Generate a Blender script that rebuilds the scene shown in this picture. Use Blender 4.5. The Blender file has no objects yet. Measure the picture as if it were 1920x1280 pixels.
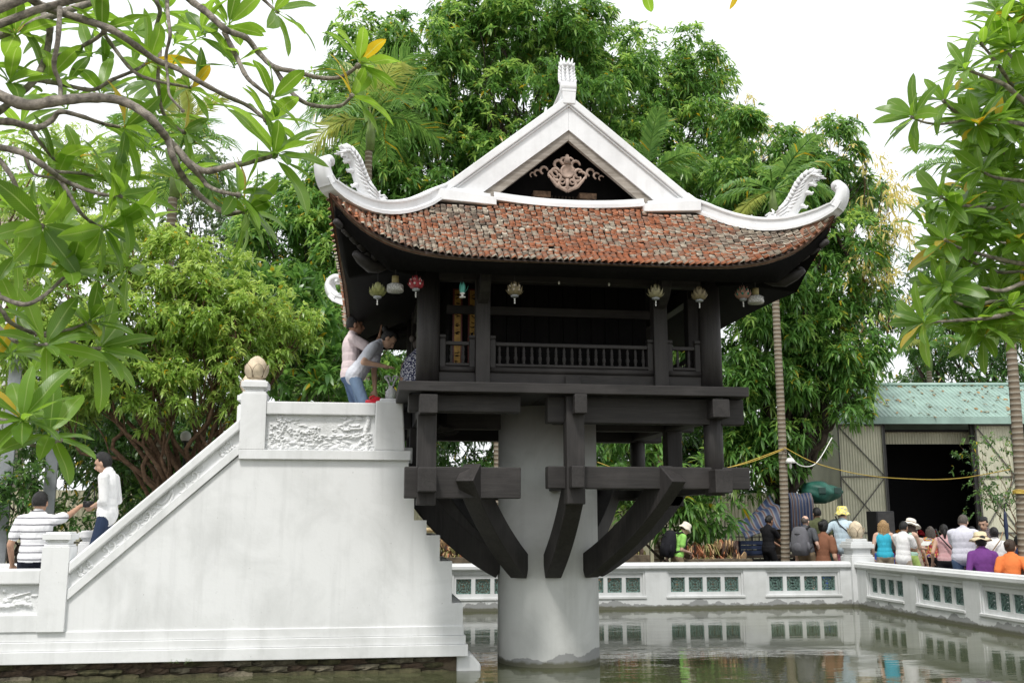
import bpy, bmesh, math, random
import numpy as np
from mathutils import Vector, Matrix
R = math.radians
PI = math.pi
rnd = random.Random(7)
npr = np.random.default_rng(11)
scene = bpy.context.scene
COL = scene.collection

# ---------------------------------------------------------------- camera, world, sun, exposure
EYE = 1.65
cam_d = bpy.data.cameras.new('camera')
cam = bpy.data.objects.new('camera', cam_d)
COL.objects.link(cam)
cam.location = (0, 0, EYE)
cam.rotation_euler = (R(90 + 10.15), 0, R(-8.1))
cam_d.sensor_width = 36.0
cam_d.lens = 1856.0 / 1920.0 * 36.0
cam_d.clip_start = 0.05
cam_d.clip_end = 2000
scene.camera = cam

SUN_EL, SUN_AZ = 58.0, 205.0          # elevation; compass bearing the light comes from (0 = +Y, clockwise)
world = bpy.data.worlds.new('World')
scene.world = world
world.use_nodes = True
wn, wl = world.node_tree.nodes, world.node_tree.links
wn.clear()
w_out = wn.new('ShaderNodeOutputWorld')
w_bg = wn.new('ShaderNodeBackground')
w_sky = wn.new('ShaderNodeTexSky')
w_sky.sky_type = 'NISHITA'
w_sky.sun_disc = False
w_sky.sun_elevation = R(SUN_EL)
w_sky.sun_rotation = R(SUN_AZ)
w_sky.dust_density = 4.0
w_mix = wn.new('ShaderNodeMix')
w_mix.data_type = 'RGBA'
w_mix.inputs[0].default_value = 0.86           # a closed, hazy white cloud layer over the blue
w_mix.inputs[7].default_value = (8.9, 9.05, 9.2, 1)
wl.new(w_sky.outputs[0], w_mix.inputs[6])
wl.new(w_mix.outputs[2], w_bg.inputs[0])
w_bg.inputs[1].default_value = 0.12
wl.new(w_bg.outputs[0], w_out.inputs[0])

sun_d = bpy.data.lights.new('sun', 'SUN')
sun_d.energy = 2.3
sun_d.angle = R(9)
sun_d.color = (1.0, 0.965, 0.91)
sun = bpy.data.objects.new('sun', sun_d)
COL.objects.link(sun)
sun.location = (-6, -8, 20)
_sd = Vector((math.sin(R(SUN_AZ)) * math.cos(R(SUN_EL)), math.cos(R(SUN_AZ)) * math.cos(R(SUN_EL)), math.sin(R(SUN_EL))))
sun.rotation_euler = (-_sd).to_track_quat('-Z', 'Y').to_euler()

vs = scene.view_settings
vs.view_transform = 'Standard'
vs.look = 'None'
vs.gamma = 1.0
vs.exposure = 0.36
vs.use_curve_mapping = False
scene.render.engine = 'CYCLES'
cy = scene.cycles
cy.use_denoising = True
cy.max_bounces = 8
cy.diffuse_bounces = 4
cy.glossy_bounces = 3
cy.transmission_bounces = 4
cy.transparent_max_bounces = 6
cy.caustics_reflective = False
cy.caustics_refractive = False
cy.sample_clamp_indirect = 8.0

# ---------------------------------------------------------------- the lens, for placing points by distance
F_PX = 1856.0
TH, PH = R(8.1), R(10.15)
def ray(px, py):
    a = (px - 960) / F_PX; b = (640 - py) / F_PX
    d = math.cos(PH) - b * math.sin(PH); z = math.sin(PH) + b * math.cos(PH)
    return Vector((a * math.cos(TH) + d * math.sin(TH), -a * math.sin(TH) + d * math.cos(TH), z))
def atY(px, py, Y):
    r = ray(px, py); p = r * (Y / r.y); p.z += EYE; return p
def atD(px, py, d):
    p = ray(px, py) * d; p.z += EYE; return p

# ---------------------------------------------------------------- materials
class NT:
    def __init__(s, name):
        s.m = bpy.data.materials.new(name); s.m.use_nodes = True
        s.t = s.m.node_tree; s.t.nodes.clear()
        s.out = s.n('OutputMaterial')
    def n(s, kind, **kw):
        nd = s.t.nodes.new('ShaderNode' + kind)
        for k, v in kw.items():
            setattr(nd, k, v)
        return nd
    def l(s, a, b): s.t.links.new(a, b)
    def coord(s, kind='Object', scale=(1, 1, 1)):
        tc = s.n('TexCoord'); mp = s.n('Mapping'); mp.inputs['Scale'].default_value = scale
        s.l(tc.outputs[kind], mp.inputs[0]); return mp.outputs[0]
    def noise(s, vec, scale, detail=4, rough=0.55, dist=0.0):
        t = s.n('TexNoise'); t.inputs['Scale'].default_value = scale; t.inputs['Detail'].default_value = detail
        t.inputs['Roughness'].default_value = rough; t.inputs['Distortion'].default_value = dist
        if vec is not None: s.l(vec, t.inputs['Vector'])
        return t.outputs['Fac']
    def ramp(s, fac, stops, interp='LINEAR'):
        r = s.n('ValToRGB'); r.color_ramp.interpolation = interp
        e = r.color_ramp.elements
        while len(e) < len(stops): e.new(0.5)
        for el, (p, c) in zip(e, stops):
            el.position = p; el.color = tuple(c) + (1,) if len(c) == 3 else c
        s.l(fac, r.inputs[0]); return r.outputs[0]
    def mix(s, fac, a, b, blend='MIX'):
        m = s.n('Mix', data_type='RGBA', blend_type=blend)
        for sock, v in ((0, fac), (6, a), (7, b)):
            if hasattr(v, 'links') or hasattr(v, 'is_output'): s.l(v, m.inputs[sock])
            else: m.inputs[sock].default_value = (tuple(v) + (1,) if isinstance(v, (tuple, list)) and len(v) == 3 else v)
        return m.outputs[2]
    def math(s, op, a, b=0.0):
        m = s.n('Math', operation=op)
        for i, v in enumerate((a, b)):
            if hasattr(v, 'is_output'): s.l(v, m.inputs[i])
            else: m.inputs[i].default_value = v
        return m.outputs[0]
    def bump(s, h, strength=0.3, dist=0.02, normal=None):
        b = s.n('Bump'); b.inputs['Strength'].default_value = strength; b.inputs['Distance'].default_value = dist
        s.l(h, b.inputs['Height'])
        if normal is not None: s.l(normal, b.inputs['Normal'])
        return b.outputs[0]
    def bsdf(s, color, rough=0.7, metal=0.0, normal=None, spec=0.5, **kw):
        p = s.n('BsdfPrincipled')
        for sock, v in (('Base Color', color), ('Roughness', rough), ('Metallic', metal), ('Specular IOR Level', spec)):
            if hasattr(v, 'is_output'): s.l(v, p.inputs[sock])
            else: p.inputs[sock].default_value = (tuple(v) + (1,) if isinstance(v, (tuple, list)) and len(v) == 3 else v)
        for k, v in kw.items(): p.inputs[k.replace('_', ' ')].default_value = v
        if normal is not None: s.l(normal, p.inputs['Normal'])
        s.l(p.outputs[0], s.out.inputs[0]); return p

def m_plain(name, col, rough=0.6, metal=0.0, var=0.12, scale=9.0, bump=0.08, spec=0.4, coord='Object'):
    t = NT(name); v = t.coord(coord)
    n = t.noise(v, scale, 5, 0.6)
    dark = tuple(c * (1 - var * 1.6) for c in col); light = tuple(min(1, c * (1 + var)) for c in col)
    c = t.ramp(n, [(0.28, dark), (0.72, light)])
    n2 = t.noise(v, scale * 9, 3)
    t.bsdf(c, rough, metal, t.bump(n2, bump, 0.01), spec)
    return t.m

def m_plaster(name, col, dirt=(0.40, 0.41, 0.40), amount=0.5, streak=1.0, tide=None):
    """painted render: mottled, faint vertical run marks, grime patches with their own shapes"""
    t = NT(name); v = t.coord('Object')
    n1 = t.noise(v, 1.3, 6, 0.62, 0.5)
    n2 = t.noise(t.coord('Object', (6.0, 6.0, 0.45)), 1.6, 5, 0.6)
    n3 = t.noise(v, 24, 3, 0.6)
    f = t.math('MULTIPLY', t.ramp(n1, [(0.44, (0, 0, 0)), (0.72, (1, 1, 1))]), amount)
    g = t.math('MULTIPLY', t.ramp(n2, [(0.5, (0, 0, 0)), (0.8, (1, 1, 1))]), 0.24 * streak)
    c = t.mix(f, col, dirt)
    c = t.mix(g, c, tuple(d * 0.9 for d in dirt))
    sp = t.ramp(t.noise(v, 38, 2, 0.5), [(0.74, (0, 0, 0)), (0.78, (1, 1, 1))])
    c = t.mix(t.math('MULTIPLY', sp, 0.35), c, (0.2, 0.19, 0.17))
    if tide is not None:       # damp, unpainted cement at the waterline with a ragged top
        geo = t.n('NewGeometry'); sx = t.n('SeparateXYZ'); t.l(geo.outputs['Position'], sx.inputs[0])
        h = t.math('ADD', sx.outputs[2], t.math('MULTIPLY', t.noise(v, 2.6, 6, 0.6), -0.42))
        k = t.ramp(t.math('SUBTRACT', h, tide), [(0.0, (1, 1, 1)), (0.006, (0, 0, 0))])
        c = t.mix(t.math('MULTIPLY', k, 0.8), c, (0.22, 0.225, 0.225))
        k2 = t.ramp(t.math('ADD', sx.outputs[2], t.math('MULTIPLY', t.noise(v, 9, 4), -0.08)), [(-0.0, (1, 1, 1)), (0.03, (0, 0, 0))])
        c = t.mix(t.math('MULTIPLY', k2, 0.85), c, (0.10, 0.10, 0.06))
    t.bsdf(c, 0.82, 0, t.bump(t.math('ADD', n3, t.math('MULTIPLY', n1, 2.0)), 0.12, 0.012), 0.25)
    return t.m

def m_wood(name, a, b, rough=0.62, axis=2, bump=0.25, spec=0.4):
    t = NT(name)
    sc = [14.0, 14.0, 14.0]; sc[axis] = 0.9
    v = t.coord('Object', tuple(sc))
    n = t.noise(v, 1.6, 7, 0.65, 1.2)
    n2 = t.noise(t.coord('Object'), 2.2, 4)
    c = t.mix(t.ramp(n, [(0.3, (0, 0, 0)), (0.75, (1, 1, 1))]), a, b)
    c = t.mix(t.math('MULTIPLY', t.ramp(n2, [(0.5, (0, 0, 0)), (0.75, (1, 1, 1))]), 0.5), c, tuple(x * 1.7 for x in b))
    t.bsdf(c, rough, 0, t.bump(n, bump, 0.006), spec)
    return t.m

def m_leaf(name, dark, light, tip=None, trans=0.35, rough=0.30, veins=False, yellow=0.02):
    t = NT(name)
    geo = t.n('NewGeometry')
    oi = t.n('ObjectInfo')
    rr = t.math('FRACT', t.math('ADD', geo.outputs['Random Per Island'], oi.outputs['Random']))
    c = t.ramp(rr, [(0.0, dark), (0.75, light), (1.0 - yellow - 0.004, light), (1.0 - yellow + 0.004, (0.42, 0.32, 0.03))])
    if tip is not None:
        at = t.n('Attribute', attribute_name='young')
        c = t.mix(at.outputs['Fac'], c, tip)
    nrm = None
    if veins:
        uv = t.n('UVMap'); sp = t.n('SeparateXYZ'); t.l(uv.outputs[0], sp.inputs[0])
        ax = t.math('ABSOLUTE', t.math('SUBTRACT', sp.outputs[0], 0.5))
        ph = t.math('SUBTRACT', t.math('MULTIPLY', sp.outputs[1], 150.0), t.math('MULTIPLY', ax, 42.0))
        wv = t.ramp(t.math('SINE', ph), [(0.62, (0, 0, 0)), (1.0, (1, 1, 1))])
        mid = t.ramp(ax, [(0.02, (1, 1, 1)), (0.05, (0, 0, 0))])
        c = t.mix(t.math('MULTIPLY', wv, 0.16), c, (0.26, 0.36, 0.10))
        c = t.mix(t.math('MULTIPLY', mid, 0.55), c, (0.32, 0.42, 0.14))
        sn = t.noise(t.coord('Object'), 26, 2)
        sp2 = t.ramp(sn, [(0.71, (0, 0, 0)), (0.735, (1, 1, 1))])
        c = t.mix(t.math('MULTIPLY', sp2, 0.75), c, (0.05, 0.03, 0.012))
        nrm = t.bump(wv, 0.15, 0.004)
    p = t.bsdf(c, rough, 0, nrm, 0.45)
    tr = t.n('BsdfTranslucent')
    hs = t.n('HueSaturation'); hs.inputs['Hue'].default_value = 0.485; hs.inputs['Value'].default_value = 2.1
    hs.inputs['Saturation'].default_value = 1.05
    t.l(c, hs.inputs['Color']); t.l(hs.outputs[0], tr.inputs[0])
    mx = t.n('MixShader'); mx.inputs[0].default_value = trans
    t.l(p.outputs[0], mx.inputs[1]); t.l(tr.outputs[0], mx.inputs[2]); t.l(mx.outputs[0], t.out.inputs[0])
    return t.m

def m_attr(name, rough=0.85, bump=0.3, scale=40):
    """colour of each separate piece stored on its faces"""
    t = NT(name)
    at = t.n('Attribute', attribute_name='piece'); v = t.coord('Object')
    n = t.noise(v, scale, 4, 0.6)
    c = t.mix(t.ramp(n, [(0.35, (0, 0, 0)), (0.75, (1, 1, 1))]), at.outputs['Color'], t.mix(0.55, at.outputs['Color'], (0.32, 0.29, 0.24)))
    t.bsdf(c, rough, 0, t.bump(n, bump, 0.006), 0.2)
    return t.m

M = {}
M['plaster'] = m_plaster('white_plaster', (0.76, 0.77, 0.775), amount=0.42)
M['lime'] = m_plaster('white_limewash', (0.76, 0.77, 0.785), (0.42, 0.42, 0.42), 0.42, 0.9)
M['rail'] = m_plaster('grey_white_plaster', (0.66, 0.675, 0.68), (0.40, 0.41, 0.40), 0.5, 1.0, tide=-0.11)
M['pillar'] = m_plaster('pillar_cement', (0.58, 0.59, 0.575), (0.36, 0.365, 0.35), 0.6, 1.0, tide=-0.10)
M['wood'] = m_wood('dark_ironwood', (0.015, 0.0135, 0.013), (0.040, 0.036, 0.035), axis=2)
M['wood_x'] = m_wood('dark_ironwood_beam', (0.015, 0.0135, 0.013), (0.040, 0.036, 0.035), axis=0)
M['wood_y'] = m_wood('dark_ironwood_joist', (0.015, 0.0135, 0.013), (0.040, 0.036, 0.035), axis=1)
M['shade_black'] = m_wood('shade_black_wood', (0.0035, 0.0033, 0.0037), (0.009, 0.0083, 0.0083), axis=2, spec=0.12, rough=0.8)  # near-black copy of the ironwood: shade under the roof put into its colour
M['grey_wood'] = m_wood('weathered_wood', (0.16, 0.135, 0.11), (0.40, 0.37, 0.33), 0.85, axis=0, bump=0.6)
M['carved'] = m_plain('carved_terracotta_wood', (0.36, 0.27, 0.22), 0.85, var=0.3, scale=14, bump=0.3)
M['tile'] = m_attr('fired_clay_tile')
M['clay'] = m_plain('clay_edge', (0.24, 0.12, 0.075), 0.9, var=0.35, scale=12, bump=0.5)
M['clay_grey'] = m_plain('lichen_clay_edge', (0.26, 0.22, 0.17), 0.9, var=0.4, scale=16, bump=0.5)
M['ceramic'] = m_plain('green_glazed_ceramic', (0.14, 0.225, 0.20), 0.35, var=0.5, scale=30, bump=0.2)
M['stone'] = m_plain('carved_sandstone', (0.62, 0.52, 0.38), 0.8, var=0.22, scale=11, bump=0.25)
M['bark'] = m_plain('grey_bark', (0.33, 0.295, 0.25), 0.9, var=0.5, scale=26, bump=1.0)
M['bark_dark'] = m_plain('dark_bark', (0.055, 0.042, 0.032), 0.95, var=0.4, scale=14, bump=1.0)
M['bark_brown'] = m_plain('brown_bark', (0.17, 0.105, 0.065), 0.92, var=0.4, scale=20, bump=0.9)
M['mango'] = m_leaf('mango_leaf', (0.042, 0.112, 0.026), (0.125, 0.262, 0.06), (0.32, 0.48, 0.12), trans=0.38)
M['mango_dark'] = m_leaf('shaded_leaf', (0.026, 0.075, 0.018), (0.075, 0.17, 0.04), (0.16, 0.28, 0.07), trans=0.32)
M['lime_leaf'] = m_leaf('light_green_leaf', (0.14, 0.24, 0.045), (0.26, 0.40, 0.09), (0.38, 0.49, 0.14), trans=0.4, yellow=0.03)
M['grey_leaf'] = m_leaf('grey_green_leaf', (0.06, 0.11, 0.045), (0.13, 0.20, 0.085), (0.2, 0.27, 0.12), trans=0.35)
M['yellow_leaf'] = m_leaf('yellow_bamboo_leaf', (0.34, 0.33, 0.10), (0.54, 0.48, 0.17), (0.6, 0.54, 0.2), trans=0.45, yellow=0.0)
M['palm_leaf'] = m_leaf('palm_leaflet', (0.06, 0.15, 0.035), (0.15, 0.28, 0.07), (0.36, 0.38, 0.11), trans=0.35, yellow=0.03)
M['plumeria'] = m_leaf('plumeria_leaf', (0.075, 0.165, 0.018), (0.155, 0.29, 0.036), None, trans=0.50, rough=0.33, veins=True, yellow=0.035)
M['grass'] = m_leaf('grass_blade', (0.05, 0.10, 0.02), (0.12, 0.2, 0.04), None, trans=0.3)
M['steel'] = m_plain('grey_painted_steel', (0.30, 0.32, 0.34), 0.5, 0.2, var=0.12)
M['iron'] = m_plain('dark_iron', (0.05, 0.05, 0.05), 0.6, 0.4, var=0.2)
M['sheet'] = m_plain('beige_corrugated_sheet', (0.52, 0.52, 0.40), 0.6, 0.0, var=0.12, scale=1.6)
M['green_sheet'] = m_plain('green_corrugated_sheet', (0.27, 0.39, 0.345), 0.42, 0.1, var=0.18, scale=2.2)
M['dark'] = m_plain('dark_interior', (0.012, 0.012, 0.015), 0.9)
M['blue_plastic'] = m_plain('blue_plastic', (0.05, 0.11, 0.45), 0.35, var=0.06)
M['black_plastic'] = m_plain('black_plastic', (0.012, 0.012, 0.014), 0.4, var=0.1)
M['red_plastic'] = m_plain('red_plastic', (0.50, 0.02, 0.035), 0.35, var=0.1)
M['white_plastic'] = m_plain('white_plastic', (0.78, 0.78, 0.76), 0.3, var=0.04)
M['yellow_cable'] = m_plain('yellow_cable', (0.50, 0.36, 0.07), 0.5, var=0.1)
M['bamboo'] = m_plain('bamboo_pole', (0.52, 0.40, 0.22), 0.6, var=0.25, scale=10)
M['soil'] = m_plain('leaf_litter_soil', (0.14, 0.11, 0.075), 0.95, var=0.4, scale=6, bump=0.8)

# ---------------------------------------------------------------- mesh helpers
class MB:
    """collects shapes; build() links them as ONE mesh object"""
    def __init__(s): s.v = []; s.f = []; s.mi = []; s.sm = []
    def add(s, verts, faces, mi=0, smooth=False):
        o = len(s.v)
        s.v += [tuple(p) for p in verts]
        s.f += [tuple(i + o for i in f) for f in faces]
        s.mi += [mi] * len(faces); s.sm += [smooth] * len(faces)
        return s
    def box(s, x0, x1, y0, y1, z0, z1, mi=0, mat=None):
        v = [(x, y, z) for z in (z0, z1) for y in (y0, y1) for x in (x0, x1)]
        if mat is not None: v = [mat @ Vector(p) for p in v]
        return s.add(v, [(0, 2, 3, 1), (4, 5, 7, 6), (0, 1, 5, 4), (2, 6, 7, 3), (0, 4, 6, 2), (1, 3, 7, 5)], mi)
    def bar(s, a, b, w, h, up=(0, 0, 1), mi=0):
        """box beam from a to b: w across, h along up"""
        a, b = Vector(a), Vector(b); d = (b - a); L = d.length; d.normalize()
        u = Vector(up); x = d.cross(u)
        if x.length < 1e-5: x = d.cross(Vector((0, 1, 0)))
        x.normalize(); u = x.cross(d).normalized()
        v = [p + x * (i * w / 2) + u * (j * h / 2) for p in (a, b) for i, j in ((-1, -1), (1, -1), (1, 1), (-1, 1))]
        return s.add(v, [(3, 2, 1, 0), (4, 5, 6, 7), (0, 1, 5, 4), (1, 2, 6, 5), (2, 3, 7, 6), (3, 0, 4, 7)], mi)
    def tube(s, pts, radii, n=8, mi=0, cap=True, smooth=True):
        pts = [Vector(p) for p in pts]
        if not hasattr(radii, '__len__'): radii = [radii] * len(pts)
        vs_ = []; prev = None
        for i, p in enumerate(pts):
            d = (pts[min(i + 1, len(pts) - 1)] - pts[max(i - 1, 0)])
            d = d.normalized() if d.length > 1e-9 else Vector((0, 0, 1))
            if prev is None:
                x = d.cross(Vector((0, 0, 1)))
                if x.length < 0.05: x = d.cross(Vector((1, 0, 0)))
            else:
                x = prev - d * prev.dot(d)
            x.normalize(); prev = x; y = d.cross(x)
            for k in range(n):
                a = 2 * PI * k / n
                vs_.append(p + (x * math.cos(a) + y * math.sin(a)) * radii[i])
        fs = []
        for i in range(len(pts) - 1):
            for k in range(n):
                fs.append((i * n + k, i * n + (k + 1) % n, (i + 1) * n + (k + 1) % n, (i + 1) * n + k))
        if cap:
            fs.append(tuple(range(n - 1, -1, -1))); fs.append(tuple((len(pts) - 1) * n + k for k in range(n)))
        return s.add(vs_, fs, mi, smooth)
    def lathe(s, prof, n=24, center=(0, 0, 0), mi=0, smooth=True, square=0.0):
        cx, cy_, cz = center; vs_ = []
        for r, z in prof:
            for k in range(n):
                a = 2 * PI * k / n
                vs_.append((cx + r * math.cos(a), cy_ + r * math.sin(a), cz + z))
        fs = []
        for i in range(len(prof) - 1):
            for k in range(n):
                fs.append((i * n + k, i * n + (k + 1) % n, (i + 1) * n + (k + 1) % n, (i + 1) * n + k))
        fs.append(tuple(range(n - 1, -1, -1))); fs.append(tuple((len(prof) - 1) * n + k for k in range(n)))
        return s.add(vs_, fs, mi, smooth)
    def ell(s, c, r, nu=12, nv=8, mi=0, mat=None):
        vs_ = []
        for j in range(nv + 1):
            t = PI * j / nv
            for i in range(nu):
                a = 2 * PI * i / nu
                p = Vector((math.sin(t) * math.cos(a) * r[0], math.sin(t) * math.sin(a) * r[1], math.cos(t) * r[2]))
                if mat is not None: p = mat @ p
                vs_.append(p + Vector(c))
        fs = []
        for j in range(nv):
            for i in range(nu):
                a, b = j * nu + i, j * nu + (i + 1) % nu
                fs.append((a, a + nu, b + nu, b))
        return s.add(vs_, fs, mi, True)
    def prism(s, poly, y0, y1, mi=0, plane='xz'):
        """polygon (x, z) pushed through from y0 to y1"""
        n = len(poly)
        if plane == 'xz': v = [(x, y0, z) for x, z in poly] + [(x, y1, z) for x, z in poly]
        elif plane == 'yz': v = [(y0, x, z) for x, z in poly] + [(y1, x, z) for x, z in poly]
        else: v = [(x, z, y0) for x, z in poly] + [(x, z, y1) for x, z in poly]
        f = [tuple(range(n)), tuple(range(2 * n - 1, n - 1, -1))]
        f += [(i, i + n, (i + 1) % n + n, (i + 1) % n) for i in range(n)]
        return s.add(v, f, mi)
    def strip(s, rows, mi=0, smooth=True, closed=False):
        n = len(rows[0]); v = [p for r in rows for p in r]; f = []
        for i in range(len(rows) - 1):
            for k in range(n if closed else n - 1):
                a, b = i * n + k, i * n + (k + 1) % n
                f.append((a, b, b + n, a + n))
        return s.add(v, f, mi, smooth)
    def mesh(s, name, mats):
        me = bpy.data.meshes.new(name)
        me.from_pydata(s.v, [], s.f)
        for m in (mats if isinstance(mats, (list, tuple)) else [mats]): me.materials.append(m)
        me.polygons.foreach_set('material_index', s.mi)
        me.polygons.foreach_set('use_smooth', s.sm)
        me.update(); return me
    def build(s, name, mats, parent=None, bevel=0.0, fix=True):
        me = s.mesh(name, mats)
        if fix:
            bm = bmesh.new(); bm.from_mesh(me); bmesh.ops.recalc_face_normals(bm, faces=bm.faces); bm.to_mesh(me); bm.free()
        o = link(name, me, parent)
        if bevel:
            b = o.modifiers.new('bevel', 'BEVEL'); b.width = bevel; b.segments = 2; b.limit_method = 'ANGLE'; b.angle_limit = R(40)
        return o

def link(name, data, parent=None, loc=None, rot=None):
    o = bpy.data.objects.new(name, data); COL.objects.link(o)
    if parent is not None: o.parent = parent
    if loc is not None: o.location = loc
    if rot is not None: o.rotation_euler = rot
    return o
def tag(o, label=None, cat=None, group=None, kind=None):
    if label: o['label'] = label
    if cat: o['category'] = cat
    if group: o['group'] = group
    if kind: o['kind'] = kind
    return o
def empty(name, loc=(0, 0, 0), rz=0.0, label=None, cat=None, group=None):
    o = bpy.data.objects.new(name, None); COL.objects.link(o)
    o.location = loc; o.rotation_euler = (0, 0, rz); o.empty_display_size = 0.2
    return tag(o, label, cat, group)
def np_mesh(name, verts, quads=None, tris=None, mat=None, smooth=False):
    """fast mesh from numpy arrays"""
    me = bpy.data.meshes.new(name)
    nv = len(verts); nq = 0 if quads is None else len(quads); nt = 0 if tris is None else len(tris)
    me.vertices.add(nv); me.vertices.foreach_set('co', np.asarray(verts, np.float32).ravel())
    loops = []; starts = []
    if nq: loops.append(np.asarray(quads, np.int32).ravel()); starts.append(np.arange(nq) * 4)
    if nt: loops.append(np.asarray(tris, np.int32).ravel()); starts.append(nq * 4 + np.arange(nt) * 3)
    loops = np.concatenate(loops); starts = np.concatenate(starts).astype(np.int32)
    me.loops.add(len(loops)); me.loops.foreach_set('vertex_index', loops)
    me.polygons.add(nq + nt); me.polygons.foreach_set('loop_start', starts)
    if mat is not None:
        for m in (mat if isinstance(mat, (list, tuple)) else [mat]): me.materials.append(m)
    if smooth: me.polygons.foreach_set('use_smooth', np.ones(nq + nt, bool))
    me.update(calc_edges=True)
    return me
def catmull(pts, n=6):
    pts = [Vector(p) for p in pts]; out = []
    for i in range(len(pts) - 1):
        p0, p1, p2, p3 = pts[max(i - 1, 0)], pts[i], pts[i + 1], pts[min(i + 2, len(pts) - 1)]
        for k in range(n):
            t = k / n
            out.append(0.5 * ((2 * p1) + (p2 - p0) * t + (2 * p0 - 5 * p1 + 4 * p2 - p3) * t * t + (3 * p1 - p0 - 3 * p2 + p3) * t ** 3))
    out.append(pts[-1]); return out
def lerp(a, b, t): return a + (b - a) * t
# ================================================================ the setting: water, ground
def setting():
    # water
    t = NT('pond_water')
    v = t.coord('Object', (1.0, 2.6, 1.0))
    n = t.math('ADD', t.noise(v, 1.5, 3, 0.5, 0.4), t.math('MULTIPLY', t.noise(v, 7.0, 2, 0.5), 0.22))
    pat = t.ramp(t.noise(t.coord('Object', (0.5, 1.0, 1)), 0.55, 2), [(0.42, (0.25, 0.25, 0.25)), (0.62, (1, 1, 1))])
    mud = t.ramp(t.noise(t.coord('Object'), 0.35, 4), [(0.3, (0.052, 0.060, 0.030)), (0.7, (0.080, 0.084, 0.045))])
    b = t.bump(t.math('MULTIPLY', n, pat), 0.10, 0.05)
    p = t.bsdf(mud, 0.035, 0, b, 0.5); p.inputs['IOR'].default_value = 1.45
    w = MB().add([(-8.9, 2.2, 0), (9.4, 2.2, 0), (9.4, 18.6, 0), (-8.9, 18.6, 0)], [(0, 1, 2, 3)]).build('water', t.m)
    tag(w, 'murky green pond water under the pagoda', kind='structure'); pass
    # pond bed keeps the bank closed under the water
    # ground: one sheet with the pond cut out of it
    t = NT('paved_ground')
    v = t.coord('Object')
    br = t.n('TexBrick'); br.inputs['Scale'].default_value = 1.0
    br.inputs['Brick Width'].default_value = 0.6; br.inputs['Row Height'].default_value = 0.4; br.inputs['Mortar Size'].default_value = 0.012
    br.inputs['Color1'].default_value = (0.24, 0.22, 0.19, 1); br.inputs['Color2'].default_value = (0.30, 0.27, 0.235, 1); br.inputs['Mortar'].default_value = (0.14, 0.13, 0.115, 1)
    t.l(v, br.inputs[0])
    d = t.ramp(t.noise(v, 0.8, 6), [(0.38, (0.13, 0.10, 0.07)), (0.6, (0.30, 0.27, 0.23))])
    t.bsdf(t.mix(0.5, br.outputs[0], d), 0.9, 0, t.bump(t.noise(v, 18, 4), 0.3, 0.02), 0.25)
    xs = [-400, -8.9, -2.6, 9.4, 400]; ys = [-300, 2.2, 12.9, 18.6, 500]
    m = MB()
    vid = {(i, j): len(m.v) + i * 5 + j for i in range(5) for j in range(5)}
    vv = [(x, y, 0.1) for x in xs for y in ys]; ff = []
    for i in range(4):
        for j in range(4):
            if (i in (1, 2) and j == 1) or (i == 2 and j == 2): continue
            ff.append((i * 5 + j, (i + 1) * 5 + j, (i + 1) * 5 + j + 1, i * 5 + j + 1))
    m.add(vv, ff)
    # bank faces down into the water
    def bank(a, b): m.add([(a[0], a[1], 0.1), (b[0], b[1], 0.1), (b[0], b[1], -0.8), (a[0], a[1], -0.8)], [(0, 1, 2, 3)])
    bank((-8.9, 2.2), (9.4, 2.2)); bank((9.4, 2.2), (9.4, 18.6)); bank((9.4, 18.6), (-2.6, 18.6)); bank((-2.6, 18.6), (-2.6, 12.9)); bank((-2.6, 12.9), (-8.9, 12.9)); bank((-8.9, 12.9), (-8.9, 2.2))
    g = m.build('ground', t.m, fix=False); tag(g, kind='structure')
setting()

# ================================================================ pagoda
CX, CY = 2.15, 12.03
pag = empty('pagoda', (CX, CY, 0), 0, 'dark wooden pagoda with upturned tiled roof standing on one thick white pillar', 'pagoda')
FZ = 3.05                                     # floor
HC = 1.57                                     # half spacing of the corner columns
def P(o): return o                            # parts are given in pagoda coordinates (relative to CX, CY)

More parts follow.
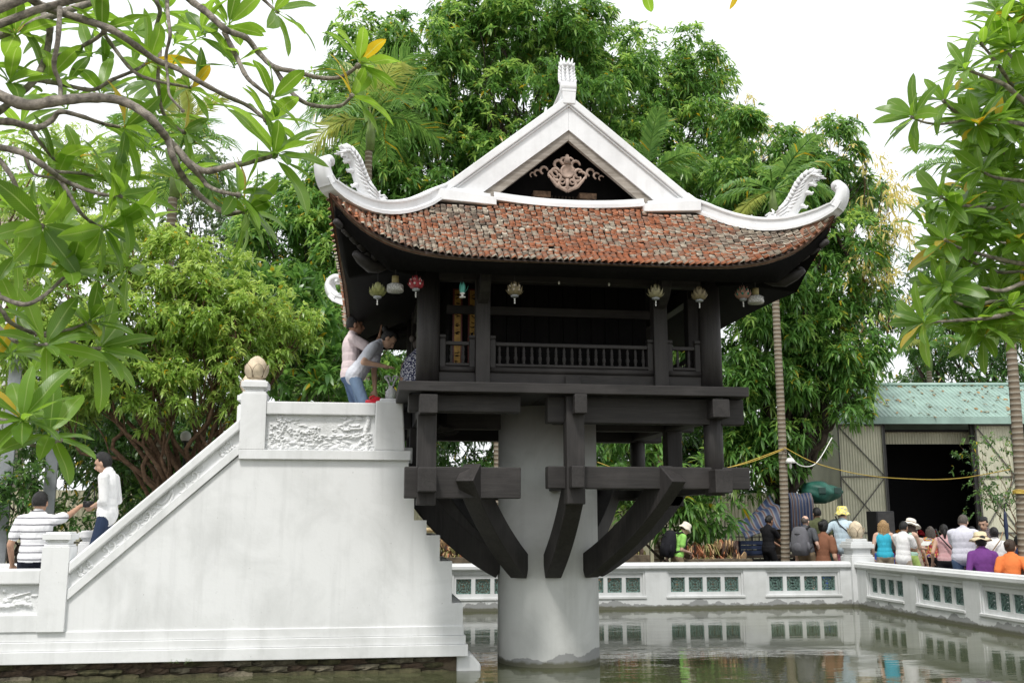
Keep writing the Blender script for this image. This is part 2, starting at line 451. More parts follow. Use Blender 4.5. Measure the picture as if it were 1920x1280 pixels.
def pagoda_base():
    n = 64
    prof = [(0.605, -0.7), (0.605, 0.0), (0.603, 1.2), (0.60, 3.0)]
    MB().lathe(prof, n).build('pillar', M['pillar'], pag)
    # floor slab: edge boards and deck
    h = 1.88
    for (x0, x1, y0, y1, nm) in ((-h, h, -h, -h + 0.14, 'x'), (-h, h, h - 0.14, h, 'x'), (-h, -h + 0.14, -h + 0.142, h - 0.142, 'y'), (h - 0.14, h, -h + 0.142, h - 0.142, 'y')):
        MB().box(x0, x1, y0, y1, FZ - 0.105, FZ).build('floor_edge_board', M['wood_' + nm], pag, 0.008)
    k = 12
    w = (2 * h - 0.3) / k
    for i in range(k):
        x = -h + 0.15 + i * w
        MB().box(x + 0.003, x + w - 0.003, -h + 0.145, h - 0.145, FZ - 0.085, FZ - 0.012).build('floor_plank', M['wood_y'], pag)
    # lower frame: cross beams under the floor and at the strut heads
    def beam(x0, x1, y, z0, z1, th=0.19, mat='wood_x'):
        return MB().box(x0, x1, y - th / 2, y + th / 2, z0, z1).build('beam', M[mat], pag, 0.01)
    def beam_y(y0, y1, x, z0, z1, th=0.19):
        return MB().box(x - th / 2, x + th / 2, y0, y1, z0, z1).build('beam', M['wood_y'], pag, 0.01)
    f = -HC
    beam(-1.795, -0.58, f, 1.86, 2.185)
    beam(-0.29, 1.94, f, 1.965, 2.20, 0.17)
    beam(-1.77, -0.58, f, 2.76, FZ - 0.11)
    beam(-0.29, 1.90, f, 2.66, FZ - 0.11, 0.17)
    for z0, z1 in ((1.9, 2.19), (2.7, FZ - 0.11)):
        beam(-1.9, 1.9, -f, z0, z1)
        beam_y(-1.86, 1.86, -HC, z0 + 0.02, z1 - 0.02); beam_y(-1.86, 1.86, HC, z0 + 0.02, z1 - 0.02)
    # through-beams that show their end grain at the front middle, below the floor and on the hanging post
    beam_y(-1.92, -0.5, 0.02, 2.735, FZ - 0.11, 0.135)
    beam_y(-1.92, -0.5, -0.02, 1.965, 2.19, 0.135)
    beam_y(0.5, 1.9, 0.0, 1.965, 2.19, 0.15)
    beam(-1.88, -0.5, 0.0, 2.0, 2.2, 0.16); beam(0.5, 1.88, 0.0, 2.0, 2.2, 0.16)
    beam(-1.86, -0.5, -0.02, 2.72, 2.93, 0.16); beam(0.5, 1.86, 0.02, 2.72, 2.93, 0.16)
    # hanging posts
    for x, y in ((-0.01, -HC - 0.1), (0.0, HC + 0.02), (-HC - 0.02, 0.0), (HC + 0.02, 0.0)):
        MB().box(x - 0.098, x + 0.098, y - 0.1, y + 0.1, 1.80, FZ - 0.11).build('hanging_post', M['wood'], pag, 0.012)
    # corner columns: one shaft from below the floor to the roof
    for sx in (-1, 1):
        for sy in (-1, 1):
            m = MB()
            z0 = 1.79 if sx < 0 else 1.90
            if sx < 0: m.box(sx * HC - 0.1, sx * HC + 0.1, sy * HC - 0.1, sy * HC + 0.1, z0, FZ - 0.11)
            else: m.lathe([(0.105, z0), (0.105, FZ - 0.11)], 20, (sx * HC, sy * HC, 0))
            m.build('column_foot', M['wood'], pag, 0.008 if sx < 0 else 0)
            MB().lathe([(0.125, FZ), (0.125, FZ + 0.5), (0.118, 4.42)], 24, (sx * HC, sy * HC, 0)).build('column', M['wood'], pag)
    # inner square columns beside each corner bay
    for sx in (-1, 1):
        for sy in (-1, 1):
            MB().box(sx * 0.985 - 0.078, sx * 0.985 + 0.078, sy * HC - 0.078, sy * HC + 0.078, FZ, 4.40).build('column', M['wood'], pag, 0.008)
            if sy < 0 or True:
                MB().box(sx * HC - 0.078, sx * HC + 0.078, sy * 0.985 - 0.078, sy * 0.985 + 0.078, FZ, 4.40).build('column', M['wood'], pag, 0.008)
    # curved struts from the pillar up to the frame
    def strut(p0, p1, w=0.2, h=0.27, sag=0.13):
        p0, p1 = Vector(p0), Vector(p1)
        hor = Vector((p1.x - p0.x, p1.y - p0.y, 0)).normalized()
        side = hor.cross(Vector((0, 0, 1))).normalized()
        rows = []
        N = 14
        ctrl = (p0 + p1) / 2 + hor * 0.16 + Vector((0, 0, -sag))
        for i in range(N + 1):
            t = i / N
            c = p0 * (1 - t) ** 2 + ctrl * 2 * t * (1 - t) + p1 * t * t
            d = ((ctrl - p0) * (1 - t) + (p1 - ctrl) * t).normalized()
            up = side.cross(d).normalized()
            if up.z < 0: up = -up
            rows.append([c + side * (a * w / 2) + up * (b * h / 2) for a, b in ((-1, -1), (1, -1), (1, 1), (-1, 1))])
        # cut the foot upright so that it sits flat on the pillar
        m = MB(); m.strip(rows, 0, False, True)
        o = len(m.v) - 4
        m.f += [(0, 1, 2, 3), (o + 3, o + 2, o + 1, o)]; m.mi += [0, 0]; m.sm += [False, False]
        return m.build('strut', M['wood'], pag, 0.01)
    s = 0.707
    strut((-0.40, -0.44, 1.10), (-1.14, -HC - 0.13, 2.13), sag=0.10)
    strut((0.40, -0.44, 1.10), (1.06, -HC - 0.12, 2.13), sag=0.10)
    strut((-0.06, -0.58, 1.10), (0.0, -HC - 0.05, 2.02), 0.19, sag=0.06)
    strut((-0.58, 0.0, 1.08), (-1.62, 0.0, 2.02), sag=0.10)
    strut((0.58, 0.0, 1.08), (1.62, 0.0, 2.02), sag=0.10)
    strut((0.0, 0.58, 1.08), (0.0, 1.62, 2.02), sag=0.10)
    strut((-0.42, 0.42, 1.1), (-1.2, HC, 2.1)); strut((0.42, 0.42, 1.1), (1.2, HC, 2.1))
pagoda_base()

def railing():
    def bay(p0, p1, nb, post=True):
        p0, p1 = Vector(p0), Vector(p1); d = (p1 - p0); L = d.length; d.normalize()
        rz = math.atan2(d.y, d.x)
        r = link('railing', None, pag, p0, (0, 0, rz)); r.empty_display_size = 0.1
        mt = M['wood_x']
        def bx(nm, x0, x1, y0, y1, z0, z1, bev=0.006): return MB().box(x0, x1, y0, y1, z0, z1).build(nm, mt, r, bev)
        bx('handrail', 0.065, L - 0.065, -0.03, 0.03, 0.435, 0.475)
        for x in (0.0, L - 0.062):
            MB().box(x, x + 0.062, -0.036, 0.036, 0.16, 0.50).box(x + 0.004, x + 0.058, -0.03, 0.03, 0.50, 0.512).box(x - 0.002, x + 0.064, -0.039, 0.039, 0.512, 0.545).build('rail_post', M['wood'], r, 0.006)
        # rounded middle rail, sill and bottom panel
        MB().tube([(0.0, -0.012, 0.175), (L, -0.012, 0.175)], 0.036, 12).build('middle_rail', mt, r)
        bx('sill_rail', 0.063, L - 0.063, -0.035, 0.035, 0.212, 0.24)
        bx('bottom_panel', 0.0, L, -0.018, 0.02, 0.002, 0.145, 0.0)
        bx('base_strip', 0.0, L, -0.03, -0.0185, 0.002, 0.024, 0.0)
        prof = [(0.013, 0.24), (0.02, 0.25), (0.012, 0.258), (0.016, 0.275), (0.0225, 0.305), (0.018, 0.33), (0.0115, 0.342), (0.02, 0.352), (0.0115, 0.362), (0.0175, 0.385), (0.0135, 0.41), (0.01, 0.425), (0.016, 0.435)]
        for i in range(nb):
            x = 0.062 + (L - 0.124) * (i + 0.5 + (0.0)) / nb
            link('baluster', BAL, r, (x, 0, 0))
        if L > 1.5:
            bx('centre_block', L / 2 - 0.085, L / 2 + 0.085, -0.05, -0.031, 0.0, 0.125)
    prof = [(0.013, 0.24), (0.02, 0.25), (0.012, 0.258), (0.016, 0.275), (0.0225, 0.305), (0.018, 0.33), (0.0115, 0.342), (0.02, 0.352), (0.0115, 0.362), (0.0175, 0.385), (0.0135, 0.41), (0.01, 0.425), (0.016, 0.435)]
    BAL = MB().lathe(prof, 10).mesh('baluster', M['wood'])
    y = -HC
    bay((-0.905, y, FZ), (0.905, y, FZ), 19)
    bay((-1.445, y, FZ), (-1.065, y, FZ), 2); bay((1.065, y, FZ), (1.445, y, FZ), 2)
    bay((HC, -0.905, FZ), (HC, 0.905, FZ), 19); bay((HC, -1.445, FZ), (HC, -1.065, FZ), 2); bay((HC, 1.065, FZ), (HC, 1.445, FZ), 2)
    bay((-0.905, -y, FZ), (0.905, -y, FZ), 19); bay((-1.445, -y, FZ), (-1.065, -y, FZ), 2); bay((1.065, -y, FZ), (1.445, -y, FZ), 2)
railing()

def hall():
    # closed inner shrine room of dark boards, with door frames
    m = MB()
    x0, x1, y0, y1 = -1.30, 1.02, -0.95, 1.0
    k = 14
    w = (x1 - x0) / k
    for i in range(k):
        MB().box(x0 + i * w + 0.004, x0 + (i + 1) * w - 0.004, y0, y0 + 0.05, FZ, 4.36).build('wall_board', M['shade_black'], pag)
    MB().box(x0, x1, y0 + 0.052, y1, FZ, 4.36).build('shrine_room', M['shade_black'], pag)
    MB().box(x0 - 0.03, x1 + 0.03, y0 - 0.05, y0 - 0.002, 3.95, 4.05).build('lintel', M['wood_x'], pag, 0.006)
    MB().box(x0 - 0.03, x1 + 0.03, y0 - 0.05, y0 - 0.002, FZ, FZ + 0.14).build('threshold', M['wood_x'], pag, 0.006)
    # tie beams between the columns, under the eaves, all four sides; lintel over the left doorway
    for s in (-1, 1):
        MB().box(-HC, HC, s * HC - 0.06, s * HC + 0.06, 4.19, 4.36).build('tie_beam', M['wood_x'], pag, 0.008)
        MB().box(s * HC - 0.06, s * HC + 0.06, -HC + 0.07, HC - 0.07, 4.19, 4.36).build('tie_beam', M['wood_y'], pag, 0.008)
    MB().box(-HC - 0.05, -HC + 0.05, -0.9, 0.9, 3.88, 3.98).build('door_lintel', M['wood_y'], pag, 0.006)
    # ceiling
    MB().box(-HC - 0.05, HC + 0.05, -HC - 0.05, HC + 0.05, 4.362, 4.40).build('ceiling', M['shade_black'], pag)
    # bracket noses on the front columns
    for s in (-1, 1):
        for yy in (-1, 1):
            poly = [(0.0, 0.0), (-0.10, 0.03), (-0.20, 0.10), (-0.27, 0.19), (-0.275, 0.30), (-0.17, 0.30), (-0.10, 0.27), (0.0, 0.27)]
            m = MB()
            mm = [(yy * (HC + 0.075 - p[0]), 3.93 + p[1]) for p in poly]
            m.prism(mm, s * 0.985 - 0.055, s * 0.985 + 0.055, 0, 'yz')
            m.build('bracket', M['wood'], pag, 0.012)
    # couplet boards hung on the shrine wall
    def couplet(x):
        c = MB().box(-0.055, 0.055, -0.018, 0, -0.55, 0.55).build('couplet_board', m_plain('red_lacquer', (0.10, 0.014, 0.01), 0.35), pag, 0.004)
        c.location = (x, -0.96, 3.70)
        gm = gold
        MB().box(-0.035, 0.035, -0.022, -0.0185, -0.53, 0.53).build('gold_field', gm, c)
        for i in range(9):
            z = 0.46 - i * 0.112
            m = MB(); r = random.Random(i * 7 + int(x * 100))
            for q in range(4):
                a = r.uniform(-0.6, 0.6); l = r.uniform(0.012, 0.026)
                cx, cz = r.uniform(-0.012, 0.012), z + r.uniform(-0.03, 0.03)
                m.bar((cx - l * math.cos(a), -0.024, cz - l * math.sin(a)), (cx + l * math.cos(a), -0.024, cz + l * math.sin(a)), 0.003, 0.009, (0, 0, 1))
            m.build('glyph', M['shade_black'], c)
    gold = m_plain('old_gold_leaf', (0.34, 0.20, 0.045), 0.4, 0.4, var=0.3, scale=20)
    couplet(-1.205); couplet(-1.03)
hall()

# ---------------------------------------------------------------- roof
M['deck'] = m_plain('dark_roof_bedding', (0.035, 0.025, 0.02), 0.95, var=0.3)
A0, A1 = 2.62, 1.46              # half length of a roof side at the eave and at the top
ZE, ZT, LIFT = 4.20, 5.09, 0.585
YE, YT = 2.62, 1.50              # distance of eave / top line from the centre
def roof_pt(u, t, off=0.0):
    """point on the front roof slope (y negative = toward the front): u -1..1 along, t 0 eave..1 top"""
    half = lerp(A0, A1, t)
    y = -lerp(YE, YT, t) + 0.12 * (1 - abs(u) ** 4) * (1 - t)
    z = ZE + (ZT - ZE) * t ** 1.22 + LIFT * abs(u) ** (5.6 - 1.6 * t) * max(0.0, 1 - t) ** 2.1
    z += 0.03 * u * u * t
    return Vector((u * half, y, z + off))
def roof_normal(u, t):
    e = 0.01
    a = roof_pt(min(u + e, 1), t) - roof_pt(max(u - e, -1), t)
    b = roof_pt(u, min(t + e, 1)) - roof_pt(u, max(t - e, 0))
    n = a.cross(b); n.normalize()
    return n if n.z > 0 else -n

def tile_colors(x, t, r):
    g = math.sin(x * 1.9 + 1.0) * 0.5 + math.sin(x * 4.3 + t * 5) * 0.3 + math.sin(t * 7 + x) * 0.3
    q = 0.1 + 0.8 * r.random() + 0.30 * g
    k = r.uniform(0.8, 1.2)
    if q > 0.62: c = (0.44, 0.165, 0.078)
    elif q > 0.42: c = (0.33, 0.175, 0.12)
    elif q > 0.10: c = (0.47, 0.42, 0.345)
    else: c = (0.20, 0.16, 0.13)
    return tuple(min(0.8, v * k) for v in c)

def tile_shape():
    """a flat fish-scale clay tile with a pointed, slightly upturned tip"""
    w, l, h = 0.0265, 0.085, 0.017
    top = [(-w * 0.9, l, 0), (-w, 0.032, 0.0), (-w * 0.62, -0.002, 0.006), (0, -0.026, 0.014), (w * 0.62, -0.002, 0.006), (w, 0.032, 0.0), (w * 0.9, l, 0)]
    v = [(x, y, z + h) for x, y, z in top] + [(x, y, z) for x, y, z in top]
    f = [(0, 1, 2, 3, 4, 5, 6)] + [(i, i + 7, i + 8, i + 1) for i in range(6)]
    return v, f

def roof_tiles():
    tv, tf = tile_shape()
    sides = [('front', 0), ('right', 1), ('back', 2), ('left', 3)]
    tv = np.array(tv)
    rows = 37
    variants = {}
    mats_var = []
    count = 0
    ALLV, ALLC = [], []
    for nm, q in sides:
        rot = Matrix.Rotation(q * PI / 2, 4, 'Z')
        V = []; Fq = []; Fn = []; Cc = []
        nf = 0
        r = random.Random(50 + q)
        objs = []
        for j in range(rows):
            t = (j + 0.0) / rows * 0.985
            half = lerp(A0, A1, t) - 0.03
            if t > 0.9: half = lerp(A0, A1, t) - 0.62 + 0.0    # behind the white plinth of the gable foot
            n = int(2 * half / 0.066)
            for i in range(n):
                x = -half + (i + 0.5 + (0.5 if j % 2 else 0.0)) * 2 * half / n
                if x > half - 0.01: continue
                if r.random() < 0.02: continue
                u = x / lerp(A0, A1, t)
                p = roof_pt(u, t)
                nrm = roof_normal(u, t)
                ax = (roof_pt(min(1, u + 0.01), t) - roof_pt(max(-1, u - 0.01), t)).normalized()
                ay = nrm.cross(ax).normalized()
                wob = r.uniform(-0.16, 0.16)
                ax2 = ax * math.cos(wob) + ay * math.sin(wob); ay2 = nrm.cross(ax2)
                tilt = r.uniform(0.16, 0.30)
                ay3 = (ay2 * math.cos(tilt) - nrm * math.sin(tilt)).normalized(); n3 = ax2.cross(ay3)
                mt = Matrix((ax2, ay3, n3)).transposed()
                p = p + nrm * (0.014 + r.uniform(0, 0.012))
                col = tile_colors(x, t, r)
                if q == 0 and ((j < 3 and abs(u) < 0.93) or (j == 3 and abs(u) < 0.62)):
                    objs.append((p, mt, col)); continue
                w = np.array(mt) @ tv.T
                V.append(w.T + np.array(p)); Cc.append(col)
        if objs:
            # the lowest courses show largest: one object each
            objs.sort(key=lambda o: o[0].z)
            for (p, mt, col) in objs[:290]:
                key = (round(col[0] * 8), round(col[1] * 8))
                if key not in variants:
                    me = MB().add([tuple(a) for a in tv], tf).mesh('roof_tile', M['tile'])
                    at = me.attributes.new('piece', 'FLOAT_COLOR', 'FACE')
                    at.data.foreach_set('color', np.tile(np.array(tuple(col) + (1,), np.float32), len(tf)))
                    variants[key] = me
                o = link('roof_tile', variants[key], pag)
                o.matrix_local = Matrix.Translation(p) @ mt.to_4x4()
            for (p, mt, col) in objs[290:]:
                V.append((np.array(mt) @ tv.T).T + np.array(p)); Cc.append(col)
        V = np.array(V); k = len(V)
        if q: V = (np.array(rot.to_3x3()) @ V.reshape(-1, 3).T).T.reshape(k, -1, 3)
        ALLV.append(V.reshape(-1, 3)); ALLC.append(np.array(Cc)); count += k
        # roof deck below the tiles, layered clay edge, soffit
        rows_ = [[rot @ roof_pt(u, t, -0.004) for u in np.linspace(-1, 1, 41)] for t in np.linspace(0, 1, 9)]
        MB().strip(rows_).build('roof_deck', M['deck'], pag)
        us = np.linspace(-1, 1, 61)
        for li in range(4):
            r0 = []; r1 = []; r2 = []; r3 = []
            for u in us:
                p = roof_pt(u, 0.0)
                th = 0.002 + 0.030 * abs(u) ** 3.5
                z1 = p.z - li * th; z0 = z1 - th * 0.86
                ins = 0.012 + 0.010 * li + 0.016 * li * abs(u) ** 3
                y = p.y + ins; x = p.x * (1 - ins / A0)
                r0.append(rot @ Vector((x, y, z1))); r1.append(rot @ Vector((x, y, z0)))
                r2.append(rot @ Vector((x * 0.93, y + 0.16, z0 + 0.02))); r3.append(rot @ Vector((x * 0.93, y + 0.16, z1 + 0.02)))
            MB().strip([r3, r0, r1, r2], 0, False).build('eave_layer', M['clay_grey'] if li % 2 else M['clay'], pag)
        # dark eave board and soffit behind the tiles
        e0 = []; e1 = []; e2 = []
        for u in us:
            p = roof_pt(u, 0.0); au = abs(u)
            th = 0.012 + 0.105 * au ** 3.5
            zb = 4.085 + max(0.0, au - 0.8) / 0.2 * 0.44
            e0.append(rot @ Vector((p.x * 0.975, p.y + 0.045, p.z - th)))
            e1.append(rot @ Vector((p.x * lerp(0.972, 0.95, 1 - au), p.y + 0.16 - 0.06 * au ** 4, min(zb, p.z - th - 0.03))))
            k2 = HC / A0
            e2.append(rot @ Vector((p.x * lerp(0.972, k2 * 1.04, 1.0), -HC - 0.02, 4.37)))
        mid = [ (a * 0.5 + b * 0.5) + Vector((0, 0, 0.015)) for a, b in zip(e1, e2)]
        MB().strip([e0, e1, mid, e2]).build('soffit', M['shade_black'], pag)
    # the rest of the tiles, all four slopes
    vv = np.concatenate(ALLV); cc = np.concatenate(ALLC); k = len(cc)
    faces = []
    for i in range(k): faces += [tuple(a + i * 14 for a in f) for f in tf]
    me = bpy.data.meshes.new('roof_tiles'); me.from_pydata(vv.tolist(), [], faces); me.materials.append(M['tile'])
    at = me.attributes.new('piece', 'FLOAT_COLOR', 'FACE')
    at.data.foreach_set('color', np.repeat(np.concatenate([cc, np.ones((k, 1))], 1), len(tf), 0).astype(np.float32).ravel())
    o = link('roof_tiles', me, pag); o['kind'] = 'stuff'
    # corner hip rafters with carved nose and a beaded rod
    for q in range(4):
        rot = Matrix.Rotation(q * PI / 2, 4, 'Z')
        pts = [Vector((-HC, -HC, 4.27)), Vector((-1.9, -1.9, 4.22)), Vector((-2.15, -2.15, 4.27)), Vector((-2.36, -2.36, 4.42)), Vector((-2.52, -2.52, 4.60))]
        pp = catmull(pts, 5)
        MB().tube([rot @ p for p in pp], [0.05] * 8 + [0.045] * (len(pp) - 12) + [0.04] * 4, 8).build('hip_rafter', M['shade_black'], pag)
        m = MB()
        rot = rot @ Matrix.Translation((-0.16, -0.16, 0.05))
        m.tube([rot @ p for p in (Vector((-1.88, -1.88, 4.16)), Vector((-1.95, -1.95, 4.13)), Vector((-2.04, -2.04, 4.12)), Vector((-2.13, -2.13, 4.16)), Vector((-2.2, -2.2, 4.2)))], [0.035, 0.06, 0.075, 0.06, 0.03], 10)
        m.ell(rot @ Vector((-2.18, -2.16, 4.215)), (0.035, 0.035, 0.026))
        m.ell(rot @ Vector((-2.0, -2.08, 4.2)), (0.045, 0.045, 0.045))
        m.ell(rot @ Vector((-2.08, -2.0, 4.2)), (0.045, 0.045, 0.045))
        for i in range(5):
            t = i / 5.0
            m.tube([rot @ (Vector((-2.02, -2.02, 4.2)).lerp(Vector((-2.4, -2.4, 4.48)), t + d)) for d in (0, 0.03, 0.15, 0.18)], [0.024, 0.034, 0.034, 0.024], 8)
        m.build('hip_bracket', M['wood'], pag)
    return count
roof_tiles()

def ridge_section(m, pts, w, h, lip=0.018):
    """a plaster ridge: box section with a raised moulded cap along pts"""
    pts = [Vector(p) for p in pts]; rows = []
    for i, p in enumerate(pts):
        d = (pts[min(i + 1, len(pts) - 1)] - pts[max(i - 1, 0)])
        d.normalize()
        side = d.cross(Vector((0, 0, 1)))
        side = side.normalized() if side.length > 0.05 else Vector((0.7, -0.7, 0))
        up = side.cross(d).normalized()
        ww = w[i] if hasattr(w, '__len__') else w; hh = h[i] if hasattr(h, '__len__') else h
        sec = [(-1.25, 0), (-1.25, 0.22), (-0.9, 0.30), (-0.9, 0.74), (-1.12, 0.80), (-1.12, 0.92), (-0.7, 1.0), (0.7, 1.0), (1.12, 0.92), (1.12, 0.80), (0.9, 0.74), (0.9, 0.30), (1.25, 0.22), (1.25, 0)]
        rows.append([p + side * (a * ww / 2) + up * (b * hh) for a, b in sec])
    m.strip(rows, 0, False, True)
    n = 14; o = len(m.v) - n
    s0 = len(m.v) - n * len(rows)
    m.f += [tuple(s0 + i for i in range(n)), tuple(o + n - 1 - i for i in range(n))]; m.mi += [0, 0]; m.sm += [False, False]

def dragon(m, mat, L=0.62):
    """flame-edged dragon finial in a local frame: x along the ridge (outward), z up, y thickness; mat places it"""
    def put(p): return mat @ Vector(p)
    # body: a tapering S that stands on the ridge and curls outward at the top
    sp = catmull([(-0.02, 0, 0.02), (0.075, 0, 0.085), (0.15, 0, 0.175), (0.205, 0, 0.275), (0.25, 0, 0.365), (0.315, 0, 0.43), (0.375, 0, 0.425), (0.375, 0, 0.385)], 5)
    n = len(sp)
    wid = [lerp(0.105, 0.030, (i / (n - 1)) ** 0.8) for i in range(n)]
    for i in range(n - 8, n): wid[i] = 0.028 - 0.004 * ((i - n + 8) / 8)
    rows = []
    for i, p in enumerate(sp):
        d = (sp[min(i + 1, n - 1)] - sp[max(i - 1, 0)]).normalized(); nn = Vector((-d.z, 0, d.x))
        th = lerp(0.055, 0.03, i / (n - 1))
        rows.append([put(p + nn * (math.cos(a) * wid[i]) + Vector((0, math.sin(a) * th, 0))) for a in [2 * PI * k / 10 for k in range(10)]])
    m.strip(rows, 0, True, True)
    # flame scales along the back and hooks along the front
    for i in range(4, n - 6, 2):
        p = sp[i]; d = (sp[i + 1] - sp[i - 1]).normalized(); nn = Vector((-d.z, 0, d.x))
        b = p + nn * wid[i] * 0.75
        tip = b + nn * 0.050 + d * 0.055
        for yy in (-0.02, 0.0, 0.02):
            m.tube([put(b + Vector((0, yy, 0))), put(b + nn * 0.035 + d * 0.02 + Vector((0, yy, 0))), put(tip + Vector((0, yy, 0)))], [0.032, 0.026, 0.006], 6)
        if i % 6 == 4:
            b = p - nn * wid[i] * 0.8
            m.tube([put(b), put(b - nn * 0.03 + d * 0.015), put(b - nn * 0.062 + d * 0.012), put(b - nn * 0.07 + d * 0.035)], [0.028, 0.024, 0.016, 0.008], 6)
        # carved strands on the flanks
        for yy in (-1, 1):
            m.tube([put(p + nn * wid[i] * 0.5 + Vector((0, yy * 0.035, 0))), put(p + Vector((0, yy * 0.046, 0)) + d * 0.05), put(p - nn * wid[i] * 0.4 + d * 0.11 + Vector((0, yy * 0.03, 0)))], [0.008, 0.014, 0.006], 5)
    # head resting on the ridge: snout, brow, jaw, eye, mane
    m.ell(put((-0.085, 0, 0.055)), (0.085, 0.055, 0.05)); m.ell(put((-0.155, 0, 0.035)), (0.06, 0.042, 0.028))
    m.ell(put((-0.19, 0, 0.062)), (0.025, 0.03, 0.02))
    for yy in (-1, 1):
        m.ell(put((-0.095, yy * 0.047, 0.078)), (0.026, 0.016, 0.024))
        m.tube([put((-0.06, yy * 0.04, 0.10)), put((-0.10, yy * 0.045, 0.115)), put((-0.15, yy * 0.04, 0.10))], [0.012, 0.015, 0.006], 6)
        for k in range(4):
            m.tube([put((-0.03, yy * 0.045, 0.02 + 0.028 * k)), put((0.03, yy * 0.058, 0.04 + 0.035 * k)), put((0.10, yy * 0.045, 0.075 + 0.045 * k))], [0.016, 0.014, 0.005], 6)
        m.tube([put((-0.12, yy * 0.045, 0.01)), put((-0.2, yy * 0.052, 0.0)), put((-0.245, yy * 0.05, 0.02))], [0.014, 0.011, 0.004], 6)
    m.tube([put((-0.09, 0, 0.10)), put((-0.075, 0, 0.15)), put((-0.095, 0, 0.175))], [0.02, 0.014, 0.005], 6)

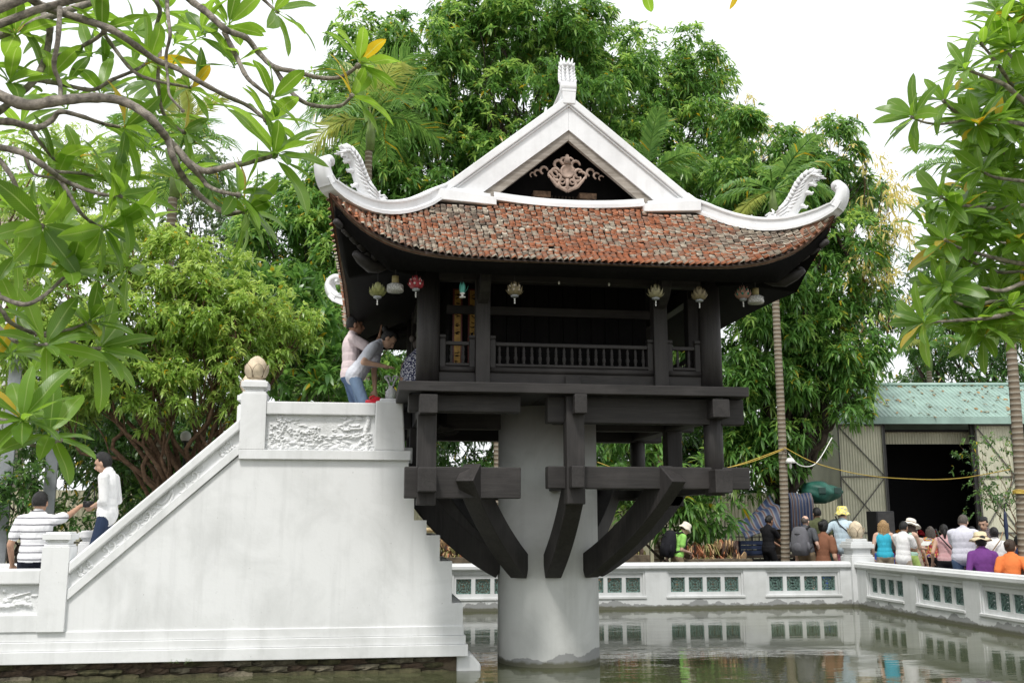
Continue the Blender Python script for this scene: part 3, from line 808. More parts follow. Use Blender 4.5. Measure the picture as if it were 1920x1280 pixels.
def roof_trim():
    # four hip ridges that end in a rolled scroll, each carrying a dragon
    for q in range(4):
        rot = Matrix.Rotation(q * PI / 2, 4, 'Z')
        pts = [rot @ Vector((-1.20, -1.40, 5.30)), rot @ Vector((-1.33, -1.45, 5.19))] + [rot @ (roof_pt(-1, t, 0.01)) for t in np.linspace(0.96, 0.0, 13)]
        out = (rot @ Vector((-0.707, -0.707, 0)))
        base = pts[-1]
        # scroll: rises outward and curls back in
        kq = 1.0 if q < 2 else 2.6
        curl = [base + out * a * kq + Vector((0, 0, b * (1 if q < 2 else 1.4))) for a, b in ((0.05, 0.04), (0.09, 0.10), (0.115, 0.17), (0.12, 0.245), (0.095, 0.305), (0.05, 0.325), (0.012, 0.305), (0.015, 0.265), (0.045, 0.258))]
        m = MB()
        allp = pts + curl
        hs = [0.135] * 12 + [0.13, 0.125, 0.12]
        ridge_section(m, pts + curl[:2], [0.15] * 15 + [0.145, 0.14], [0.155] * 13 + [0.145, 0.13, 0.11, 0.10])
        cc = catmull(curl[0:], 5)
        nC = len(cc); rows = []
        for i, p in enumerate(cc):
            d = (cc[min(i + 1, nC - 1)] - cc[max(i - 1, 0)]).normalized()
            side = out.cross(Vector((0, 0, 1))).normalized(); up = side.cross(d).normalized()
            t = i / (nC - 1); w = lerp(0.15, 0.12, t); h = lerp(0.125, 0.055, t ** 0.7)
            if t < 0.2: pass
            sec = [(-1, -0.5), (1, -0.5), (1, 0.5), (0.55, 0.62), (-0.55, 0.62), (-1, 0.5)]
            rows.append([p + up * 0.05 * (1 - t) + side * (a * w / 2) + up * (b * h) for a, b in sec])
        m.strip(rows, 0, True, True)
        m.ell(cc[-1], (0.05, 0.05, 0.042))
        hr = m.build('hip_ridge', M['lime'], pag)
        dm = MB()
        k = roof_pt(-1, 0.37, 0.0); k = rot @ k
        d1 = rot @ (roof_pt(-1, 0.12) - roof_pt(-1, 0.42)); d1.z = 0; d1.normalize()
        up = Vector((0, 0, 1)); yv = up.cross(d1)
        mat = Matrix.Translation(k + Vector((0, 0, 0.115))) @ Matrix((d1, yv, up)).transposed().to_4x4() @ Matrix.Diagonal((1.1, 1.0, 1.0, 1))
        dragon(dm, mat)
        dm.build('dragon_finial', M['lime'], pag)
    # gable rakes, front and back
    ZA, ZF = 6.42, 5.235
    for s in (-1, 1):
        y0, y1 = s * (YT + 0.02), s * (YT - 0.26)
        for sx in (-1, 1):
            m = MB()
            o = [(0.0, ZA - 0.01), (sx * A1, ZF), (sx * (A1 - 0.36), ZF - 0.10), (0.0, ZA - 0.40)]
            m.prism([(p[0] if abs(p[0]) > 1e-6 else sx * 0.001, p[1]) for p in o], y0, y1)
            m.build('gable_board', M['lime'], pag)
            # moulded roll and fillet on the outer edge
            d = Vector((sx * A1, 0, ZF - ZA)).normalized()
            nn = Vector((0, 0, 1)) - d * d.z; nn.normalize()
            a = Vector((0, 0, ZA)) ; b = Vector((sx * (A1 + 0.03), 0, ZF + (ZF - ZA) / A1 * 0.03))
            mm = MB()
            mm.bar(a + Vector((0, s * (YT + 0.035 - 0.15), 0.0)) + nn * -0.03, b + Vector((0, s * (YT + 0.035 - 0.15), 0)) + nn * -0.03, 0.36, 0.085, nn)
            mm.bar(a + Vector((0, s * (YT + 0.033), 0)) + nn * -0.085, b + Vector((0, s * (YT + 0.033), 0)) + nn * -0.085, 0.025, 0.022, nn)
            mm.build('gable_moulding', M['lime'], pag, 0.012)
            # weathered barge board below it
            w = MB()
            o = [(0.001 * sx, ZA - 0.402), (sx * (A1 - 0.362), ZF - 0.102), (sx * (A1 - 0.50), ZF - 0.13), (0.001 * sx, ZA - 0.515)]
            w.prism(o, s * (YT - 0.005), s * (YT - 0.06))
            bb = w.build('barge_board', M['grey_wood'], pag)
            # plinth the rake stands on, stepped toward the middle
            pl = MB()
            xa, xb = sx * (A1 - 0.62), sx * (A1 + 0.05)
            z = ZT - 0.03
            pl.prism([(xa, z), (xb, z + 0.04), (xb, z + 0.17), (xa, z + 0.09)], s * (YT + 0.12), s * (YT - 0.2))
            pl.prism([(xa + sx * 0.06, z + 0.09), (xb - sx * 0.05, z + 0.16), (xb - sx * 0.12, z + 0.21), (xa + sx * 0.06, z + 0.145)], s * (YT + 0.06), s * (YT - 0.2))
            pl.build('gable_plinth', M['lime'], pag, 0.006)
        # sagging plaster ridge across the foot of the gable
        m = MB(); rows = []
        for x in np.linspace(-0.86, 0.86, 25):
            z = ZT - 0.005 + 0.055 * (x / 0.86) ** 2
            rows.append([(x, s * (YT + 0.07), z), (x, s * (YT + 0.07), z + 0.045), (x, s * (YT + 0.035), z + 0.052), (x, s * (YT + 0.03), z + 0.10), (x, s * (YT - 0.02), z + 0.11), (x, s * (YT - 0.1), z + 0.11), (x, s * (YT - 0.1), z)])
        m.strip(rows, 0, False, True)
        m.build('foot_ridge', M['lime'], pag)
        # dark boards behind the gable opening, with short posts
        g = MB()
        g.prism([(-1.3, ZT), (1.3, ZT), (0, ZA - 0.2)], s * (YT - 0.40), s * (YT - 0.45)); g.build('gable_wall', M['shade_black'], pag)
        for x in (-0.27, 0.27):
            g = MB(); g.lathe([(0.075, 0), (0.075, 0.14)], 14, (x, s * (YT - 0.3), ZT + 0.06)); g.box(x - 0.1, x + 0.1, s * (YT - 0.3) - 0.08, s * (YT - 0.3) + 0.08, ZT + 0.2, ZT + 0.27)
            g.build('short_post', M['bark_brown'], pag)
        for i in range(-4, 5):
            MB().box(i * 0.042 - 0.011, i * 0.042 + 0.011, s * (YT - 0.38) - 0.01, s * (YT - 0.38) + 0.01, ZT + 0.07, ZT + 0.27).build('gable_slat', M['bark_dark'], pag)
        # carved pendant: medallion, scroll work, pierced lower lobe, side scrolls
        m = MB(); yy = s * (YT - 0.09)
        def arc(cx, cz, r, a0, a1, th, n=9, depth=0.0):
            m.tube([(cx + r * math.cos(lerp(a0, a1, i / n)), yy + depth, cz + r * math.sin(lerp(a0, a1, i / n))) for i in range(n + 1)], [th * (0.55 + 0.45 * math.sin(PI * i / n)) for i in range(n + 1)], 6)
        cz = 5.56
        m.lathe([(0.07, -0.03), (0.083, -0.02), (0.083, 0.012), (0.07, 0.022), (0.062, 0.01)], 24)
        k = len(m.v) - 24 * 5
        for i in range(k, len(m.v)):
            x, y, z = m.v[i]; m.v[i] = (x, yy - s * z * -1, cz + y)
        for sx in (-1, 1):
            arc(sx * 0.135, cz - 0.02, 0.05, 0, 2 * PI * 0.8, 0.02); arc(sx * 0.115, cz - 0.075, 0.042, PI / 2, PI / 2 + sx * 5.2, 0.018)
            arc(sx * 0.05, cz - 0.15, 0.05, PI * 0.5, PI * 0.5 - sx * 4.2, 0.02); arc(sx * 0.10, cz + 0.08, 0.05, 0, 4.6, 0.02)
            arc(sx * 0.035, cz + 0.125, 0.04, 0, 2 * PI, 0.018); arc(sx * 0.165, cz - 0.05, 0.055, -0.5, 2.2 if sx > 0 else 3.8, 0.016)
            arc(sx * 0.06, cz - 0.12, 0.03, 0, 2 * PI, 0.014); arc(sx * 0.125, cz - 0.125, 0.03, 0, 2 * PI, 0.013)
            arc(sx * 0.27, cz + 0.0, 0.042, 0, 4.5, 0.017); arc(sx * 0.345, cz - 0.035, 0.036, 0.5, 4.5, 0.014); arc(sx * 0.40, cz - 0.06, 0.03, 0.5, 4.2, 0.01)
            m.tube([(sx * 0.0, yy, cz - 0.235), (sx * 0.06, yy, cz - 0.205), (sx * 0.12, yy, cz - 0.175), (sx * 0.18, yy, cz - 0.10), (sx * 0.215, yy, cz - 0.045)], [0.02, 0.02, 0.022, 0.018, 0.01], 6)
        m.tube([(0, yy, cz + 0.09), (0, yy, cz + 0.2)], [0.05, 0.02], 8)
        m.tube([(0, yy, cz - 0.09), (0, yy, cz - 0.24)], [0.025, 0.014], 8)
        m.build('carved_pendant', M['carved'], pag)
    # upper roof slopes (left and right of the ridge), with tiles on the outside
    for sx in (-1, 1):
        m = MB()
        m.add([(0, -YT + 0.2, ZA - 0.1), (0, YT - 0.2, ZA - 0.1), (sx * A1, YT - 0.2, ZF - 0.1), (sx * A1, -YT + 0.2, ZF - 0.1)], [(0, 1, 2, 3)])
        m.add([(0, -YT + 0.2, ZA - 0.15), (0, YT - 0.2, ZA - 0.15), (sx * A1, YT - 0.2, ZF - 0.15), (sx * A1, -YT + 0.2, ZF - 0.15)], [(0, 1, 2, 3)])
        m.build('upper_slope', M['clay'], pag)
    # main ridge, end block and the ridge dragons
    m = MB()
    ridge_section(m, [(0, -YT + 0.02, ZA - 0.02), (0, 0, ZA - 0.04), (0, YT - 0.02, ZA - 0.02)], 0.14, 0.16)
    m.build('main_ridge', M['lime'], pag)
    for s in (-1, 1):
        e = MB()
        e.prism([(-0.068, ZA - 0.10), (0.068, ZA - 0.10), (0.08, ZA + 0.042), (-0.08, ZA + 0.042)], s * (YT + 0.075), s * (YT - 0.1))
        e.prism([(-0.082, ZA + 0.043), (0.082, ZA + 0.043), (0.082, ZA + 0.075), (-0.082, ZA + 0.075)], s * (YT + 0.075), s * (YT - 0.1))
        e.tube([(-0.088, s * (YT + 0.01), ZA + 0.115), (0.088, s * (YT + 0.01), ZA + 0.115)], 0.065, 16)
        e.build('ridge_end', M['lime'], pag, 0.006)
        # dragon fish standing on the ridge: stacked, flaring scales seen from its back
        d = MB()
        zz = ZA + 0.15
        for i in range(6):
            w = 0.080 - 0.003 * i; z = zz + i * 0.044
            yb = s * (YT - 0.06 - 0.045 * math.sin(i * 0.5))
            d.ell((0, yb, z + 0.03), (w, 0.075, 0.042), 12, 8)
            for a in (-1.1, -0.55, 0, 0.55, 1.1):
                c = Vector((math.sin(a) * w, yb + s * math.cos(a) * 0.06, z + 0.03))
                d.tube([c, c + Vector((math.sin(a) * 0.02, s * math.cos(a) * 0.02, 0.025)), c + Vector((math.sin(a) * 0.042, s * math.cos(a) * 0.035, 0.055))], [0.026, 0.020, 0.003], 6)
        zt = zz + 6 * 0.044
        for a in (-0.9, -0.35, 0.3, 0.85):
            d.tube([(0.05 * math.sin(a), s * (YT - 0.07), zt - 0.04), (0.075 * math.sin(a), s * (YT - 0.07), zt + 0.03), (0.095 * math.sin(a), s * (YT - 0.05), zt + 0.10)], [0.03, 0.022, 0.004], 6)
        # mane sloping back along the ridge
        for k in range(8):
            y = s * (YT - 0.14 - k * 0.06)
            d.tube([(0, y, ZA + 0.1), (0, y + s * 0.02, ZA + 0.36 - k * 0.03), (0, y - s * 0.01, ZA + 0.42 - k * 0.035)], [0.05, 0.035, 0.006], 7)
        d.build('ridge_dragon', M['lime'], pag)
    # flaming disc at the middle of the ridge
    c = MB()
    c.lathe([(0.02, -0.04), (0.12, -0.03), (0.12, 0.03), (0.02, 0.04)], 20)
    c.v = [(z, y, ZA + 0.26 + x) for x, y, z in c.v]
    for a in np.linspace(0.2, PI - 0.2, 7):
        c.tube([(0, 0.1 * math.cos(a), ZA + 0.26 + 0.1 * math.sin(a)), (0, 0.2 * math.cos(a + 0.1), ZA + 0.26 + (0.19 + 0.07 * math.sin(a)) * math.sin(a))], [0.03, 0.004], 6)
    c.box(-0.05, 0.05, -0.1, 0.1, ZA + 0.1, ZA + 0.17)
    c.build('ridge_disc', M['lime'], pag)
roof_trim()
# ================================================================ staircase, pond wall
WY = 11.30                                   # outer face of the staircase wall
SY0, SY1 = WY, 12.87
def relief_field(w, h, nx, nz, seed, kind='landscape'):
    """height field for a carved plaster panel"""
    r = np.random.default_rng(seed)
    X, Z = np.meshgrid(np.linspace(0, w, nx), np.linspace(0, h, nz), indexing='ij')
    H = np.zeros_like(X)
    def blob(cx, cz, rx, rz, a, p=2.0, rot=0.0):
        c, s_ = math.cos(rot), math.sin(rot)
        dx, dz = X - cx, Z - cz
        u, v = (dx * c + dz * s_) / rx, (-dx * s_ + dz * c) / rz
        q = 1 - (u * u + v * v) ** (p / 2)
        np.maximum(H, np.where(q > 0, a * np.sqrt(np.clip(q, 0, 1)), 0), out=H)
    if kind == 'landscape':
        for k in range(70):      # rocks and water along the foot
            blob(r.uniform(0, w), r.uniform(0, h * 0.28) * r.uniform(0.4, 1), r.uniform(0.02, 0.07), r.uniform(0.008, 0.02), r.uniform(0.008, 0.02), rot=r.uniform(-0.6, 0.6))
        def tree(cx, z0, z1, wd, n):
            for k in range(12): blob(cx + 0.02 * math.sin(k), lerp(z0, z1, k / 12), 0.013, 0.03, 0.022)
            for k in range(n):
                t = r.uniform(0.25, 1.05); blob(cx + r.normal(0, wd * (1.15 - 0.6 * t)), lerp(z0, z1, t), r.uniform(0.012, 0.026), r.uniform(0.008, 0.014), r.uniform(0.015, 0.03), rot=r.uniform(-0.8, 0.8))
        tree(0.14 * w, 0.0, 0.92 * h, 0.075, 75); tree(0.30 * w, 0.02, 0.55 * h, 0.055, 30); tree(0.43 * w, 0.05, 0.62 * h, 0.06, 45)
        for k in range(11):      # trunk and limbs of the tree on the right
            blob(0.93 * w + 0.014 * math.sin(k * 0.9), k / 10 * h * 0.95, 0.026, 0.04, 0.034)
        for k in range(50): blob(0.93 * w + r.normal(0, 0.05), r.uniform(0, h * 0.5), r.uniform(0.012, 0.028), r.uniform(0.01, 0.02), r.uniform(0.015, 0.035), rot=r.uniform(-1, 1))
        for cx, cz, s_ in ((0.85, 0.93, 1.3), (0.93, 0.9, 1.2), (0.78, 0.86, 0.9), (0.71, 0.92, 0.8), (0.70, 0.78, 0.7), (0.67, 0.66, 0.7), (0.25, 0.84, 0.7), (0.33, 0.70, 0.7), (0.29, 0.78, 0.5), (0.64, 0.60, 0.6)):
            for k in range(3): blob(cx * w + r.normal(0, 0.02), cz * h + r.normal(0, 0.008), 0.036 * s_, 0.012 * s_, 0.022 * s_)
        for cx, cz, rx in ((0.81, 0.70, 0.05), (0.82, 0.62, 0.075), (0.74, 0.58, 0.05)):   # little roofs
            blob(cx * w, cz * h, rx, 0.017, 0.032)
            for q in (-1, 1): blob(cx * w + q * rx * 0.9, cz * h + 0.01, 0.02, 0.008, 0.03, rot=q * 0.5)
        for k in range(7): blob((0.72 + 0.022 * k) * w, 0.50 * h, 0.004, 0.028, 0.02)
        for k in range(18): blob((0.5 + 0.022 * k) * w, (0.36 + 0.06 * math.sin(k * 1.3) + 0.004 * k) * h, 0.032, 0.011, 0.022)
        for k in range(8): blob((0.66 + 0.03 * k) * w, (0.40 + 0.02 * math.sin(k * 2)) * h, 0.03, 0.014, 0.028)
        for k in range(3): blob((0.24 + 0.09 * k) * w, (0.2 - 0.03 * k) * h, 0.05, 0.015, 0.028)
    else:
        for k in range(26): blob(r.uniform(0.25, 0.95) * w, r.uniform(0.15, 0.8) * h, r.uniform(0.015, 0.035), r.uniform(0.012, 0.03), r.uniform(0.01, 0.03))
        for k in range(10): blob((0.2 + 0.07 * k) * w, (0.30 + 0.05 * math.sin(k)) * h, 0.05, 0.022, 0.032)
        for k in range(16): blob((0.55 + 0.02 * k) * w, (0.55 + 0.012 * k) * h, 0.016, 0.010, 0.02, rot=k)
    H += 0.0016 * r.normal(0, 1, H.shape)
    return X, Z, H
def relief(parent, x0, z0, w, h, y, seed, kind, nx=200, nz=70):
    X, Z, H = relief_field(w, h, nx, nz, seed, kind)
    v = np.stack([x0 + X, y - H, z0 + Z], -1).reshape(-1, 3)
    i, j = np.meshgrid(np.arange(nx - 1), np.arange(nz - 1), indexing='ij')
    a = (i * nz + j).ravel()
    me = np_mesh('carved_panel', v, np.stack([a, a + nz, a + nz + 1, a + 1], 1), None, M['plaster'], True)
    return link('carved_panel', me, parent)

def lotus(parent_or_none, loc, name='lotus_finial', s=1.0, mat=None):
    """carved stone lotus bud: three whorls of overlapping petals with incised outlines"""
    r_ = empty(name, loc)
    m = MB()
    m.lathe([(0.075 * s, 0.0), (0.088 * s, 0.010 * s), (0.072 * s, 0.026 * s), (0.085 * s, 0.04 * s), (0.108 * s, 0.09 * s), (0.112 * s, 0.15 * s), (0.10 * s, 0.205 * s), (0.07 * s, 0.25 * s), (0.03 * s, 0.278 * s), (0.004, 0.285 * s)], 28)
    m.build('bud', mat or M['stone'], r_)
    g = MB()
    def petal(a, z0, z1, wd, prof, nm):
        q = MB(); rows = []; L_ = []; R_ = []
        N = 11
        for i in range(N):
            t = i / (N - 1); z = lerp(z0, z1, t)
            rr = prof(t) * s
            ww = wd * (math.sin(PI * (0.18 + 0.82 * t)) ** 0.75) * s + 0.001
            row = []
            for k in (-1, -0.75, -0.35, 0, 0.35, 0.75, 1):
                aa = a + k * ww / max(rr, 0.02)
                r2 = rr * (1 - 0.05 * k * k)
                row.append((r2 * math.cos(aa), r2 * math.sin(aa), z * s))
            rows.append(row); L_.append(row[0]); R_.append(row[-1])
        q.strip(rows); o = q.build(nm, mat or M['stone'], r_, fix=False)
        sol = o.modifiers.new('t', 'SOLIDIFY'); sol.thickness = 0.008 * s; sol.offset = -1
        g.tube(L_, 0.0028 * s, 4, cap=False); g.tube(R_, 0.0028 * s, 4, cap=False)
    for k in range(6): petal(2 * PI * k / 6 + 0.25, 0.06, 0.262, 0.062, lambda t: 0.112 + 0.012 * math.sin(PI * t) - 0.062 * t ** 2.2, 'petal')
    for k in range(6): petal(2 * PI * (k + 0.5) / 6 + 0.25, 0.035, 0.185, 0.066, lambda t: 0.098 + 0.036 * math.sin(PI * min(1, t * 0.9)) + 0.034 * t ** 4, 'petal')
    for k in range(5): petal(2 * PI * k / 5, 0.17, 0.288, 0.045, lambda t: 0.088 - 0.07 * t ** 1.6, 'petal')
    g.build('incised_line', M['groove'], r_)
    return r_
M['groove'] = m_plain('dark_groove', (0.16, 0.12, 0.08), 0.9)

def stairs():
    st = empty('staircase', (-1.2, 12.08, 0), 0, 'white plastered staircase with carved parapet leading up to the pagoda', 'staircase')
    ox, oy = -1.2, 12.08
    def put(o): return o
    def bld(m, nm, mat='plaster', bev=0.006):
        m.v = [(x - ox, y - oy, z) for x, y, z in m.v]
        return m.build(nm, M[mat], st, bev)
    # solid body: slope on the left, stepped back on the right
    poly = [(-3.15, 0.2), (1.06, 0.2), (1.06, 0.73), (0.935, 0.73), (0.935, 1.185), (0.795, 1.185), (0.795, 1.47), (0.643, 1.47), (0.643, 1.635), (0.50, 1.635), (0.50, 1.98), (0.43, 1.98), (0.43, 2.32), (-1.46, 2.32), (-3.15, 0.80)]
    bld(MB().prism(poly, SY0 + 0.03, SY1 - 0.03), 'body', bev=0.0)
    # mouldings at the foot, front and back, and round the right end
    for k, (z0, z1, out) in enumerate(((0.385, 0.485, 0.012), (0.292, 0.383, 0.032), (0.165, 0.29, 0.055))):
        bld(MB().box(-5.6, 1.06 + out, SY0 + 0.028 - out, SY1 - 0.028 + out, z0, z1), 'base_moulding')
    # rubble footing in the water
    bld(MB().box(-5.6, 1.0, SY0 + 0.10, SY1 - 0.1, -0.7, 0.163), 'footing', 'soil', 0)
    pier = MB(); pier.prism([(1.0, -0.3), (1.26, -0.3), (1.27, 0.06), (1.17, 0.17), (1.0, 0.17)], SY0 + 0.06, SY0 + 0.5)
    bld(pier, 'footing_corner', 'plaster', 0.02)
    r = random.Random(5)
    def rough(w, h, d, seed):
        q = random.Random(seed); m = MB(); rows = []
        for i in range(5):
            x = -w + 2 * w * i / 4; e = 0.75 if i in (0, 4) else 1.0
            rows.append([(x + q.uniform(-0.008, 0.008), sy * d * e + q.uniform(-0.012, 0.012), sz * h * e + q.uniform(-0.006, 0.006)) for sy, sz in ((-1, -1), (-1.15, 0), (-1, 1), (1, 1), (1, -1))])
        m.strip(rows, 0, False, True); k = len(m.v) - 25
        m.f += [tuple(k + i for i in range(5)), tuple(k + 24 - i for i in range(5))]; m.mi += [0, 0]; m.sm += [False, False]
        return m
    bm_ = [rough(0.10 + 0.02 * q, 0.026, 0.05, q).mesh('brick', M[mm]) for q, mm in enumerate(('brickA', 'brickB', 'brickC', 'brickA'))]
    st_ = [rough(0.15 + 0.04 * q, 0.065, 0.06, 20 + q).mesh('stone', M[mm]) for q, mm in enumerate(('brickB', 'brickC', 'brickB'))]
    for row in range(2):
        z = 0.125 - row * 0.062
        x = -4.0 + (row % 2) * 0.1
        while x < 0.95:
            link('brick', r.choice(bm_), st, (x - ox, SY0 + 0.085 + r.uniform(-0.012, 0.03) + (0.03 if r.random() < 0.15 else 0) + 0.02 * (1 - row) - oy, z + r.uniform(-0.004, 0.004)), (r.uniform(-0.06, 0.06), r.uniform(-0.03, 0.03), r.uniform(-0.05, 0.05)))
            x += 0.235 + r.uniform(-0.01, 0.03)
    x = -4.0
    while x < 0.95:
        link('stone', r.choice(st_), st, (x - ox, SY0 + 0.075 + r.uniform(-0.02, 0.035) - oy, -0.03 + r.uniform(-0.012, 0.008)), (r.uniform(-0.1, 0.1), r.uniform(-0.05, 0.05), r.uniform(-0.06, 0.06)))
        x += 0.36 + r.uniform(-0.02, 0.05)
    # landing at the foot, steps
    bld(MB().box(-5.6, -3.62, SY0 + 0.25, SY1 - 0.2, 0.1, 0.30), 'landing')
    n = 12
    for i in range(n):
        x0 = -3.62 + i * 0.2
        bld(MB().box(x0, x0 + (0.22 if i < n - 1 else 1.9), SY0 + 0.222, SY1 - 0.222, 0.3 + i * 0.18 - (0.0 if i else 0.0), 0.3 + (i + 1) * 0.18), 'step', bev=0.008)
    # parapets: near and far wall are mirror images
    for side in (0, 1):
        yo = SY0 if side == 0 else SY1; sg = 1 if side == 0 else -1
        def yy(a, b):
            p, q = yo + sg * a, yo + sg * b
            return (min(p, q), max(p, q))
        A = lambda x: 2.36 + (x + 1.43) * 0.915          # lower edge of the raking band
        xl, xr = -3.135, -1.44
        d = yy(0.0, 0.22)
        bld(MB().prism([(xl, A(xl)), (xr, A(xr)), (xr, A(xr) + 0.115), (xl, A(xl) + 0.115)], *d), 'raking_band')
        d = yy(0.045, 0.20)
        bld(MB().prism([(xl, A(xl) + 0.116), (xr, A(xr) + 0.116), (xr, A(xr) + 0.264), (xl, A(xl) + 0.264)], *d), 'raking_panel', bev=0)
        d = yy(-0.02, 0.24)
        bld(MB().prism([(xl, A(xl) + 0.265), (xr, A(xr) + 0.265), (xr, A(xr) + 0.40), (xl, A(xl) + 0.40)], *d), 'raking_rail', bev=0.02)
        # level part
        d = yy(-0.02, 0.22); bld(MB().box(-1.44, 0.45, d[0], d[1], 2.30, 2.405), 'band')
        d = yy(0.05, 0.20); bld(MB().box(-1.165, 0.04, d[0], d[1], 2.406, 2.80), 'panel_back', bev=0)
        d = yy(-0.005, 0.225); bld(MB().box(-1.166, 0.045, d[0], d[1], 2.80, 2.945), 'rail', bev=0.012)
        # end post: a tapering half round pier
        m = MB(); dd = yy(-0.01, 0.26)
        m.prism([(0.035, 2.406), (0.385, 2.406), (0.355, 2.97), (0.045, 2.97)], *dd)
        m.box(0.09, 0.31, dd[0] + 0.04, dd[1] - 0.04, 2.97, 3.005); bld(m, 'end_post', bev=0.02)
        # posts with moulded caps
        def post(xa, xb, z0, z1, nm='post'):
            a = yy(-0.02, 0.27); c = (xa + xb) / 2; hw = (xb - xa) / 2; cy_ = (a[0] + a[1]) / 2; hy = (a[1] - a[0]) / 2
            m = MB(); m.box(xa, xb, a[0], a[1], z0, z1)
            for zz0, zz1, k in ((z1, z1 + 0.022, -0.012), (z1 + 0.022, z1 + 0.05, -0.035), (z1 + 0.05, z1 + 0.07, -0.02), (z1 + 0.07, z1 + 0.135, 0.006), (z1 + 0.135, z1 + 0.152, -0.018)):
                m.box(c - hw - k, c + hw + k, cy_ - hy - k, cy_ + hy + k, zz0 + 0.0005, zz1)
            bld(m, nm, bev=0.005); return (c, cy_, z1 + 0.152)
        fx = 0.0 if side == 0 else -0.21
        p = post(-1.442 + fx, -1.164 + fx, 2.406 + fx, 3.03)
        lo = lotus(None, p, s=1.02)
        tag(lo, 'tan stone lotus bud finial on the near staircase post' if side == 0 else 'tan stone lotus bud finial on the far staircase post, half hidden behind its twin', 'finial')
        post(-3.412, -3.134, 0.486, 1.36)
        # level parapet going left from the lower post
        d = yy(0.0, 0.22); bld(MB().box(-5.6, -3.413, d[0], d[1], 0.486, 0.66), 'lower_band')
        d = yy(0.06, 0.20); bld(MB().box(-5.6, -3.413, d[0], d[1], 0.661, 0.972), 'lower_panel_back', bev=0)
        d = yy(-0.01, 0.24); bld(MB().box(-5.6, -3.413, d[0], d[1], 0.973, 1.125), 'lower_rail', bev=0.014)
    # carved plaster on the near side
    relief(st, -1.163 - ox, 2.408 , 1.2, 0.39, SY0 + 0.049 - oy, 3, 'landscape')
    relief(st, -4.1 - ox, 0.664, 0.68, 0.305, SY0 + 0.059 - oy, 8, 'lotus', 120, 56)
    # scrolls along the raking panel
    A = lambda x: 2.36 + (x + 1.43) * 0.915 + 0.19
    e = Vector((1, 0, 0.915)).normalized(); f = Vector((-0.915, 0, 1)).normalized()
    def scroll(m, s0, pts, th):
        base = Vector((s0 - ox, SY0 + 0.045 - oy, A(s0)))
        cc = catmull([base + e * a + f * b for a, b in pts], 5)
        k = len(cc)
        m.tube(cc, [th * (0.35 + 0.65 * math.sin(PI * (0.08 + 0.84 * i / (k - 1)))) for i in range(k)], 7)
    m = MB()
    for s0, sc_ in ((-2.78, 0.7), (-2.72, 0.9), (-2.63, 1.0), (-2.5, 1.1), (-2.38, 1.2), (-2.02, 0.9), (-1.90, 0.8)):
        scroll(m, s0, [(-0.09 * sc_, -0.03), (-0.04 * sc_, -0.055), (0.02 * sc_, -0.03), (0.03 * sc_, 0.02), (0.0, 0.04), (-0.03 * sc_, 0.02), (-0.01, 0.0)], 0.015)
        scroll(m, s0 + 0.05, [(-0.05 * sc_, 0.035), (0.0, 0.0), (0.05 * sc_, 0.0), (0.08 * sc_, 0.035)], 0.012)
    for k in range(9): scroll(m, -2.45 + 0.02 * k, [(-0.03, 0.02 + 0.008 * math.sin(k)), (0.01, 0.03 * math.sin(k * 2)), (0.03, -0.02)], 0.012)
    scroll(m, -2.18, [(-0.11, -0.045), (-0.03, -0.05), (0.06, -0.015), (0.10, 0.045), (0.06, 0.03), (0.0, 0.0), (-0.08, 0.0), (-0.11, 0.045)], 0.02)
    m.build('carved_scroll', M['plaster'], st)
    rr = random.Random(4)
    for c, sg in ((-3.04, 1), (-1.52, -1)):
        m = MB()
        for k in range(22):
            t = rr.random() ** 1.4 * 0.17 * sg
            p = Vector((c - ox, SY0 + 0.045 - oy, A(c))) + e * t + f * rr.uniform(-0.05, 0.055) * (1 - abs(t) * 3)
            m.ell(p, (rr.uniform(0.012, 0.026), 0.016, rr.uniform(0.012, 0.022)), 8, 6)
        m.build('carved_cloud', M['plaster'], st)
    # tufts of grass in the footing
    for gx, gl in ((-2.0, 'larger grass tuft sprouting below the white moulding of the staircase'), (-1.86, 'thin dry grass tuft low on the staircase footing')):
        V = []; Q = []
        for k in range(16):
            a = rr.uniform(-1.2, 1.2); l = rr.uniform(0.05, 0.13)
            b0 = np.array([gx + rr.uniform(-0.02, 0.02), SY0 + 0.02, 0.15])
            tip = b0 + np.array([math.sin(a) * l, -0.05 - rr.uniform(0, 0.03), math.cos(a) * l * 0.7 - 0.03])
            i = len(V); V += [b0 + [-0.003, 0, 0], b0 + [0.003, 0, 0], (b0 + tip) / 2 + [0.003, -0.01, 0.02], (b0 + tip) / 2 + [-0.003, -0.01, 0.02], tip]
            Q.append((i, i + 1, i + 2, i + 3)); Q.append((i + 3, i + 2, i + 4, i + 4))
        me = bpy.data.meshes.new('grass_tuft'); me.from_pydata([tuple(v) for v in V], [], [q if q[2] != q[3] else q[:3] for q in Q]); me.materials.append(M['grass'])
        g = link('grass_tuft', me); tag(g, gl, 'grass tuft', 'grass tufts in the footing')
M['brickA'] = m_plain('old_brick', (0.085, 0.06, 0.042), 0.95, var=0.6, scale=9, bump=1.0)
M['brickB'] = m_plain('mossy_brick', (0.075, 0.07, 0.036), 0.95, var=0.6, scale=12, bump=1.0)
M['brickC'] = m_plain('mortar_brick', (0.135, 0.12, 0.085), 0.95, var=0.6, scale=9, bump=1.0)
stairs()

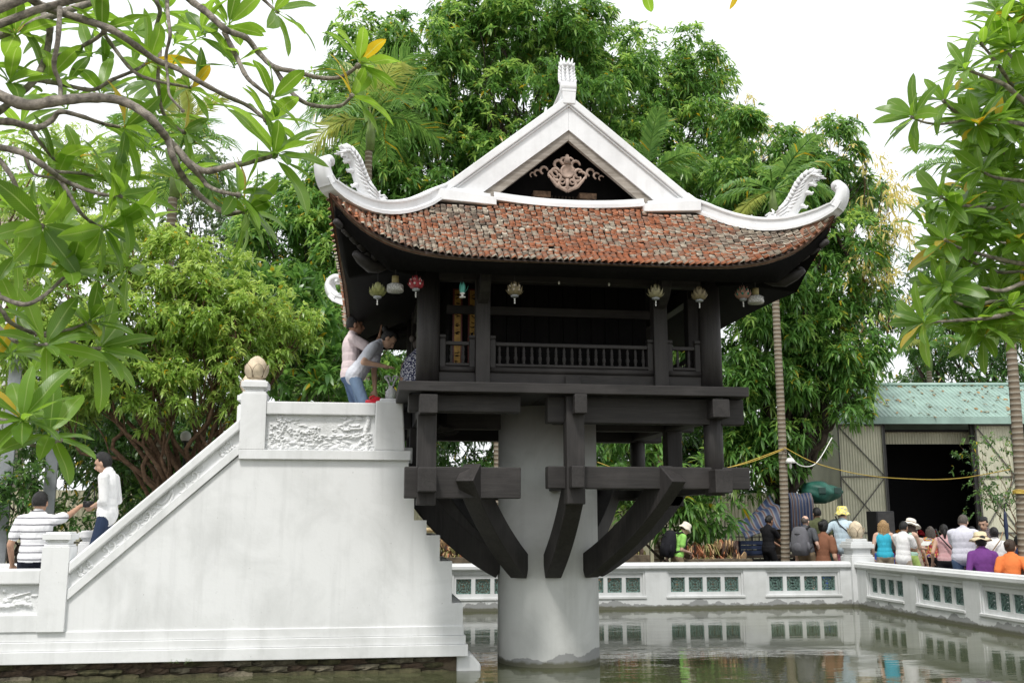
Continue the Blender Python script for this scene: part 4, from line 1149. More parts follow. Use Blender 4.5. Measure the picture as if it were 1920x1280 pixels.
# ---------------------------------------------------------------- pond balustrade
def vent_tile():
    """open-work glazed tile: ring, diagonal petals, frame"""
    s = 0.13; m = MB(); t = 0.014
    for a, b in (((-s, -s), (s, -s)), ((s, -s), (s, s)), ((s, s), (-s, s)), ((-s, s), (-s, -s))):
        m.bar((a[0], 0, a[1]), (b[0], 0, b[1]), 0.05, t * 2, (0, 0, 1) if a[1] == b[1] else (1, 0, 0))
    def ring(cx, cz, r, n=12, th=0.012, a0=0, a1=2 * PI):
        m.tube([(cx + r * math.cos(lerp(a0, a1, i / n)), 0, cz + r * math.sin(lerp(a0, a1, i / n))) for i in range(n + 1)], th, 5, cap=False)
    ring(0, 0, 0.045); ring(0, 0, 0.098, 16)
    for k in range(4):
        a = PI / 4 + k * PI / 2
        m.bar((0.02 * math.cos(a), 0, 0.02 * math.sin(a)), (0.17 * math.cos(a), 0, 0.17 * math.sin(a)), 0.04, 0.018, (-math.sin(a), 0, math.cos(a)))
        b = k * PI / 2
        ring(s * math.cos(b), s * math.sin(b), 0.055, 8, 0.011, b + PI / 2, b + 3 * PI / 2)
        ring(0.075 * math.cos(a), 0.075 * math.sin(a), 0.03, 8, 0.009)
    return m.mesh('vent_tile', M['ceramic'])
VT = vent_tile()
def balustrade(name, label, origin, rz, L, panels):
    """wall in local x, outer (pond) face at y = 0, z from below water to the cap; panels: list of (x0, x1)"""
    b = empty(name, origin, rz, label, 'balustrade', 'balustrades round the pond')
    th = 0.24; zb, zp0, zp1, zt = 0.16, 0.20, 0.69, 0.72
    edges = [0.0] + [x for p in panels for x in p] + [L]
    MB().box(0, L, 0.0, th, -0.7, zp0).build('foot', M['rail'], b)
    for i in range(0, len(edges), 2):
        if edges[i + 1] - edges[i] > 0.02:
            MB().box(edges[i], edges[i + 1], 0.0, th, zp0 + 0.0005, zp1).build('pier', M['rail'], b)
    MB().box(0, L, 0.002, th - 0.002, zp1 + 0.0005, zt).build('head', M['rail'], b)
    m = MB(); rows = []
    for x in (0.0, L):
        rows.append([(x, y, z) for y, z in ((-0.03, zt + 0.0008), (-0.045, zt + 0.025), (-0.045, zt + 0.075), (-0.015, zt + 0.095), (0.0, zt + 0.12), (th, zt + 0.12), (th + 0.015, zt + 0.095), (th + 0.045, zt + 0.075), (th + 0.045, zt + 0.025), (th + 0.03, zt + 0.0008))])
    m.strip(rows, 0, False, True); m.f += [tuple(range(10)), tuple(range(19, 9, -1))]; m.mi += [0, 0]; m.sm += [False, False]
    m.build('cap_rail', M['rail'], b)
    for x0, x1 in panels:
        p = link('panel', None, b, (x0, 0, 0))
        w = x1 - x0
        # stepped surround, four openings
        fr = MB(); y0, y1 = 0.045, th - 0.045
        z0, z1 = zp0 + 0.001, zp1 - 0.0005
        n = 4; margin = 0.085; gap = 0.075
        ts = (w - 2 * margin - (n - 1) * gap) / n
        tz0 = 0.30; tz1 = tz0 + 0.27
        fr.box(0.0, w, y0, y1, tz1, z1); fr.box(0.0, w, y0, y1, z0, tz0)
        xs = [0.0, margin]
        for k in range(n):
            a = margin + k * (ts + gap)
            fr.box(a - (gap if k else margin), a, y0, y1, tz0, tz1)
        fr.box(w - margin, w, y0, y1, tz0, tz1)
        fr.build('panel_frame', M['rail'], p)
        s2 = MB(); s2.box(-0.02, w + 0.02, -0.02, 0.05, zp0 - 0.012, zp0 + 0.035); s2.build('panel_sill', M['rail'], p, 0.008)
        tr = MB()
        for (a0, a1, c0, c1) in ((0.0, 0.04, zp0 + 0.036, z1), (w - 0.04, w, zp0 + 0.036, z1), (0.0401, w - 0.0401, z1 - 0.04, z1)):
            tr.box(a0, a1, 0.018, 0.0449, c0, c1 - 0.0003)
        tr.build('panel_trim', M['rail'], p, 0.004)
        for k in range(n):
            a = margin + k * (ts + gap) + ts / 2
            o = link('vent_tile', VT, p, (a, 0.10, (tz0 + tz1) / 2)); o.scale = (ts / 0.285, 1, 0.27 / 0.285)
    return b
BX0 = -2.55
def px_pan(pans): return [(x - BX0 , x2 - BX0) for x, x2 in pans]
back_p = [(-2.1, -0.6), (-0.35, 1.15), (1.52, 3.02), (3.64, 5.14), (5.56, 7.06), (7.50, 9.00)]
balustrade('pond_balustrade', 'white pond balustrade with green openwork tiles running behind the pagoda pillar', (BX0, 18.45, 0), 0, 9.30 - BX0, px_pan(back_p))
rp = []
y = 18.0
for a, bb in ((18.0, 16.70), (16.28, 14.88), (14.46, 13.06), (12.64, 11.24), (10.82, 9.42), (9.0, 7.6), (7.18, 5.78), (5.36, 3.96)):
    rp.append((18.42 - a, 18.42 - bb))
balustrade('pond_balustrade', 'white pond balustrade with green openwork tiles beside the crowd of visitors', (9.3, 18.42, 0), -PI / 2, 15.5, rp)
def corner_post():
    c = empty('corner_post', (9.45, 18.6, 0), 0, 'stepped grey-white post at the corner of the pond balustrade', 'post')
    MB().box(-0.235, 0.235, -0.235, 0.235, -0.6, 0.93).build('shaft', M['rail'], c, 0.008)
    m = MB()
    for z0, z1, h in ((0.9305, 0.97, 0.215), (0.9705, 1.06, 0.185), (1.0605, 1.09, 0.20), (1.0905, 1.17, 0.245), (1.1705, 1.215, 0.215), (1.2155, 1.27, 0.15)): m.box(-h, h, -h, h, z0, z1)
    m.build('moulded_cap', M['rail'], c, 0.008)
    lo = lotus(None, (9.45, 18.6, 1.271), s=1.2); tag(lo, 'pale stone lotus bud finial on the balustrade corner post among the visitors', 'finial')
corner_post()
# ================================================================ plants
def leaf_mesh(name, B, D, L, W, droop, mat, young=None, seed=1, curl=0.25):
    """N lanceolate leaves, four triangles each, bending under their weight"""
    r = np.random.default_rng(seed); N = len(B)
    D = D / np.linalg.norm(D, axis=1, keepdims=True)
    up = np.tile(np.array([0, 0, 1.0]), (N, 1)) + r.normal(0, 0.35, (N, 3))
    S = np.cross(D, up); S /= np.linalg.norm(S, axis=1, keepdims=True) + 1e-9
    NN = np.cross(S, D)
    def P(t): return B + D * (L * t)[:, None] - np.array([0, 0, 1.0]) * (L * droop * t * t)[:, None]
    one = np.ones(N)
    p0, p1, p2, p3 = P(0.0 * one), P(0.36 * one), P(0.70 * one), P(1.0 * one)
    w1, w2 = (W * 0.5)[:, None], (W * 0.40)[:, None]
    f = (curl * W * 0.5)[:, None]
    V = np.stack([p0, p1 - S * w1 + NN * f, p1 + S * w1 + NN * f, p2 - S * w2 + NN * f, p2 + S * w2 + NN * f, p3], 1).reshape(-1, 3)
    o = (np.arange(N) * 6)[:, None]
    T = np.concatenate([o + np.array([[0, 2, 1]]), o + np.array([[3, 4, 5]])])
    Q = o + np.array([[1, 2, 4, 3]])
    me = np_mesh(name, V, Q, T, mat)
    if young is not None:
        at = me.attributes.new('young', 'FLOAT', 'POINT'); at.data.foreach_set('value', np.repeat(young, 6).astype(np.float32))
    return me

def unit(r, n):
    v = r.normal(0, 1, (n, 3)); return v / np.linalg.norm(v, axis=1, keepdims=True)

def crown_leaves(blobs, n_ros, per, length, width, droop, mat, seed, clump=0.42, nsub=16, shell=0.5, young_p=0.25, spread=1.1, name='crown'):
    """blobs: (centre, (rx, ry, rz)); leaves stand in rosettes, rosettes gather into clumps on and inside the blobs"""
    r = np.random.default_rng(seed)
    wts = np.array([b[1][0] * b[1][2] for b in blobs]); wts = wts / wts.sum()
    cs = []; cr = []; cc = []; oc = []
    for (c, rad), w in zip(blobs, wts):
        k = max(6, int(nsub * (0.6 + 0.8 * r.random())))
        u = unit(r, k)
        rr = shell + (1.02 - shell) * r.random(k) ** 0.45
        pos = np.array(c) + u * np.array(rad) * rr[:, None]
        cs.append(pos); cr.append(np.array(rad).mean() * clump * (0.55 + 0.75 * r.random(k))); cc.append(np.full(k, w / k)); oc.append(np.tile(np.array(c), (k, 1)))
    cs = np.concatenate(cs); cr = np.concatenate(cr); cc = np.concatenate(cc); oc = np.concatenate(oc)
    idx = r.choice(len(cs), n_ros, p=cc / cc.sum())
    u = unit(r, n_ros)
    u[:, 2] = u[:, 2] * 0.75 + 0.12
    rr = (0.35 + 0.65 * r.random(n_ros) ** 0.5)
    base = cs[idx] + u * (cr[idx] * rr)[:, None]
    ax = (base - cs[idx]) / (cr[idx][:, None] + 1e-6) + 0.5 * (base - oc[idx]) / (np.linalg.norm(base - oc[idx], axis=1, keepdims=True) + 1e-6) + np.array([0, 0, 0.5]) + r.normal(0, 0.25, (n_ros, 3))
    ax /= np.linalg.norm(ax, axis=1, keepdims=True)
    N = n_ros * per
    A = np.repeat(ax, per, 0); Bp = np.repeat(base, per, 0)
    t1 = np.cross(A, np.array([0.3, 0.9, 0.2])); t1 /= np.linalg.norm(t1, axis=1, keepdims=True); t2 = np.cross(A, t1)
    ph = np.tile(np.arange(per) * 2.399, n_ros) + np.repeat(r.random(n_ros) * 6.28, per) + r.normal(0, 0.25, N)
    el = spread + r.normal(0, 0.28, N)
    Dd = A * np.cos(el)[:, None] + (t1 * np.cos(ph)[:, None] + t2 * np.sin(ph)[:, None]) * np.sin(el)[:, None]
    L = length * (0.65 + 0.6 * r.random(N)); W = width * (0.75 + 0.5 * r.random(N))
    Bp = Bp + A * (r.random(N) * length * 0.35)[:, None]
    hfac = np.clip((base[:, 2] - oc[idx][:, 2]) / (np.array([b[1][2] for b in blobs]).mean() + 1e-6), -1, 1)
    yg = (r.random(n_ros) < young_p * (0.7 + 0.8 * hfac)).astype(float) * (0.4 + 0.6 * r.random(n_ros))
    return leaf_mesh(name, Bp, Dd, L, W, droop * (0.6 + 0.8 * r.random(N)), mat, np.repeat(yg, per), seed)

def limb_path(a, b, r, wob=0.08, n=7, sag=0.0):
    a, b = Vector(a), Vector(b); L = (b - a).length; pts = []
    for i in range(n):
        t = i / (n - 1)
        p = a.lerp(b, t)
        k = math.sin(PI * t) * wob * L
        pts.append(p + Vector((r.uniform(-1, 1) * k, r.uniform(-1, 1) * k, r.uniform(-0.6, 0.6) * k - sag * math.sin(PI * t) * L)))
    return catmull(pts, 3)

def tree(name, label, cat, base, blobs, leaves, bark, r0, seed, fork=0.45, group=None, twigs=0, lean=None):
    r = random.Random(seed)
    root = empty(name, base, 0, label, cat, group)
    b = Vector(base)
    cen = sum((Vector(c) for c, _ in blobs), Vector()) / len(blobs)
    fk = b + (cen - b) * fork * 0.75; fk.x = lerp(b.x, cen.x, 0.35); fk.y = lerp(b.y, cen.y, 0.35)
    m = MB()
    p = limb_path(b - Vector((0, 0, 0.1)), fk, r, 0.03)
    m.tube([q - b for q in p], [r0 * lerp(1.25, 0.8, i / (len(p) - 1)) for i in range(len(p))], 12)
    for c, rad in blobs:
        c = Vector(c)
        p = limb_path(fk if r.random() < 0.6 else p0_mid(b, fk, r), c, r, 0.09)
        k = len(p)
        m.tube([q - b for q in p], [r0 * lerp(0.55, 0.10, i / (k - 1)) for i in range(k)], 8)
        for q in range(3 + twigs):
            u = Vector((r.uniform(-1, 1), r.uniform(-1, 1), r.uniform(-0.3, 1))).normalized()
            e = c + Vector((u.x * rad[0], u.y * rad[1], u.z * rad[2])) * r.uniform(0.6, 0.95)
            pp = limb_path(p[int(k * r.uniform(0.55, 0.95))], e, r, 0.08, 5)
            m.tube([w - b for w in pp], [r0 * lerp(0.16, 0.03, i / (len(pp) - 1)) for i in range(len(pp))], 6)
    m.build('trunk', M[bark], root, fix=False)
    for me in leaves:
        o = link(me.name.split('.')[0], me, root, -b)
    return root
def p0_mid(a, b, r): return a.lerp(b, r.uniform(0.55, 1.0))

def bl(px, py, rpx, Y, dy=0.0, k=1.0, kz=1.0):
    """a crown blob seen at a pixel of the photograph, at distance Y, with a real size"""
    c = atY(px, py, Y); s = rpx / F_PX * (c - Vector((0, 0, EYE))).length
    return (tuple(c + Vector((0, dy, 0))), (s * k, s * k * 0.95, s * kz))

def big_trees():
    def mk(name, label, base, bs, n, seed, mat='mango', per=8, ln=0.225, wd=0.055, young=0.34, **kw):
        me = crown_leaves(bs, n, per, ln, wd, 0.55, M[mat], seed, young_p=young, **kw)
        return tree(name, label, 'tree', base, bs, [me], 'bark_dark', 0.22, seed, group='mango trees behind the pond')
    B = [bl(930, 60, 100, 25), bl(1010, 40, 90, 26), bl(1090, 80, 95, 25.5), bl(890, 140, 90, 25), bl(980, 150, 130, 25), bl(1110, 170, 90, 25), bl(900, 250, 110, 25), bl(1040, 280, 130, 25.5), bl(860, 30, 40, 25), bl(1150, 110, 60, 26), bl(950, 340, 110, 25), bl(1120, 300, 100, 26)]
    mk('mango_tree', 'tallest mango tree rising behind the roof ridge of the pagoda', (3.9, 25.2, 0.1), B, 7800, 21)
    B = [bl(700, 120, 75, 24), bl(770, 130, 85, 24), bl(665, 200, 75, 24), bl(740, 230, 110, 24), bl(820, 180, 80, 24.5), bl(800, 330, 100, 24), bl(690, 330, 110, 24), bl(600, 360, 80, 23.5), bl(560, 430, 90, 23.5), bl(520, 500, 90, 23), bl(600, 520, 110, 23), bl(540, 610, 100, 23), bl(620, 650, 90, 23), bl(460, 560, 70, 23), bl(690, 440, 120, 24), bl(730, 80, 45, 24)]
    mk('mango_tree', 'dense mango tree behind the staircase and the left end of the pagoda roof', (-0.2, 24.0, 0.1), B, 8600, 22)
    B = [bl(1250, 140, 85, 27), bl(1200, 190, 90, 27), bl(1310, 130, 45, 27), bl(1320, 190, 60, 27), bl(1290, 260, 90, 26.5), bl(1210, 320, 100, 26), bl(1350, 320, 80, 26), bl(1300, 400, 110, 26), bl(1190, 430, 110, 26)]
    mk('mango_tree', 'mango tree with rounded top behind the right slope of the gable', (8.3, 26.8, 0.1), B, 5600, 23)
    B = [bl(1430, 300, 80, 23.5), bl(1560, 290, 55, 23), bl(1510, 330, 70, 23), bl(1420, 400, 90, 23), bl(1540, 400, 80, 23), bl(1600, 350, 50, 23), bl(1480, 460, 100, 23), bl(1570, 520, 90, 22.5), bl(1420, 560, 100, 22.5), bl(1510, 600, 100, 22.5), bl(1590, 640, 70, 22), bl(1430, 680, 100, 22.5), bl(1540, 710, 85, 22), bl(1390, 760, 80, 22.5), bl(1470, 800, 80, 22.5), bl(1420, 870, 70, 22.5), bl(1600, 740, 45, 21.5), bl(1330, 700, 90, 23.5)]
    mk('mango_tree', 'mango tree with drooping dark leaves between the pagoda and the green-roofed shed', (9.6, 22.8, 0.1), B, 8800, 24, young=0.22)
    # a low, shaded bush of large leaves under the pagoda floor
    B = [bl(1290, 900, 55, 20.5), bl(1250, 960, 50, 20.4), bl(1330, 960, 45, 20.6), bl(1180, 860, 70, 21.5), bl(1150, 940, 60, 21.5)]
    me = crown_leaves(B, 420, 8, 0.30, 0.075, 0.6, M['mango'], 31, young_p=0.2)
    tree('bush', 'leafy mango sapling behind the man with the white bucket hat', 'bush', (6.1, 20.6, 0.1), B, [me], 'bark_dark', 0.06, 31)
    B = [bl(880, 850, 70, 23), bl(840, 800, 60, 23), bl(900, 920, 60, 23), bl(1160, 840, 80, 24), bl(1280, 830, 80, 24.5), bl(1060, 860, 80, 24)]
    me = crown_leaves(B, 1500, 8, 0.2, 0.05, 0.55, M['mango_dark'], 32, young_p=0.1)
    tree('bush', 'dark green thicket seen through the beams under the pagoda floor', 'bush', (4.2, 23.6, 0.1), B, [me], 'bark_dark', 0.08, 32)
    # bamboo-like yellow tree, thin and open
    B = [bl(1400, 230, 45, 28), bl(1450, 270, 45, 28), bl(1490, 260, 35, 28), bl(1560, 240, 30, 28), bl(1630, 330, 50, 27), bl(1660, 400, 55, 27), bl(1640, 470, 60, 27), bl(1610, 540, 60, 27), bl(1680, 350, 35, 27), bl(1640, 600, 50, 27), bl(1655, 350, 40, 21.5), bl(1690, 430, 45, 21.5), bl(1640, 450, 50, 21.5), bl(1620, 520, 45, 21.5), bl(1670, 520, 40, 21.5), bl(1620, 300, 25, 21.5), bl(1400, 190, 16, 24), bl(1450, 235, 18, 24), bl(1530, 235, 18, 24)]
    me = crown_leaves(B, 480, 5, 0.19, 0.048, 0.9, M['yellow_leaf'], 33, shell=0.15, clump=0.6, nsub=9)
    tree('yellow_tree', 'thin tree with sparse yellow leaves beyond the right end of the pagoda roof', 'tree', (13.2, 27.5, 0.1), B, [me], 'bark_brown', 0.07, 33, twigs=3)
    # foliage beyond the shed
    B = [bl(1720, 600, 80, 31), bl(1800, 620, 90, 31), bl(1880, 600, 100, 31), bl(1860, 680, 70, 30), bl(1780, 560, 70, 32), bl(1700, 540, 60, 32)]
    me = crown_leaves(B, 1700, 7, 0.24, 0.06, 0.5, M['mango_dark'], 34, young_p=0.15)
    tree('dark_tree', 'dark broadleaf tree rising behind the green metal roof of the shed', 'tree', (20.5, 31, 0.1), B, [me], 'bark_dark', 0.2, 34)
    # left side: pale green spreading tree with bare lower branches
    B = [bl(250, 470, 70, 15.5), bl(330, 500, 75, 15.5), bl(410, 540, 70, 15.5), bl(480, 590, 60, 15.5), bl(540, 640, 45, 15.8), bl(180, 520, 70, 15.5), bl(280, 570, 80, 15.2), bl(380, 600, 70, 15.2), bl(450, 650, 60, 15.4), bl(120, 460, 60, 15.5), bl(220, 620, 80, 15.2), bl(330, 670, 70, 15.2), bl(420, 720, 50, 15.4), bl(500, 690, 35, 15.6), bl(120, 600, 80, 15.6), bl(50, 520, 80, 16), bl(300, 740, 70, 15.0), bl(230, 700, 75, 15.0), bl(390, 690, 60, 15.0), bl(160, 680, 80, 15.2), bl(60, 620, 80, 15.6), bl(440, 760, 35, 15.2), bl(550, 600, 40, 16), bl(350, 560, 80, 15.1), bl(440, 590, 60, 15.2), bl(90, 740, 70, 15.6)]
    me = crown_leaves(B, 8200, 8, 0.11, 0.032, 0.5, M['lime_leaf'], 35, young_p=0.55, shell=0.3, spread=0.9)
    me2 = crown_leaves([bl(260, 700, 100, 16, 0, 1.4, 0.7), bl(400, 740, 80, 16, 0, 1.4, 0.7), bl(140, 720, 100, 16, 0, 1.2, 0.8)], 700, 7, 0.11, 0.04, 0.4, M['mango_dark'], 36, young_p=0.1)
    tr = tree('pale_tree', 'spreading tree with pale yellow-green leaves and bare lower branches left of the staircase', 'tree', (-2.6, 15.9, 0.1), B, [me, me2], 'bark_brown', 0.085, 35, twigs=6, fork=0.5)
    # far pale tree against the sky, upper left mass
    B = [bl(400, 330, 60, 34), bl(370, 400, 70, 34), bl(430, 410, 55, 34), bl(380, 470, 70, 34), bl(440, 470, 50, 34), bl(340, 340, 50, 34)]
    me = crown_leaves(B, 1500, 6, 0.16, 0.07, 0.4, M['grey_leaf'], 37, shell=0.2, young_p=0.15)
    tree('grey_green_tree', 'far grey-green tree standing against the white sky left of the pagoda roof', 'tree', (-8.6, 34, 0.1), B, [me], 'bark_dark', 0.14, 37)
    B = [bl(60, 330, 80, 19), bl(160, 300, 60, 19), bl(240, 330, 60, 20), bl(20, 420, 80, 19), bl(270, 390, 60, 20), bl(120, 380, 60, 19.5)]
    me = crown_leaves(B, 1500, 8, 0.13, 0.035, 0.5, M['lime_leaf'], 38, young_p=0.5, shell=0.3)
    tree('feathery_tree', 'feathery yellow-green tree behind the bare plumeria branches', 'tree', (-8.6, 19.4, 0.1), B, [me], 'bark_brown', 0.12, 38)
    # plumeria-like bushes behind the stair head; undergrowth
    B = [bl(520, 560, 55, 18), bl(560, 620, 50, 18), bl(540, 700, 60, 17.8), bl(600, 700, 55, 18), bl(640, 720, 50, 18), bl(480, 520, 40, 18)]
    me = crown_leaves(B, 260, 9, 0.30, 0.075, 0.25, M['lime_leaf'], 39, young_p=0.1, shell=0.4, spread=0.9)
    me.materials[0] = M['mango']
    tree('plumeria_bush', 'broad-leaved plumeria bush behind the lotus post at the head of the stairs', 'bush', (-1.6, 18.9, 0.1), B, [me], 'bark', 0.07, 39)
    B = [bl(590, 740, 50, 20.5), bl(680, 690, 55, 20.5), bl(720, 650, 50, 20.5), bl(640, 600, 60, 21), bl(740, 720, 50, 20.5), bl(660, 760, 50, 20)]
    me = crown_leaves(B, 900, 8, 0.2, 0.045, 0.5, M['mango'], 40, young_p=0.3)
    tree('bush', 'glossy green bush behind the worshippers at the head of the stairs', 'bush', (-0.1, 20.8, 0.1), B, [me], 'bark_dark', 0.08, 40)
    B = [bl(120, 880, 40, 17), bl(60, 840, 50, 17.5), bl(20, 800, 50, 17.5), bl(150, 830, 40, 18), bl(30, 940, 40, 15), bl(10, 900, 40, 15), bl(60, 900, 30, 15.2), bl(150, 980, 45, 16), bl(230, 960, 40, 16.5), bl(110, 970, 35, 16)]
    me = crown_leaves(B, 700, 7, 0.11, 0.04, 0.4, M['mango_dark'], 41, young_p=0.35, shell=0.3)
    tree('shrub', 'small-leaved shrub beside the grey steel posts behind the striped shirt', 'bush', (-5.2, 15.3, 0.1), B, [me], 'bark_dark', 0.04, 41)
    B = [bl(270, 850, 80, 18), bl(360, 840, 70, 18.5), bl(440, 800, 60, 19), bl(300, 780, 80, 19), bl(180, 830, 70, 18.5), bl(230, 920, 50, 18)]
    me = crown_leaves(B, 1300, 7, 0.14, 0.045, 0.5, M['mango_dark'], 42, young_p=0.12)
    tree('thicket', 'dark tangled thicket behind the man in the white shirt', 'bush', (-4.0, 18.6, 0.1), B, [me], 'bark_dark', 0.09, 42, twigs=6)
    # twiggy shrub before the right shed door
    B = [bl(1830, 850, 35, 21), bl(1870, 890, 40, 21), bl(1840, 930, 35, 21), bl(1880, 830, 30, 21), bl(1890, 940, 25, 21)]
    me = crown_leaves(B, 260, 5, 0.09, 0.035, 0.4, M['mango_dark'], 43, young_p=0.3, shell=0.1, clump=0.6)
    tree('shrub', 'thin twiggy shrub before the right door of the shed', 'bush', (15.2, 21.2, 0.1), B, [me], 'bark_brown', 0.03, 43, twigs=4)
    # the garden goes on behind: tall dark trees that close the view
    back = [(-12.5, 30, 'tall dark tree behind the fence beyond the striped shirt', 7.5), (-6.0, 31, 'tall dark tree behind the fence beyond the pale spreading tree', 6.0), (0.5, 31, 'tall dark tree behind the stair head', 7.0), (6.5, 32, 'tall dark tree behind the pagoda pillar', 7.0), (12.5, 32, 'tall dark tree behind the left end of the shed', 6.0), (20.0, 35, 'tall dark tree behind the middle of the shed roof', 7.5), (27.0, 35, 'tall dark tree far behind the right plumeria', 8.0)]
    for q, (x, y, lab, hh) in enumerate(back):
        rr = random.Random(200 + q)
        B = [((x + rr.uniform(-3.2, 3.2), y + rr.uniform(-1, 1), z), (1.7, 1.5, 1.3)) for z in np.linspace(0.9, hh - 1.0, 7) for _ in range(2)]
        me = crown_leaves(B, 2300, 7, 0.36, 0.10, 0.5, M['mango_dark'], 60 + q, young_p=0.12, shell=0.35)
        tree('dark_tree', lab, 'tree', (x, y, 0.1), B, [me], 'bark_dark', 0.16, 60 + q, group='dark trees closing the view')
big_trees()

# ---------------------------------------------------------------- palms
def frond_mesh(name, length, n, leaf, droop, seed, mat, width=0.048, fold=0.5):
    r = random.Random(seed); V = []; F = []
    pts = [Vector((length * t * (1 - 0.12 * t), 0, length * (0.62 * t - droop * t * t))) for t in np.linspace(0, 1, 14)]
    def at(t):
        x = t * 13; i = min(12, int(x)); return pts[i].lerp(pts[i + 1], x - i), (pts[i + 1] - pts[i]).normalized()
    m = MB(); m.tube(pts, [lerp(0.022, 0.004, i / 13) for i in range(14)], 5)
    V = list(m.v); F = list(m.f)
    for i in range(n):
        t = 0.16 + 0.84 * (i + 0.5) / n
        p, d = at(t)
        for s in (-1, 1):
            l = leaf * math.sin(PI * (0.12 + 0.80 * t)) ** 0.6 * r.uniform(0.85, 1.1)
            out = (Vector((0, s, 0)) * 0.85 + d * (0.55 + 0.5 * t) + Vector((0, 0, fold * r.uniform(0.3, 1.0)))).normalized()
            w = d * width * 0.5
            q1 = p + out * l * 0.5 - Vector((0, 0, 0.06 * l)); q2 = p + out * l - Vector((0, 0, (0.35 + r.uniform(0, 0.25)) * l))
            k = len(V)
            V += [tuple(p - w * 0.5), tuple(p + w * 0.5), tuple(q1 + w), tuple(q1 - w), tuple(q2)]
            F += [(k, k + 1, k + 2, k + 3), (k + 3, k + 2, k + 4)]
    me = bpy.data.meshes.new(name); me.from_pydata(V, [], F); me.materials.append(mat); me.update()
    return me
def palm(label, base, top, r0, nf, flen, seed, name='areca_palm', dead=0, leaf=0.5):
    r = random.Random(seed)
    root = empty(name, base, 0, label, 'palm tree', 'areca palms')
    b, t = Vector(base), Vector(top); m = MB(); pts = []; rad = []
    L = (t - b).length; n = int(L / 0.085)
    for i in range(n + 1):
        u = i / n; p = b.lerp(t, u) - b + Vector((0.03 * math.sin(u * 5), 0, 0)); pts.append(p); rad.append(r0 * lerp(1.1, 0.85, u) * (1.022 if i % 2 else 0.985))
    m.tube(pts, rad, 12); m.build('trunk', M['palm_bark'], root, fix=False)
    cs = MB(); cs.tube([t - b, t - b + Vector((0, 0, 0.35)), t - b + Vector((0, 0, 0.75))], [r0 * 0.95, r0 * 1.15, r0 * 0.55], 12); cs.build('crown_shaft', M['palm_green'], root)
    for i in range(nf):
        me = frond_mesh('frond', flen * r.uniform(0.85, 1.1), 34, leaf, r.uniform(0.45, 0.85) if i > nf * 0.3 else r.uniform(0.25, 0.45), seed * 31 + i, M['palm_leaf'])
        at = me.attributes.new('young', 'FLOAT', 'POINT'); yv = 0.7 if r.random() < 0.15 else 0.0
        at.data.foreach_set('value', np.full(len(me.vertices), yv, np.float32))
        o = link('frond', me, root, t - b + Vector((0, 0, 0.7)))
        o.rotation_euler = (r.uniform(-0.2, 0.2), r.uniform(-0.95, 0.25) if i < nf * 0.4 else r.uniform(-0.15, 0.45), i * 2.399 + r.uniform(-0.2, 0.2))
    for i in range(dead):
        q = MB(); a = r.uniform(0, 6.28)
        for k in range(4):
            q.tube(catmull([t - b + Vector((0, 0, 0.1)), t - b + Vector((math.cos(a) * 0.2, math.sin(a) * 0.2, 0.05)), t - b + Vector((math.cos(a) * 0.35 + r.uniform(-0.1, 0.1), math.sin(a) * 0.35, -0.4 - 0.15 * k))], 3), 0.008, 4)
        q.build('dead_stalk', M['bamboo'], root)
    return root
def palm_bark():
    t = NT('ringed_palm_bark'); v = t.coord('Object')
    w = t.n('TexWave'); w.bands_direction = 'Z'; w.inputs['Scale'].default_value = 3.4; w.inputs['Distortion'].default_value = 1.2; w.inputs['Detail'].default_value = 2
    t.l(v, w.inputs[0])
    c = t.ramp(w.outputs[1], [(0.35, (0.19, 0.15, 0.11)), (0.85, (0.27, 0.235, 0.185)), (0.97, (0.42, 0.39, 0.33))])
    c = t.mix(t.math('MULTIPLY', t.noise(v, 14, 5), 0.6), c, (0.10, 0.085, 0.06))
    t.bsdf(c, 0.9, 0, t.bump(w.outputs[1], 0.5, 0.02), 0.2); return t.m
M['palm_bark'] = palm_bark()
M['palm_green'] = m_plain('palm_crown_shaft', (0.15, 0.22, 0.06), 0.5, var=0.2)
palm('slim palm with ringed trunk and a white lamp, standing right of the pagoda beams', (8.55, 20.0, 0.1), (8.68, 20.0, 8.1), 0.085, 9, 1.7, 3, dead=3)
palm('ringed palm trunk tied with yellow cable beside the visitors at the shed', (10.15, 14.6, 0.1), (10.38, 14.6, 6.6), 0.085, 9, 1.7, 4)
palm('thin palm trunk seen through the beams under the pagoda floor', (2.62, 21.0, 0.1), (2.66, 21.0, 5.6), 0.062, 8, 1.4, 5)
c = atY(1215, 330, 22); palm('palm with upright fronds behind the right gable slope', (c.x, 22, 0.1), (c.x, 22, c.z - 0.7), 0.09, 12, 1.6, 6, leaf=0.55)
c = atY(695, 250, 20); palm('palm with long hanging fronds behind the left dragon finial', (c.x, 20, 0.1), (c.x, 20, c.z - 0.4), 0.09, 13, 1.8, 7, leaf=0.8)
c = atY(330, 330, 17); palm('palm half hidden behind the plumeria branches left of the pagoda', (c.x, 17, 0.1), (c.x, 17, c.z - 0.4), 0.09, 12, 1.6, 8, leaf=0.55)
c = atY(1590, 430, 29); palm('palm beyond the upturned right roof corner', (c.x, 29, 0.1), (c.x, 29, c.z - 0.5), 0.08, 11, 1.3, 9)
c = atY(1740, 650, 29.5); palm('fan of palm fronds over the ridge of the shed roof', (c.x, 29.5, 0.1), (c.x, 29.5, c.z - 0.8), 0.09, 13, 1.6, 10)

